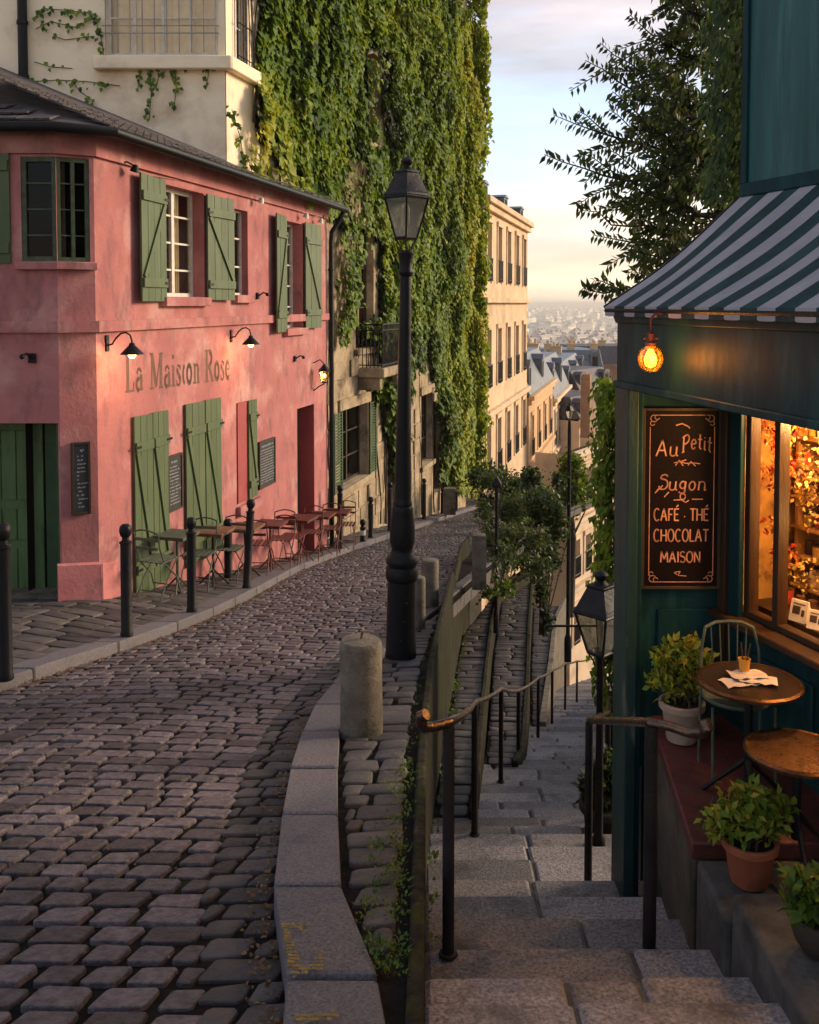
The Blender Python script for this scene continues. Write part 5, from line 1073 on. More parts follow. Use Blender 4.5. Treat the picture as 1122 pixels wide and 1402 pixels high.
mb.hexa([(xx(1.5), 1.5, -3.6), (3, 1.5, -3.6), (3, 3.29, -3.6), (xx(3.29) - .01, 3.29, -3.6), (xx(1.5), 1.5, -2.08), (3, 1.5, -2.08), (3, 3.29, -2.09), (xx(3.29), 3.29, -2.09)])
solo('cheek_block', mb, cheek, 'long stone block beside the nearest steps carrying the dark round pot', 'stone block', loc=(xx(2.5), 2.5, -3.2), bevel=.02)
# ---------------------------------------------------------------- the hanging cafe sign
sr = SF.rect(882, 560, 985, 806, .06)
sg = thing('cafe_sign', 'tall maroon painted sign listing hot drinks, on the cafe corner wall', 'sign', tuple(SF.P((sr[0] + sr[1]) / 2, .0, sr[2])))
a, b, c, d = sr; mb = MB(); mb.fbox(SF, a, b, .004, .05, c, d); part('board', mb, signm, sg, bevel=.006)
mb = MB(); e = .010
mb.fbox(SF, a - .004, a + e, .03, .058, c - .004, d + .004); mb.fbox(SF, b - e, b + .004, .03, .058, c - .004, d + .004); mb.fbox(SF, a + e, b - e, .03, .057, d - e, d + .004); mb.fbox(SF, a + e, b - e, .03, .057, c - .004, c + e); part('frame', mb, woodf, sg, bevel=.002)
Wd, Hd = b - a, d - c
PL = lambda u, v_, i=0: SF.P(a + u * Wd, .0512 + .0002 * i, d - v_ * Hd)        # u right, v down, both 0..1
lt = MB(); asp = Wd / Hd
def ln_(pts, w_=.012, i=0):
    ribbon(lt, [(p[0], p[1] * Hd / Wd) for p in pts], w_, lambda q: PL(q.x, q.y * Wd / Hd, i))
for q in ([(.09, .10), (.09, .93)], [(.92, .10), (.92, .93)], [(.20, .035), (.80, .035)], [(.16, .965), (.86, .965)]): ln_(q, .010)
for cx, cy, sx, sy in ((.09, .035, 1, 1), (.92, .035, -1, 1), (.09, .965, 1, -1), (.92, .965, -1, -1)):
    for rr_, ox, oy in ((.045, .05, .018), (.03, .09, .012), (.028, .03, .045)): ln_([(cx + sx * (ox + rr_ * math.cos(t)), cy + sy * (oy + .42 * rr_ * math.sin(t))) for t in np.linspace(.3, 5.2, 10)], .011, 1)
G1 = {  # plain sign capitals and script letters, unit height, y up
 'A': (.62, [[(0, 0), (.28, 1), (.56, 0)], [(.1, .36), (.46, .36)]]), 'C': (.58, [arc(.3, .5, .28, .5, 50, 310, 12)]), 'F': (.46, [[(.04, 0), (.04, 1)], [(.04, .97), (.44, .97)], [(.04, .52), (.36, .52)]]),
 'É': (.5, [[(.04, 0), (.04, 1)], [(.04, .97), (.46, .97)], [(.04, .52), (.38, .52)], [(.04, .03), (.46, .03)], [(.2, 1.12), (.4, 1.3)]]), 'T': (.54, [[(.27, 0), (.27, 1)], [(0, .97), (.54, .97)]]), 'H': (.58, [[(.04, 0), (.04, 1)], [(.52, 0), (.52, 1)], [(.04, .5), (.52, .5)]]),
 'O': (.62, [arc(.3, .5, .28, .5, 0, 360, 18)]), 'L': (.46, [[(.04, 1), (.04, .03), (.44, .03)]]), 'M': (.74, [[(.03, 0), (.08, 1), (.35, .3), (.62, 1), (.68, 0)]]), 'I': (.16, [[(.08, 0), (.08, 1)]]),
 'S': (.5, [arc(.25, .74, .21, .25, 40, 210, 9) + arc(.25, .27, .22, .26, 60, -150, 10)]), 'N': (.6, [[(.04, 0), (.04, 1), (.52, 0), (.52, 1)]]), '.': (.2, [[(.06, .34), (.14, .34)]]), ' ': (.22, []),
 'u': (.5, [[(.05, .6), (.05, .2)] + arc(.22, .2, .17, .19, 180, 360, 8) + [(.39, .6)], [(.39, .6), (.40, .1), (.5, .0)]]), 'P': (.55, [[(.1, 0), (.1, 1)], [(0, .02), (.2, .02)], [(.0, .92), (.1, .98), (.3, 1.0)] + arc(.28, .74, .22, .26, 80, -90, 9) + [(.1, .48)]]),
 'e': (.42, [[(.05, .32), (.36, .36)] + arc(.21, .32, .16, .3, 10, 320, 12)]), 't': (.3, [[(.14, .95), (.14, .1), (.26, .02)], [(.0, .62), (.3, .64)]]), 'i': (.22, [[(.1, .6), (.1, .08), (.18, .0)], [(.1, .76), (.1, .82)]]),
 's': (.5, [arc(.28, .86, .2, .2, 20, 200, 8) + arc(.26, .4, .26, .34, 90, -160, 12), [(-.08, -.06), (.06, .12), (.2, .06)]]), 'g': (.46, [arc(.21, .36, .16, .24, 0, 360, 12), [(.37, .6), (.36, .06)] + arc(.2, -.06, .17, .14, 0, -170, 8)]), 'o': (.46, [arc(.21, .3, .17, .29, 0, 360, 14)]), 'n': (.5, [[(.05, .6), (.05, 0)], [(.05, .42)] + arc(.22, .38, .17, .2, 150, 10, 7) + [(.40, 0), (.5, .04)]])}
def sline(txt, u0, u1, v0, hgt, wd=.016, arch=0., slant=0., sw=None):
    T_ = sum(G1[ch][0] + .10 for ch in txt) - .10; x = 0.
    for n_, ch in enumerate(txt):
        adv, st = G1[ch]
        for i, pts in enumerate(st):
            P_ = []
            for p in pts:
                t = (x + p[0] + slant * p[1]) / T_; u = u0 + (u1 - u0) * t; P_.append((u, v0 - hgt * p[1] - arch * (1 - (2 * t - 1) ** 2) + (.0)))
            ln_(P_, wd, i)
        x += adv + .10
sline('Au', .17, .45, .262, .088, .020, 0, .08); sline('Petit', .50, .88, .245, .088, .018, .022, .06)
ln_([(.42, .092), (.50, .082), (.58, .098), (.60, .108)], .016)
for q in ([(.40, .30), (.48, .292), (.55, .302), (.66, .300), (.74, .305)], [(.42, .315), (.47, .285), (.52, .316)], [(.50, .29), (.56, .282)], [(.58, .315), (.62, .292), (.68, .318)]): ln_(q, .012)
sline('sugon', .20, .82, .452, .082, .019, 0, .10)
ln_([(.16, .468), (.26, .425)], .014); ln_([(.28, .49), (.34, .462)], .014)
for q in ([(.52 + .035 * math.cos(t), .487 + .017 * math.sin(t)) for t in np.linspace(0, 6, 10)], [(.40, .507), (.50, .505), (.56, .52), (.60, .507)], [(.64, .502), (.78, .502)]): ln_(q, .013)
sline('CAFÉ . THÉ', .15, .86, .622, .068, .018); sline('CHOCOLAT', .15, .86, .738, .068, .018); sline('MAISON', .24, .76, .855, .06, .018)
for q in ([(.46, .925), (.42, .912), (.50, .905), (.47, .928), (.58, .932)],): ln_(q, .010)
part('lettering', lt, signt, sg, smooth=False, label='coppery hand painted lettering of the cafe sign')
# bulb lamp in front of the fascia
s_, z_ = FF.hit(891, 491, .10); bp_ = FF.P(s_, .10, z_)
bt = thing('hanging_bulb_lamp', 'round amber glass lamp glowing in front of the teal fascia', 'lamp', tuple(bp_))
glow = emit('amber_globe', (1, .50, .08), 3.2)
mb = MB(); mb.lathe([(.001, -.058), (.03, -.055), (.048, -.035), (.055, -.005), (.052, .025), (.036, .048), (.022, .056)], n=20); part('globe', mb, glassmat('amber_glass_globe', (1, .62, .16), .08, .1), bt, world=False)
mb = MB(); mb.lathe([(.001, -.040), (.022, -.03), (.028, -.005), (.02, .02), (.010, .04)], n=14); part('bulb', mb, emit('hot_filament', (1, .52, .10), 6), bt, world=False)
mb = MB(); mb.lathe([(.024, .054), (.026, .066), (.014, .075), (.013, .10), (.018, .104), (.006, .115)], n=14); mb.tube([(0, 0, .11), (0, 0, .17)], .004, 6); mb.tube([(-.03, 0, .085), (.03, 0, .085)], .004, 5); nf = -FF.n; mb.tube([(0, 0, .168), tuple(Vector((0, 0, .19)) + nf * .02), tuple(Vector((0, 0, .19)) + nf * .09)], .006, 6); part('fitting', mb, rust, bt, world=False)
l = bpy.data.lights.new('lamp_light', 'POINT'); l.energy = 1.9; l.color = (1, .36, .06); l.shadow_soft_size = .05; lo_ = bpy.data.objects.new('lamp_light', l); COL.objects.link(lo_); lo_.parent = bt; lo_.location = (.0, 0, 0); lo_.location = tuple(-nf * -.0 + Vector((.0, -.066, 0)))
# ================================================================== HANDRAILS
def post(mb, b, h, r=.021):
    mb.tube([b - Vector((0, 0, .12)), b + Vector((0, 0, h))], r, 10)
hl = thing('handrail', 'worn iron handrail with dark posts down the left side of the stairs', 'handrail', (.15, 3.7, -2.6)); mb_p = []
pts = []
for k, (x, y) in enumerate(((614, 1304), (650, 1143), (686, 1070), (710, 1041), (737, 1009), (756, 989), (774, 971), (790, 961))):
    g = hitz(x, y, zs); g.z = zst(g.y) if k < 6 else g.z; h = .9
    m2 = MB(); post(m2, g, (.87 if k == 0 else .9) - .0, .023); part('post', m2, blackd, hl); pts.append(g + Vector((0, 0, .885 if k == 0 else .905)))
    if k < 3: m3 = MB(); m3.lathe([(.036, -.0), (.034, .008), (.024, .012)], g + Vector((0, 0, .003)), 12); part('foot_plate', m3, blackd, hl)
P0 = pts[0]; near = [P0 + Vector((-.085, -.10, .075)), P0 + Vector((-.10, -.09, .062)), P0 + Vector((-.104, -.08, .03)), P0 + Vector((-.09, -.06, .008)), P0 + Vector((-.055, -.035, -.002))]
last = pts[-1]; pts2 = near + [P0]
for a, b in zip(pts[:-1], pts[1:]):
    for t in (.33, .66, 1): q = a + (b - a) * t; q.z -= .02 * math.sin(math.pi * t); pts2.append(q)
pts2 += [last + Vector((.5, 2.2, -.85)), last + Vector((1.7, 6, -2.2))]
mb = MB(); mb.tube(pts2, [.020, .024, .021, .019, .019] + [.019] * (len(pts2) - 5), 10); part('rail', mb, rail, hl)
hr = thing('handrail', 'iron handrail with a curled end, right of the stairs before the cafe pillar', 'handrail', (.96, 3.8, -2.5))
g1_ = hitz(889, 1296, zs); g1_.z = zst(g1_.y); rp = [g1_, Vector((.955, 4.95, 0)), Vector((1.49, 7.0, 0)), Vector((1.98, 9.2, 0)), Vector((2.45, 11.2, 0)), Vector((3.0, 13.5, 0)), Vector((3.7, 16, 0)), Vector((4.6, 19, 0))]
top = []
for k, g in enumerate(rp):
    if k: g.z = zst(g.y)
    h_ = {0: at(889, 989, g.y).z - g.z, 1: at(811, 986, g.y).z - g.z}.get(k, .92); m2 = MB(); post(m2, g, h_ - .015, .025 if k == 0 else .021); part('post', m2, blackd, hr); top.append(g + Vector((0, 0, h_)))
t0 = top[0]; run = [t0 + Vector((.165, -.10, .055)), t0 + Vector((.172, -.11, .03)), t0 + Vector((.16, -.10, .004)), t0 + Vector((.12, -.07, -.008)), t0 + Vector((.06, -.03, -.002)), t0]
for a, b in zip(top[:-1], top[1:]):
    for t in (.33, .66, 1): run.append(a + (b - a) * t)
mb = MB(); mb.tube(run, [.024, .026, .022, .018, .018] + [.018] * (len(run) - 5), 10); part('rail', mb, rail, hr)
# ================================================================== STREET LAMPS
def lantern(t, z0, k=1., lit=False, kw=None):
    H_ = k; kw = kw or k
    """four sided lantern, z0 = its foot; k = scale; parts parented to t"""
    def sq(mb, prof, rot=0.): mb.lathe([(r * kw, z0 + z * k) for r, z in prof], (0, 0, 0), 4, rot=rot)
    mb = MB(); sq(mb, [(.105, .12), (.115, .135), (.105, .150)]); sq(mb, [(.225, .515), (.235, .53), (.225, .545)])
    for j in range(4): a = math.pi / 2 * j; c, s = math.cos(a), math.sin(a); mb.tube([(.108 * kw * c, .108 * kw * s, z0 + .145 * k), (.214 * kw * c, .214 * kw * s, z0 + .52 * k)], .0105 * kw, 6); mb.tube([(.108 * kw * c, .108 * kw * s, z0 + .14 * k), (.06 * kw * c, .06 * kw * s, z0 + .06 * k), (.045 * kw * c, .045 * kw * s, z0)], .008 * k, 5)
    fr_ = part('lantern_frame', mb, black, t, world=False)
    g = MB(); rg = lambda r, z: [(r * kw * math.cos(math.pi / 2 * j), r * kw * math.sin(math.pi / 2 * j), z0 + z * k) for j in range(4)]; lo, hi = rg(.104, .15), rg(.210, .515)
    for j in range(4): g.quad(lo[j], lo[(j + 1) % 4], hi[(j + 1) % 4], hi[j])
    part('glass_panes', g, lglass, fr_, world=False, smooth=False)
    rm = MB(); sq(rm, [(.232, .547), (.222, .575), (.205, .585), (.118, .765), (.126, .775), (.122, .79), (.08, .80)]); rm.lathe([(r * kw, z0 + z * k) for r, z in ((.072, .79), (.05, .815), (.034, .83), (.04, .85), (.058, .865), (.062, .89), (.04, .915), (.001, .93))], n=14); part('lantern_cap', rm, blackd, t, world=False, bevel=.003)
    b = MB(); b.lathe([(.012 * k, z0 + .12 * k), (.014 * k, z0 + .26 * k), (.03 * k, z0 + .30 * k), (.034 * k, z0 + .42 * k), (.012 * k, z0 + .47 * k)], n=10); part('burner', b, mat('milky_glass', (.62, .58, .46), (.5, .46, .36), rough=.4, scale=9, bump=0) if 'milky_glass' not in MATS else MATS['milky_glass'], fr_, world=False)
g = ground(549, 900, .085); k_ = 1 / (1300 / g.y); print('lamp', g)
lm = thing('street_lamp', 'tall black iron street lamp with four sided lantern, beside the road', 'street lamp', tuple(g)); lm.rotation_euler = (0, R(.75), R(0))
px_ = k_
prof = [(0, 21), (4, 22), (10, 21), (70, 20), (104, 19.5), (108, 19), (110, 21.5), (114, 22.5), (124, 22.5), (128, 20), (130, 20), (133, 22), (140, 21.5), (144, 18), (148, 15.5), (153, 14.5), (157, 16), (162, 17.5), (185, 17), (205, 14.8), (210, 15), (213, 13), (216, 13.6), (220, 12), (226, 11.6), (300, 10.4), (400, 9), (500, 7.8), (528, 7.4), (530, 10), (534, 11), (538, 9), (546, 8.6), (560, 11.5), (564, 9)]
mb = MB(); mb.lathe([(r * px_, z * px_) for z, r in prof[:26]], n=24); part('base', mb, black, lm, world=False)
mb = MB(); mb.lathe([(r * px_, z * px_) for z, r in prof[25:]], n=18); part('pole', mb, black, lm, world=False)
for q in range(3): mb = MB(); mb.lathe([(.0, 0), (.012, 0), (.012, .012), (.0, .018)], (0.02 * q, -21.0 * px_, (30 + 26 * q) * px_), 8, ax=(0, -1, 0)); part('bolt', mb, black, lm, world=False)
lantern(lm, 562 * px_, (691 - 562) * px_ / .93)
g2_ = hitz(820, 1147, zs); g2_.z = zst(g2_.y); print('lamp2', g2_); k2 = g2_.y / 1300
l2 = thing('street_lamp', 'short black street lamp on the stairs with wide capped lantern, beside the cafe pillar', 'street lamp', tuple(g2_)); mb = MB(); mb.lathe([(.045, 0), (.045, .04), (.028, .07), (.026, .5), (.03, .52), (.025, .54), (.022, 265 * k2), (.032, 268 * k2), (.02, 272 * k2)], n=14); part('pole', mb, black, l2, world=False)
lantern(l2, (1147 - 893) * k2, .68, kw=.78); 
mb = MB(); mb.tube([(-.36, 0, (1147 - 836) * k2), (.2, 0, (1147 - 836) * k2)], .008, 6); part('ladder_bar', mb, black, l2, world=False)
# tall thin post farther down and a small capped post by the ramps
b3 = Vector((3.42, 20.2, Z4(20.2))); t3 = at(783, 556, 20.2); l3 = thing('street_lamp', 'tall thin dark lamp post far down the stairs, seen against the pale houses', 'street lamp', tuple(b3)); hh = t3.z - b3.z
mb = MB(); mb.lathe([(.08, 0), (.08, .5), (.045, .6), (.04, hh - .5), (.03, hh - .3)], n=12); part('pole', mb, black, l3, world=False); lantern(l3, hh - .32, .42)
b4 = Vector((1.49, 16.1, Z2(16.1) + .02)); t4 = at(681, 668, 16.1); l4 = thing('capped_post', 'slender black post with a square cap standing among the bushes on the ramp', 'post', tuple(b4)); hh = t4.z - b4.z
mb = MB(); mb.lathe([(.05, 0), (.05, .3), (.035, .35), (.03, hh)], n=10); part('pole', mb, black, l4, world=False); mb = MB(); mb.lathe([(.05, hh), (.11, hh + .02), (.11, hh + .08), (.04, hh + .16), (.001, hh + .18)], n=4, rot=.6); part('cap', mb, black, l4, world=False)
# ================================================================== BOLLARDS
def bollard_mesh(h, r=.046):
    return [(r * 1.15, 0), (r * 1.15, .03), (r, .045), (r * .97, h - .19), (r * .97, h - .185), (r * 1.12, h - .18), (r * 1.12, h - .165), (r * .7, h - .155), (r * .62, h - .125), (r * .9, h - .11), (r * 1.08, h - .08), (r * 1.12, h - .055), (r * 1.0, h - .025), (r * .6, h - .005), (.001, h)]
bols = [(8, 930, 716, 0, 'thick black iron bollard cut by the left edge of the photo'), (174, 870, 717, 0, 'black iron bollard in front of the first green ground floor shutters'), (263, 837, 708, 0, 'black iron bollard in front of the second green ground floor shutters'), (338, 805, 684, .075, 'black bollard leaning to the right, at the kerb before the red tables'), (466, 751, 664, 0, 'black bollard at the far corner of the pink house'), (497, 741, 711, 0, 'low black bollard with a pale band just beyond the pink house'), (508, 736, 680, 0, 'black bollard beside the low banded one beyond the pink house'), (534, 727, 660, 0, 'black bollard half hidden behind the street lamp base'), (581, 711, 655, 0, 'black bollard right of the street lamp, under the ivy'), (606, 703, 668, 0, 'black bollard left of the pale stone block under the ivy'), (625, 699, 666, 0, 'farthest black bollard, right of the pale stone block')]
dz_ = .10
bols.append((313, 790, 710, 0, 'black bollard standing close to the house between the metal tables'))
for i, (x, yb, yt, lean, lb) in enumerate(bols):
    fx = (lambda Y: gz(Y) + .105) if x != 313 else (lambda Y: gz(Y) + .17)
    g = hitz(x, yb, fx); h = (at(x, yt, g.y).z - g.z); t = thing('bollard', lb, 'bollard', tuple(g), 0, 'bollards along the left pavement'); t.rotation_euler = (0, lean, .3 * i)
    mb = MB(); r = .05 if i < 5 else .055; pf = bollard_mesh(h, r); mb.lathe(pf[:6], n=16); part('shaft', mb, blackd if i % 2 else black, t, world=False); mb = MB(); mb.lathe(pf[5:], n=16); part('knob', mb, black, t, world=False)
    if i == 5: mb = MB(); mb.lathe([(r * 1.03, h - .32), (r * 1.03, h - .22)], n=16); part('band', mb, white, t, world=False)
def stoneb(x, yb, yt, wpx, lb, sqr=False, dz=.085):
    g = ground(x, yb, dz); h = at(x, yt, g.y).z - g.z; r = wpx / 2 * g.y / 1300; t = thing('stone_bollard', lb, 'stone bollard', tuple(g), 0, 'stone bollards beside the road'); mb = MB()
    n = 4 if sqr else 28; R_ = r * (1.35 if sqr else 1); mb.lathe([(R_ * 1.0, -.05), (R_ * 1.02, .1 * h), (R_ * .99, .5 * h), (R_ * 1.0, .93 * h), (R_ * .97, .975 * h), (R_ * .90, h), (R_ * .5, h * 1.012), (.001, h * 1.015)], n=n, rot=.75 if sqr else 0)
    for i_, q in enumerate(mb.v): nn = noise.noise(Vector((q[0] * 9, q[1] * 9, q[2] * 7 + x))); mb.v[i_] = (q[0] * (1 + .035 * nn), q[1] * (1 + .035 * nn), q[2] + .004 * nn)
    part('stone', mb, conc, t, world=False); 
    if wpx > 50: mb = MB(); mb.tube([(0, 0, h), (.004, 0, h + .035), (.012, 0, h + .045)], .007, 6); part('iron_stub', mb, rust, t, world=False)
stoneb(495, 1002, 876, 59, 'big weathered round stone bollard on the kerb, nearest the camera'); stoneb(574, 856, 790, 18, 'narrow stone bollard just behind the street lamp base'); stoneb(589, 826, 766, 24, 'stone bollard second behind the street lamp, by the mossy wall'); stoneb(656, 800, 732, 20, 'square stone post at the start of the bushes', True)
stoneb(616, 701, 668, 17, 'pale stone block at the foot of the ivy between two bollards', True, dz=.2)
# ================================================================== BISTRO FURNITURE ON THE LEFT PAVEMENT
def bistro_chair(m, lab, hp=0.):
    t = thing('bistro_chair', lab, 'chair', (0, 0, 0), 0, 'bistro chairs along the pink house'); w_, d_, h = .17, .17, .44
    mb = MB()
    for i in range(6): y = -w_ + .012 + i * (2 * w_ - .024) / 5; mb.box(-d_, d_, y - .024, y + .024, h, h + .014)
    part('seat', mb, m, t, world=False, bevel=.003)
    for s in (-1, 1):
        mb = MB(); mb.tube([(.19, s * .18, 0), (.10, s * .175, .24), (-.12, s * .17, h), (-.19, s * .165, .62), (-.22, s * .16, .80)], .009, 6); part('leg', mb, m, t, world=False)
        mb = MB(); mb.tube([(-.20, s * .16, 0), (-.06, s * .16, .22), (.15, s * .155, h)], .009, 6); part('leg', mb, m, t, world=False)
    mb = MB(); mb.tube([(-.215, -.16, .78)] + [(-.235 - .02 * math.sin(math.pi * k / 6), -.16 + .32 * k / 6, .80 + .035 * math.sin(math.pi * k / 6)) for k in range(7)] + [(-.215, .16, .78)], .010, 6)
    for z in (.60, .70): mb.box(-.222, -.208, -.15, .15, z, z + .035)
    part('backrest', mb, m, t, world=False); mb = MB(); mb.tube([(-.12, -.155, .10), (-.12, .155, .10)], .007, 5); mb.tube([(.12, -.17, .12), (.12, .17, .12)], .007, 5); part('stretcher', mb, m, t, world=False); return t
def bistro_table(m, top, lab, sz=.24, rnd=False, grp='bistro tables along the pink house', H=.70):
    t = thing('bistro_table', lab, 'table', (0, 0, 0), 0, grp); mb = MB()
    if rnd: mb.lathe([(.001, H), (sz, H), (sz + .006, H + .008), (sz, H + .018), (.001, H + .018)], n=36)
    else: mb.box(-sz, sz, -sz, sz, H, H + .02); mb.box(-sz + .01, sz - .01, -sz + .01, sz - .01, H - .025, H - .001)
    part('tabletop', mb, top, t, world=False, bevel=.004); mb = MB(); mb.tube([(0, 0, .10), (0, 0, H - .001)], .018, 8); part('column', mb, m, t, world=False)
    for k in range(3 if rnd else 4): a = k * 2 * math.pi / (3 if rnd else 4) + .4; c, s = math.cos(a), math.sin(a); mb = MB(); mb.tube([(0, 0, .2), (.06 * c, .06 * s, .14), (.15 * c, .15 * s, .05), (.2 * c, .2 * s, 0)], [.014, .012, .010, .012], 6); part('leg', mb, m, t, world=False)
    return t
cg = bistro_chair(gmetal, 'grey green folding metal chair nearest the camera, by the first green shutters'); crd = bistro_chair(rust, 'first red folding chair along the pink wall')
tg = bistro_table(gmetal, gmetal, 'small grey metal table by the first green shutters', .2); tb = bistro_table(black, rustb, 'brown topped table in front of the second green shutters', .22); tr_ = bistro_table(rust, rust, 'red table under the small chalkboard', .22)
def spot(Y, n=.34):
    f_ = (-3.37 + .2417 * (Y - 10.2)); p = Vector((f_, Y, 0)) + MF.n * n; p.z = zp(p.x, p.y) + .002; return p
base_a = math.atan2(MF.d.y, MF.d.x)
plan = [('c', cg, 10.85, 0, None), ('t', tg, 11.3, 0, None), ('c', cg, 11.85, math.pi, 'grey green metal chair between the small grey table and the brown table'), ('t', tb, 12.25, 0, None), ('c', cg, 12.75, math.pi, 'grey green metal chair just past the brown topped table'),
 ('t', tb, 13.25, 0, 'brown topped table below the half open shutter window'), ('c', crd, 13.7, 0, 'red folding chair nearest the camera of the red ones, by the leaning bollard'), ('t', tr_, 14.15, 0, 'red table just beyond the leaning bollard'), ('c', crd, 14.6, math.pi, 'red folding chair facing the table beyond the leaning bollard'), ('c', crd, 15.05, 0, 'red folding chair in the middle of the red row, below the small chalkboard'),
 ('t', tr_, 15.45, 0, 'red table in the middle of the red row, below the small chalkboard'), ('c', crd, 15.9, math.pi, 'red folding chair just before the doorway of the pink house'), ('t', tr_, 16.4, 0, 'red table in front of the doorway of the pink house'), ('c', crd, 16.85, math.pi, 'red folding chair in front of the doorway of the pink house'), ('t', tr_, 17.35, 0, 'farthest red table, at the far corner of the pink house'), ('c', crd, 17.8, math.pi, 'farthest red folding chair, at the far corner of the pink house')]
seen = set()
for kd, src, Y, rz, lb in plan:
    a = base_a + rz + rng.normal(0, .1)
    if src.name not in seen: seen.add(src.name); src.location = spot(Y); src.rotation_euler.z = a; src['label'] = lb or src['label']
    else: dup(src, spot(Y), a, lb or src['label'])
# ---------------------------------------------------------------- chalkboards
def chalkboard(fr, x0, y0, x1, y1, lab, big=1):
    a, b, c, d = fr.rect(x0, y0, x1, y1, .04); t = thing('chalkboard', lab, 'chalkboard', tuple(fr.P((a + b) / 2, 0, c))); mb = MB(); mb.fbox(fr, a, b, .004, .028, c, d); part('slate', mb, slateb, t)
    mb = MB(); e = .022; mb.fbox(fr, a - .004, a + e, .006, .042, c - .004, d + .004); mb.fbox(fr, b - e, b + .004, .006, .042, c - .004, d + .004); mb.fbox(fr, a + e, b - e, .006, .04, d - e, d + .004); mb.fbox(fr, a + e, b - e, .006, .04, c - .004, c + e); part('frame', mb, woodf, t, bevel=.003)
    mb = MB(); z = d - .09; k = 0; rr = random.Random(int(x0))
    while z > c + .07:
        h = .030 if k == 0 else .014; x = a + .05 + (.04 if k == 0 else .02 * rr.random()); xe = b - .05 - .08 * rr.random()
        while x < xe:
            w_ = .012 + .03 * rr.random(); pts = [(x + w_ * i / 4, z + h * (.5 * math.sin(i * 2.4 + k) + .2 * rr.random())) for i in range(5)]
            for (p, q), (r_, s_) in zip(pts[:-1], pts[1:]): e_ = .0035 if k else .006; mb.quad(fr.P(p, .0295, q - e_), fr.P(r_, .0295, s_ - e_), fr.P(r_, .0295, s_ + e_), fr.P(p, .0295, q + e_))
            x += w_ + .006 + (.02 if rr.random() < .25 else 0)
        z -= .058 if k == 0 else .042; k += 1
    part('chalk_writing', mb, chalk, t, smooth=False)
chalkboard(CF, 98, 607, 125, 703, 'tall black menu chalkboard on the corner face by the green garage door'); chalkboard(MF, 231, 626, 251, 694, 'narrow chalkboard hanging between the two pairs of green shutters'); chalkboard(MF, 356, 606, 378, 660, 'small square chalkboard right of the half open shutter, above the red tables')
# ---------------------------------------------------------------- wall lamps of the pink house
hot = emit('warm_bulb', (1, .66, .26), 4.5)
def gooseneck(x, y, lab):
    s_, z_ = MF.hit(x, y, 0); t = thing('wall_lamp', lab, 'wall lamp', tuple(MF.P(s_, 0, z_))); P = lambda n, z: MF.P(s_, n, z_ + z)
    mb = MB(); mb.fbox(MF, s_ - .03, s_ + .03, .003, .02, z_ - .09, z_ + .09); part('wall_plate', mb, black, t, bevel=.004); mb = MB(); mb.tube([P(.02, -.02), P(.07, -.01), P(.12, .06), P(.18, .11), P(.24, .12), P(.29, .09), P(.31, .03), P(.31, -.01)], .010, 8); part('arm', mb, black, t)
    mb = MB(); c = P(.31, -.10); mb.lathe([(.018, .11), (.03, .10), (.035, .08), (.06, .055), (.125, -.01), (.128, -.018), (.12, -.014), (.05, .045)], c, 20); part('shade', mb, black, t); mb = MB(); mb.ball(c + Vector((0, 0, -.015)), .046, 14, 10); part('bulb', mb, hot, t)
    l = bpy.data.lights.new('lamp_light', 'POINT'); l.energy = 11; l.color = (1, .62, .28); l.shadow_soft_size = .05; o = bpy.data.objects.new('lamp_light', l); COL.objects.link(o); o.parent = t; o.location = c + Vector((0, 0, -.08)) - t.location
gooseneck(146, 470, 'lit gooseneck wall lamp left of the painted name'); gooseneck(316, 460, 'lit gooseneck wall lamp right of the painted name, below the upper window')
s_, z_ = MF.hit(430, 512, 0); t = thing('wall_lantern', 'small lit lantern on a bracket near the far corner of the pink house', 'lantern', tuple(MF.P(s_, 0, z_))); mb = MB(); mb.tube([MF.P(s_, .0, z_ - .3), MF.P(s_, .10, z_ - .22), MF.P(s_, .2, z_ - .17)], .012, 6); mb.tube([MF.P(s_, .0, z_ + .2), MF.P(s_, .12, z_ + .26), MF.P(s_, .2, z_ + .18)], .010, 6); part('bracket', mb, black, t)
c = MF.P(s_, .2, z_); mb = MB(); mb.lathe([(.05, -.16), (.055, -.14)], c, 6); mb.lathe([(.105, .06), (.11, .075), (.04, .15), (.02, .18)], c, 6)
for j in range(6): a = j * math.pi / 3; mb.tube([c + Vector((.052 * math.cos(a), .052 * math.sin(a), -.14)), c + Vector((.10 * math.cos(a), .10 * math.sin(a), .065))], .006, 5)
part('lantern_frame', mb, black, t); mb = MB(); mb.lathe([(.045, -.13), (.09, .055)], c, 6); part('glass_panes', mb, glassmat('yellowish_glass', (.95, .85, .45), .1), t, smooth=False); mb = MB(); mb.ball(c + Vector((0, 0, -.03)), .035); part('bulb', mb, emit('small_warm_bulb', (1, .65, .25), 6), t)
for x, y, lb in ((183, 229, 'small dark floodlight under the eaves, left of the first open shutter'), (356, 273, 'small white floodlight under the eaves between the two upper windows'), (418, 294, 'small white floodlight over the far upper window'), (438, 301, 'small white floodlight at the far end of the eaves')):
    s_, z_ = MF.hit(x, y, .1); t = thing('floodlight', lb, 'floodlight', tuple(MF.P(s_, 0, z_))); mb = MB(); mb.tube([MF.P(s_ - .12, .005, z_ + .04), MF.P(s_ - .08, .07, z_ + .05), MF.P(s_, .12, z_ + .01)], .010, 6); part('arm', mb, black if x < 200 else white, t); mb = MB(); mb.lathe([(.02, .05), (.035, .03), (.055, -.03), (.05, -.032), (.001, -.02)], MF.P(s_, .12, z_ - .02), 12, ax=(.35, -.2, 1)); part('lamp_head', mb, black if x < 200 else white, t)
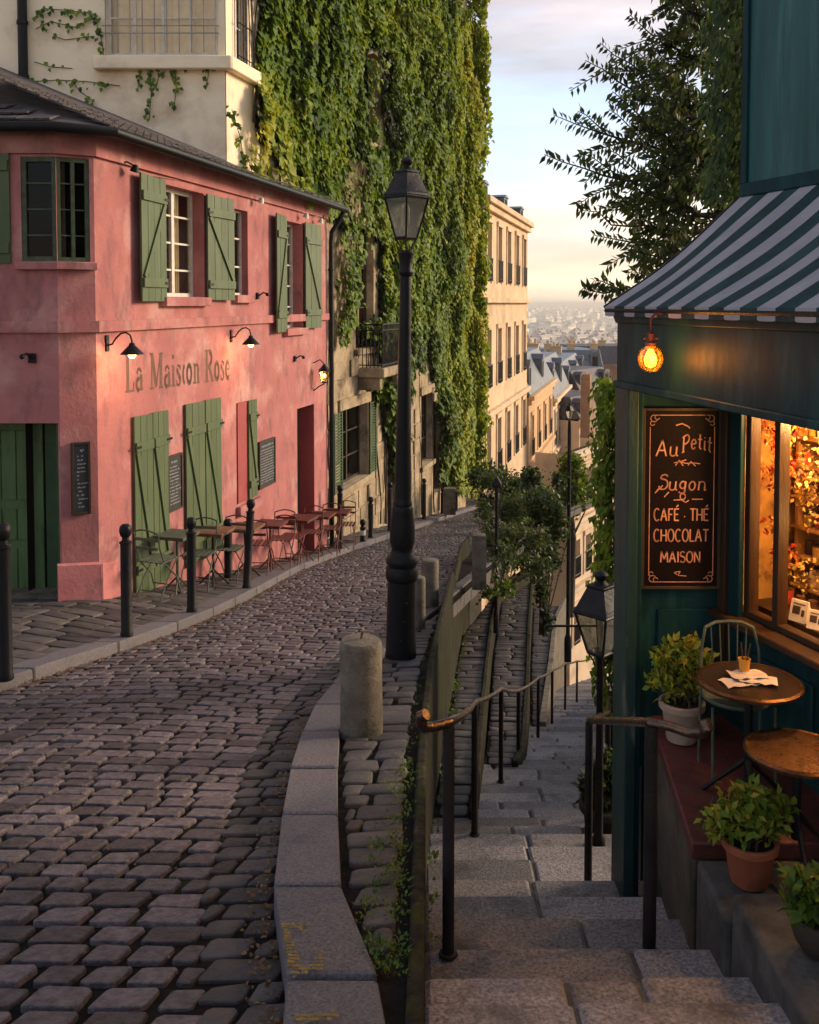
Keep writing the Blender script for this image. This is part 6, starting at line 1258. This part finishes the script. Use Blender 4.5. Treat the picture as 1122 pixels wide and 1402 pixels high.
mb = MB(); pts = [MF.P(s_, .012, z_) for s_, z_ in [MF.hit(x, y) for x, y in ((180, 232), (205, 240), (240, 246), (262, 240), (292, 252), (330, 262), (358, 268), (385, 283), (400, 276), (418, 288), (438, 298))]]; mb.tube(pts, .007, 5); solo('cable', mb, mat('pink_cable', (.55, .25, .22), rough=.7), 'thin cable strung along the pink wall under the eaves', 'cable', loc=pts[0])
for x, y, lb in ((45, 490, 'dark iron lamp fitting without a lamp on the shaded left wall above the garage door'), (352, 405, 'small dark camera like fitting right of the narrow upper window'), (403, 491, 'small dark bracket high on the wall left of the wall lantern')):
    fr_ = LF if x < 80 else MF; s_, z_ = fr_.hit(x, y); t = thing('wall_fitting', lb, 'wall fitting', tuple(fr_.P(s_, 0, z_))); mb = MB(); mb.fbox(fr_, s_ - .04, s_ + .04, .003, .03, z_ - .05, z_ + .05); part('plate', mb, black, t, bevel=.006); mb = MB(); mb.tube([fr_.P(s_, .03, z_), fr_.P(s_ + .02, .10, z_ + .05), fr_.P(s_ + .05, .15, z_ + .03)], .013, 6); mb.ball(fr_.P(s_ + .05, .15, z_ + .02), .028); part('arm', mb, black, t)
# ================================================================== PLANTS
def cluster(name, parent, m, blobs, n, L=.07, Wf=.55, up=.3, shell=.55, tt=(.5, .22), droop=0.):
    pos, tint = [], []; tot = sum(b[3] * b[4] * b[5] for b in blobs) ** 1.
    for b in blobs:
        k = max(20, int(n * (b[3] * b[4] * b[5]) / tot)); d = rdir(k); r = (shell + (1 - shell) * rng.random(k)) * (.8 + .5 * rng.random(k) ** 3); r *= 1 + .25 * np.sin(d[:, 0] * 5 + b[0] * 3) * np.cos(d[:, 2] * 4 + b[1]); P = np.array(b[:3]) + d * r[:, None] * np.array(b[3:6]); pos.append(P); tint.append(tt[0] + .25 * (rng.random() - .5) + .35 * tt[1] * d[:, 2] + rng.normal(0, tt[1], k))
    pos = np.concatenate(pos); tint = np.concatenate(tint); k = len(pos); dr_ = rdir(k) + np.array([0, 0, up - droop]); nr_ = rdir(k) * .7 + np.array([0, 0, .8]); ln = L * (.65 + .7 * rng.random(k)); v, f = leaves(pos, dr_, nr_, ln, ln * Wf)
    return raw(name, v, f, m, attr=rep(tint), parent=parent)
def stems(parent, base, blobs, n=9, r=.008, m=bark, name='stems'):
    mb = MB()
    for i in range(n):
        b = blobs[i % len(blobs)]; e = Vector((b[0] + rng.normal(0, b[3] * .5), b[1] + rng.normal(0, b[4] * .5), b[2] + b[5] * (.2 + .6 * rng.random()))); q = Vector(base) + Vector((rng.normal(0, .03), rng.normal(0, .03), 0)); mid = (q + e) / 2 + Vector((rng.normal(0, .03), rng.normal(0, .03), .03)); mb.tube([q, mid, e], [r, r * .8, r * .4], 5)
    return part(name, mb, m, parent)
def potted(name, lab, loc, r, h, pm, blobs, n, L, m=pot_m, tt=(.55, .24), rim=True, Wf=.5):
    t = thing(name, lab, 'potted plant', loc); p = [(r * .68, 0), (r * .72, .01), (r * .92, h * .80), (r * .95, h * .82), (r * 1.06, h * .83), (r * 1.08, h * .98), (r * 1.04, h), (r * .93, h), (r * .90, h * .9)] if rim else [(r * .6, 0), (r * .9, h * .3), (r * 1.05, h * .65), (r * .95, h * .95), (r * 1.0, h), (r * .9, h), (r * .86, h * .9)]
    mb = MB(); mb.lathe(p, loc, 28); pt = part('pot', mb, pm, t); mb = MB(); mb.lathe([(r * .9, h * .9), (.001, h * .93)], loc, 20); part('soil', mb, soil, pt)
    bl = [(loc[0] + b[0] * r, loc[1] + b[1] * r, loc[2] + h + b[2] * r, b[3] * r, b[4] * r, b[5] * r) for b in blobs]; stems(t, (loc[0], loc[1], loc[2] + h * .9), bl, 14, .004); cluster('foliage', t, m, bl, n, L, Wf, tt=tt); return t
p1 = (1.285, 4.40, tz(4.40) + .002); potted('potted_shrub', 'leafy yellow green shrub in a pale ribbed pot, far end of the terrace', p1, .100, .185, potw, [(-.5, 0, .9, 1.2, 1, .8), (.7, 0, .7, 1.0, 1, .7), (0, 0, 1.9, 1.3, 1.1, .8), (-.9, 0, 1.9, .7, .7, .7), (.9, 0, 1.7, .7, .7, .6), (.1, 0, 2.6, .8, .8, .4)], 850, .043)
p2 = (1.285, 3.50, -2.185); potted('potted_shrub', 'bright green shrub in a terracotta pot on the stone block', p2, .098, .165, terra, [(-.8, 0, .5, .9, .8, .5), (.5, 0, .6, 1.0, .9, .5), (-.2, 0, 1.2, 1.1, .9, .6), (1.0, 0, 1.3, .7, .7, .4), (-1.4, 0, .8, .5, .5, .3), (0, 0, 1.8, .8, .7, .3)], 850, .042)
c3_ = hitz(1114, 1302, lambda Y: -2.08); potted('potted_plant', 'low dark green plant in a round dark pot at the right edge', (c3_.x + .02, c3_.y, -2.079), .085, .12, potd, [(0, 0, .5, 1.2, 1.1, .7), (-.3, 0, .9, 1.0, .9, .7), (.6, 0, .8, .9, .9, .6)], 700, .05, m=weed, tt=(.35, .2), rim=False)
c4_ = hitz(828, 1131, zs); c4 = (c4_.x + .02, c4_.y, zst(c4_.y)); potted('potted_shrub', 'dark leafy shrub in a wide tub on the steps behind the stair lamp post', c4, .19, .31, potd, [(-.3, 0, .5, .9, .8, .5), (.3, 0, .5, .9, .8, .6), (0, 0, 1.0, .9, .8, .6), (-.7, .1, .2, .4, .5, .5), (.1, 0, 1.5, .6, .6, .3)], 1300, .06, m=ivy_d, tt=(.55, .25))
# cafe tables, chair and small things on the table
def onz(px, py, z): d = ray(px, py); return d * (z / d.z)
T1z, T2z = -1.575, -1.70
q1 = onz(1026, 932, T1z); q2 = onz(1092, 1028, T2z); print('cafe tables', q1, q2)
ct1 = bistro_table(black, tabtop, 'round dark cafe table with a copper rim, paper and glass on it', .205, True, 'cafe tables on the terrace', H=T1z - .018 - tz(q1.y)); ct1.location = (q1.x, q1.y, tz(q1.y) + .002)
ct2 = bistro_table(black, copper, 'round copper topped cafe table nearest the terracotta pot', .185, True, 'cafe tables on the terrace', H=T2z - .018 - tz(q2.y)); ct2.location = (q2.x, q2.y, tz(q2.y) + .002)
for tt_, q, z, r in ((ct1, q1, T1z, .207), (ct2, q2, T2z, .187)):
    mb = MB(); h = z - tz(q.y); mb.lathe([(r - .004, h - .020), (r + .008, h - .014), (r + .008, h - .004), (r - .002, h + .003), (r - .012, h + .0015)], n=40, cap=False); part('rim', mb, copper, tt_, world=False)
mb = MB(); 
for k, (dx, dy, a) in enumerate(((-.05, -.03, .2), (.03, -.02, -.3), (.0, .02, .1))):
    c, s = math.cos(a), math.sin(a); W_, D_ = .075, .045; n = 6
    for i in range(n):
        for j in range(3):
            def pp(u, v_): x = (u / n * 2 - 1) * W_; y = (v_ / 3 * 2 - 1) * D_; return (q1.x + dx + c * x - s * y, q1.y + dy + s * x + c * y, T1z + .004 + .006 * k + .008 * math.sin(u * 1.3 + v_ + k) ** 2)
            mb.quad(pp(i, j), pp(i + 1, j), pp(i + 1, j + 1), pp(i, j + 1))
solo('paper_napkin', mb, paper, 'crumpled pale papers lying on the copper rimmed cafe table', 'papers', loc=(q1.x, q1.y, T1z))
t = thing('glass', 'small reddish glass with straws standing on the copper rimmed cafe table', 'glass', (q1.x - .0, q1.y + .06, T1z + .002)); mb = MB(); mb.lathe([(.018, 0), (.026, .07), (.024, .07), (.016, .006)], n=16); part('glass_body', mb, gm[0], t, world=False); mb = MB()
for a in (.3, 1.7, 3.9): mb.tube([(.0, 0, .01), (.03 * math.cos(a), .03 * math.sin(a), .13)], .003, 5)
part('straw', mb, copper, t, world=False)
wc = thing('wire_chair', 'wire backed cafe chair behind the copper rimmed table', 'chair', (q1.x + .03, q1.y + .24, tz(q1.y + .24))); wc.scale = (.85, .85, .88); mb = MB()
for s in (-.16, .16): mb = MB(); mb.tube([(s, .10, 0), (s, .08, .38), (s * .95, .10, .60), (s * .8, .12, .70)], .008, 6); part('leg', mb, gmetal, wc, world=False); mb = MB(); mb.tube([(s, -.14, 0), (s, -.12, .38)], .008, 6); part('leg', mb, gmetal, wc, world=False)
mb = MB(); mb.lathe([(.001, .38), (.17, .38), (.175, .39), (.17, .40), (.001, .40)], n=24); part('seat', mb, gmetal, wc, world=False); mb = MB(); mb.tube([(-.13, .12, .70), (-.07, .13, .725), (0, .13, .73), (.07, .13, .725), (.13, .12, .70)], .009, 6)
for x in (-.08, -.04, 0, .04, .08): mb.tube([(x, .10, .42), (x * 1.2, .13, .72)], .004, 5)
part('backrest', mb, gmetal, wc, world=False)
# bushes on the ramps (each stands in its own long planter)
def bush(name, lab, base, blobs, n, L=.10, m=ivy_d, tt=(.5, .25), planter=None, st=16):
    t = thing(name, lab, 'bush', base)
    if planter: mb = MB(); mb.box(base[0] - planter[0], base[0] + planter[0], base[1] - planter[1], base[1] + planter[1], base[2] - .1, base[2] + planter[2]); part('planter', mb, conc, t, bevel=.02)
    stems(t, base, blobs, st, .014); cluster('foliage', t, m, blobs, n, L, .6, shell=.25, tt=tt); return t
def B(px, py, Y, r, rz=None, ry=None): p = at(px, py, Y); return (p.x, p.y, p.z, r, ry or r, rz or r)
b0_ = at(690, 790, 22); bush('bush', 'dense leafy bush behind the square stone post, nearest of the ramp bushes', (b0_.x, 22, Z2(22)), [B(700, 700, 22, .55, .5), B(668, 720, 22, .22, .5), B(675, 660, 22.5, .5, .32), B(712, 745, 21.5, .55, .5), B(690, 770, 21.6, .4, .3), B(735, 680, 22, .35, .4), B(665, 770, 21.8, .22, .25), B(672, 742, 19, .3, .35), B(690, 765, 18.5, .32, .28), B(662, 700, 20, .25, .4), B(674, 772, 15.7, .2, .24), B(690, 756, 15.9, .25, .25), B(680, 790, 15.6, .16, .14), B(690, 768, 17, .3, .3), B(716, 772, 17.5, .33, .28), B(742, 778, 17.5, .3, .28), B(702, 738, 18, .4, .35), B(735, 742, 18, .4, .35)], 7000, .085, tt=(.68, .3))
b1_ = at(745, 800, 19); bush('bush', 'dark hanging climber spilling over the lowest wall beside the thin lamp post', (b1_.x, 19, Z3(19)), [B(745, 700, 19.5, .42, .45), B(762, 720, 19.3, .3, .5), B(748, 760, 19.2, .32, .5), B(742, 810, 19, .2, .45), B(765, 660, 20, .22, .25), B(728, 655, 20, .28, .25), B(752, 850, 18.8, .13, .35)], 4200, .095, tt=(.42, .28))
b2_ = at(668, 680, 27); bush('bush', 'dark bush at the end of the road, at the foot of the beige house', (b2_.x, 27, gz(27) + .05), [B(655, 655, 27, .45, .35), B(680, 655, 27, .5, .4), B(700, 668, 27, .5, .45), B(665, 690, 27, .3, .5)], 3200, .11, tt=(.32, .2))
b5_ = at(720, 690, 27); bush('bush', 'light green flowering bush between the capped post and the thin lamp post', (b5_.x, 25, Z2(25)), [B(725, 690, 25, .4, .35), B(700, 700, 25, .4, .3), B(745, 676, 25, .3, .28), B(715, 720, 24.5, .4, .3)], 2600, .09, m=pot_m, tt=(.25, .3))
b6_ = at(650, 800, 15.6); bush('bush', 'small clump of weeds around the foot of the square stone post', (b6_.x, 15.6, gz(15.6) + .05), [B(655, 800, 15.6, .16, .14), B(668, 812, 15.6, .2, .12), B(690, 806, 15.8, .25, .14)], 500, .08, m=weed)
for (x0, y0, Y, s, lb) in ((782, 685, 36, .85, 'loose green tree rising among the lower houses behind the thin lamp post'), (728, 668, 40, .5, 'small dark green tree lower down beside the far pale houses')):
    p = at(x0, y0, Y); t = thing('small_tree', lb, 'tree', (p.x, p.y, p.z - 4)); mb = MB(); mb.tube([(p.x, p.y, p.z - 4.5), (p.x + .1, p.y, p.z - 1.5), (p.x, p.y, p.z)], [.16, .12, .05], 7)
    for a in range(5): mb.tube([(p.x, p.y, p.z - 1.6 + .3 * a), (p.x + s * .7 * math.cos(a * 2.2), p.y + s * .7 * math.sin(a * 2.2), p.z - .3 + .3 * a)], [.06, .02], 5)
    part('trunk', mb, bark, t); cluster('crown', t, ivy_m, [(p.x + rng.normal(0, .4 * s), p.y + rng.normal(0, .4 * s), p.z + rng.normal(0, .8 * s), .55 * s, .55 * s, .7 * s) for _ in range(9)], 4200, .16, .7, shell=.3, tt=(.3, .2))
# wall beyond the cafe, grown over with ivy
wt = thing('ivy_covered_wall', 'narrow wall smothered in ivy, right behind the cafe corner', 'wall', (1.9, 8.0, -4.5)); mb = MB(); mb.prism([(1.80, 7.9, -5.5), (4.6, 8.4, -5.5), (4.6, 9.0, -5.5), (1.85, 8.5, -5.5)], [(1.80, 7.9, -.95), (4.6, 8.4, -.95), (4.6, 9.0, -.95), (1.85, 8.5, -.95)]); part('masonry', mb, stone, wt, bevel=.03)
pos, dr_, nr_, ln, tint = [], [], [], [], []
for i in range(7000):
    u = rng.random() ** 1.4; z = -3.55 + 2.9 * rng.random(); on = rng.random() < .35; x = 1.80 + 2.2 * u; y = 7.9 + .18 * (x - 1.8); 
    e = .10 + .16 * (noise.noise(Vector((x * 3, z * 1.7, 2))) + .4)
    if on: p = Vector((1.80 - e * rng.random() * .9, 7.9 + .6 * rng.random(), z)); o = Vector((-1, -.2, 0))
    else: p = Vector((x - .04, y - e * rng.random() - .02, z)); o = Vector((-.2, -1, 0))
    if z < -2.9 and rng.random() < .5: continue
    pos.append(tuple(p)); ln.append(.05 + .04 * rng.random()); dr_.append(tuple(o * .5 + Vector((rng.normal(0, .4), 0, -1)))); nr_.append(tuple(o + Vector((rng.normal(0, .3), 0, .6)))); tint.append(.38 + .3 * noise.noise(Vector((x * 1.5, z * 1.5, 8))) + rng.normal(0, .15))
v, f = leaves(pos, dr_, nr_, ln, np.array(ln) * .9); raw('ivy', v, f, ivy_m, attr=rep(np.array(tint)), parent=wt)
# stair side wall farther down on the right
mb = MB(); yy = list(np.arange(8.6, 33, .8))
for a, b in zip(yy[:-1], yy[1:]):
    f_ = lambda Y: XR(Y) - .06; mb.hexa([(f_(a), a, zs(a) - 1), (f_(a) + .3, a, zs(a) - 1), (f_(b) + .3, b + .001, zs(b) - 1), (f_(b), b + .001, zs(b) - 1), (f_(a), a, zs(a) + .75), (f_(a) + .3, a, zs(a) + .75), (f_(b) + .3, b + .001, zs(b) + .75), (f_(b), b + .001, zs(b) + .75)])
solo('stair_wall', mb, conc, 'low masonry wall down the right side of the lower stairs', 'wall', loc=(2.4, 10, -6))
# the tree over the cafe
tr = thing('leafy_tree', 'tree with long leafy branches reaching left over the cafe awning against the sky', 'tree', (3.0, 8.6, -4.4)); mb = MB(); Tb = Vector((3.0, 8.6, -4.4)); mb.tube([Tb, (2.98, 8.6, -2), (3.05, 8.55, 0), (2.95, 8.5, 2), (3.0, 8.5, 4.2), (2.9, 8.5, 5.4)], [.2, .17, .15, .12, .08, .04], 10)
pos, dr_, nr_, ln, tint = [], [], [], [], []
def twig(pts, leafn, L=.075, r0=.016):
    pts = [Vector(p) for p in pts]; m = len(pts); mb.tube(pts, list(np.linspace(r0, .003, m)), 5)
    for i in range(leafn):
        t = min(.999, (i + .6 * rng.random()) / leafn) * (m - 1); k = min(m - 2, int(t)); u = t - k; p = pts[k].lerp(pts[k + 1], u); d = (pts[k + 1] - pts[k]).normalized(); sgn = 1 if i % 2 else -1
        side = Vector((-d.z, rng.normal(0, .35), d.x)).normalized() * sgn; o = d * (.55 + rng.normal(0, .12)) + side * .8 + Vector((0, 0, -.38))
        pos.append(tuple(p)); dr_.append(tuple(o)); nr_.append((rng.normal(0, .5), -.8 + rng.normal(0, .3), rng.normal(.3, .4))); ln.append(L * (.75 + .5 * rng.random())); tint.append(.40 + rng.normal(0, .25))
def branch(tip, root, Y, sub=7, bend=.10, spread=.42, leafn=26, L=.082):
    a = at(*root, Y + .3); b = at(*tip, Y); n = 9; pts = []
    for k in range(n + 1):
        u = k / n; p = a.lerp(b, u); p.z += -bend * (1 - u) * u * 2; p += Vector((rng.normal(0, .012), rng.normal(0, .03), rng.normal(0, .012))); pts.append(p)
    twig(pts[2:], 62, L); mb.tube(pts[:4], list(np.linspace(.035, .016, 4)), 6)
    for j in range(sub):
        u = .02 + .68 * j / sub + .06 * rng.random(); k = int(u * n); p = pts[k]; d = (b - a).normalized(); ang = (1 if j % 2 else -1) * (spread + .3 * rng.random()); ln_ = (b - a).length * (.20 + .26 * (1 - u)) * (.7 + .5 * rng.random())
        d2 = Vector((d.x * math.cos(ang) - d.z * math.sin(ang), d.y + rng.normal(0, .35), d.x * math.sin(ang) + d.z * math.cos(ang))).normalized(); q = [p + d2 * ln_ * t for t in (0, .25, .5, .75, 1)]; q[-1].z -= .03; twig(q, leafn, L, .008)
for tip, rt, Y, sb in (((747, 212), (985, 262), 7.4, 9), ((757, 160), (985, 215), 7.8, 9), ((803, 82), (990, 175), 7.5, 9), ((822, 58), (1000, 150), 8.1, 8), ((795, 290), (985, 318), 7.6, 9), ((812, 318), (990, 345), 8.0, 7), ((862, 20), (1000, 95), 7.7, 9), ((905, -25), (1005, 60), 7.4, 8), ((880, -60), (1010, -10), 8.0, 8), ((930, -70), (1010, 20), 7.6, 8), ((870, 345), (990, 350), 7.3, 6), ((838, 128), (990, 240), 7.3, 9), ((860, 185), (990, 280), 7.8, 9), ((850, 240), (990, 300), 7.3, 9), ((796, 395), (930, 385), 7.4, 5), ((900, 90), (1000, 200), 7.7, 8), ((915, 150), (1000, 260), 7.4, 8)): branch(tip, rt, Y, sb)
for i in range(48):                                  # the denser heart of the crown, close to the wall
    x, y = 925 + 90 * rng.random(), -60 + 430 * rng.random(); Y = 7.2 + 1.4 * rng.random(); a = at(x, y, Y); d = Vector((-.35 + rng.normal(0, .3), rng.normal(0, .3), rng.normal(-.1, .35))); q = [a + d * t for t in (0, .3, .6, 1.)]; twig(q, 44, .07, .008)
part('trunk', mb, bark, tr); v, f = leaves(pos, dr_, nr_, ln, np.array(ln) * .36); raw('crown', v, f, tree_m, attr=rep(np.array(tint)), parent=tr); print('tree leaves', len(pos))
# the green drape of climber against the teal wall
cl = thing('climber', 'curtain of climber hanging along the edge of the teal upper wall', 'climber', tuple(UF.P(0, -.1, .7))); pos, dr_, nr_, ln, tint = [], [], [], [], []; mb = MB()
for k in range(14): x = 1.72 + .16 * rng.random(); mb.tube([(x + .05 * rng.random(), 4.98 + .2 * rng.random(), z) for z in (.6, 1.2, 1.8, 2.4, 3.0)], .004, 4)
for i in range(2600):
    z = .55 + 2.2 * rng.random(); w_ = .10 + .10 * (noise.noise(Vector((z * 3, 0, 1))) + .5) ; p = Vector((1.80 - w_ * rng.random() * (1.3 if z < 1.9 else 1.), 4.98 + .35 * rng.random(), z)); pos.append(tuple(p)); dr_.append((rng.normal(-.3, .3), rng.normal(0, .3), -1)); nr_.append((-.6, -.6, .6 + rng.normal(0, .3))); ln.append(.035 + .03 * rng.random()); tint.append(.3 + rng.normal(0, .2))
part('climber_stem', mb, bark, cl); v, f = leaves(pos, dr_, nr_, ln, np.array(ln) * .5); raw('climber_foliage', v, f, ivy_d, attr=rep(np.array(tint) + .25), parent=cl)
# ================================================================== GROUND COVER
pos, dr_, nr_, ln, tint = [], [], [], [], []
def tuft(x, y, z, n, s, L):
    for i in range(n): a = rng.random() * 6.3; r = s * rng.random() ** .6; pos.append((x + r * math.cos(a), y + r * math.sin(a), z + .01 + .03 * rng.random())); dr_.append((math.cos(a) * .6, math.sin(a) * .6, .5 + .5 * rng.random())); nr_.append((0, 0, 1)); ln.append(L * (.6 + .8 * rng.random())); tint.append(.45 + rng.normal(0, .25))
for k in range(190):
    Y = 2.75 + 2.2 * rng.random() ** 1.6 if k < 130 else 5 + 9 * rng.random(); e = .12 * rng.random() ** 1.5 if k < 130 else .05 * rng.random(); x = X1(Y) - .02 - e * (1.3 if Y < 4 else .7)
    if x > kin(Y): tuft(x, Y, zr(x, Y) - .015, 11 if k < 130 else 7, .03, .013)
for k in range(70):
    Y = 7.2 + 9 * rng.random(); x = X1(Y) + .09 + .04 * rng.random(); tuft(x, Y, Z2(Y) - .01, 7, .03, .02)
for k in range(60): Y = 3 + 9 * rng.random(); x = X1(Y) + .07 + .03 * rng.random(); tuft(x, Y, (zst(Y) if Y < 6.9 else Z2(Y)), 6, .03, .025)
v, f = leaves(pos, dr_, nr_, ln, np.array(ln) * .7); wd = raw('weeds', v, f, weed, attr=rep(np.array(tint)), label='small green weeds and moss in the joints along the mossy wall', category='weeds') if False else raw('weeds', v, f, weed, attr=rep(np.array(tint)), loc=(0, 4, -2.3), label='small green weeds growing in the joints along the mossy retaining wall', cat='weeds', kind='stuff')
pos, dr_, nr_, ln, tint = [], [], [], [], []
for k in range(750):
    Y = 2.4 + 9 * rng.random() ** 1.5; x = RI(Y) - .02 - .10 * rng.random() ** 2; pos.append((x, Y, gz(Y) + .006 + .012 * rng.random())); d = rdir(1)[0]; d[2] *= .3; dr_.append(tuple(d)); nr_.append((rng.normal(0, .4), rng.normal(0, .4), 1)); ln.append(.012 + .014 * rng.random()); tint.append(rng.random())
for k in range(1100):
    Y = 6.4 + 12 * rng.random(); x = LE(Y) + .02 + .12 * rng.random() ** 2; pos.append((x, Y, gz(Y) + .006 + .01 * rng.random())); d = rdir(1)[0]; d[2] *= .3; dr_.append(tuple(d)); nr_.append((rng.normal(0, .4), rng.normal(0, .4), 1)); ln.append(.014 + .014 * rng.random()); tint.append(rng.random() * .8 + .2)
for k in range(500):
    Y = 3 + 6 * rng.random(); x = RI(Y) - 3 * rng.random(); pos.append((x, Y, gz(Y) + .012)); d = rdir(1)[0]; d[2] *= .2; dr_.append(tuple(d)); nr_.append((rng.normal(0, .3), rng.normal(0, .3), 1)); ln.append(.008 + .010 * rng.random()); tint.append(rng.random())
v, f = leaves(pos, dr_, nr_, ln, np.array(ln) * .7); raw('leaf_litter', v, f, dead, attr=rep(np.array(tint)), loc=(-.6, 5, -2.5), label='dry leaf litter gathered in the gutters along both kerbs', cat='leaf litter', kind='stuff')
# worn yellow paint on the near kerb: irregular flecks lying on the stone
mb = MB(); rr = random.Random(4)
def fleck(px, py, s):
    p = ground(px, py, .106); 
    if kin(p.y) - .01 < p.x or p.x < RI(p.y) + .01: return
    n = rr.randint(5, 8); a0 = rr.random() * 6; mb.poly([(p.x + s * (.6 + .6 * rr.random()) * math.cos(a0 + 6.283 * i / n), p.y + s * (.6 + .6 * rr.random()) * math.sin(a0 + 6.283 * i / n), gz(p.y) + .1135 + .00012 * (len(mb.f) % 60) * .5) for i in range(n)])
for (x0, y0), (x1, y1), n in (((390, 1272), (402, 1332), 40), ((388, 1270), (420, 1268), 14), ((402, 1334), (440, 1322), 22), ((440, 1300), (436, 1325), 8), ((398, 1290), (410, 1330), 14), ((410, 1398), (460, 1390), 30)):
    for i in range(n * 3): u = rr.random(); fleck(x0 + (x1 - x0) * u + rr.gauss(0, 2.5), y0 + (y1 - y0) * u + rr.gauss(0, 2.5), .0025 + .005 * rr.random())
solo('worn_kerb_marking', mb, yellow, kind=S, smooth=False)
# ================================================================== AIR
hz = bpy.data.materials.new('haze_air'); hz.use_nodes = True; n_ = hz.node_tree.nodes; l_ = hz.node_tree.links; n_.remove(n_['Principled BSDF']); pv = n_.new('ShaderNodeVolumePrincipled'); pv.inputs['Color'].default_value = (1, .93, .82, 1); pv.inputs['Density'].default_value = .00026; pv.inputs['Anisotropy'].default_value = .3; l_.new(pv.outputs[0], n_['Material Output'].inputs['Volume'])
mb = MB(); mb.box(-6100, 6100, -62, 9100, -105, 30); hb_ = solo('haze', mb, hz, 'pale evening haze over the far city', 'haze', kind='stuff', smooth=False)
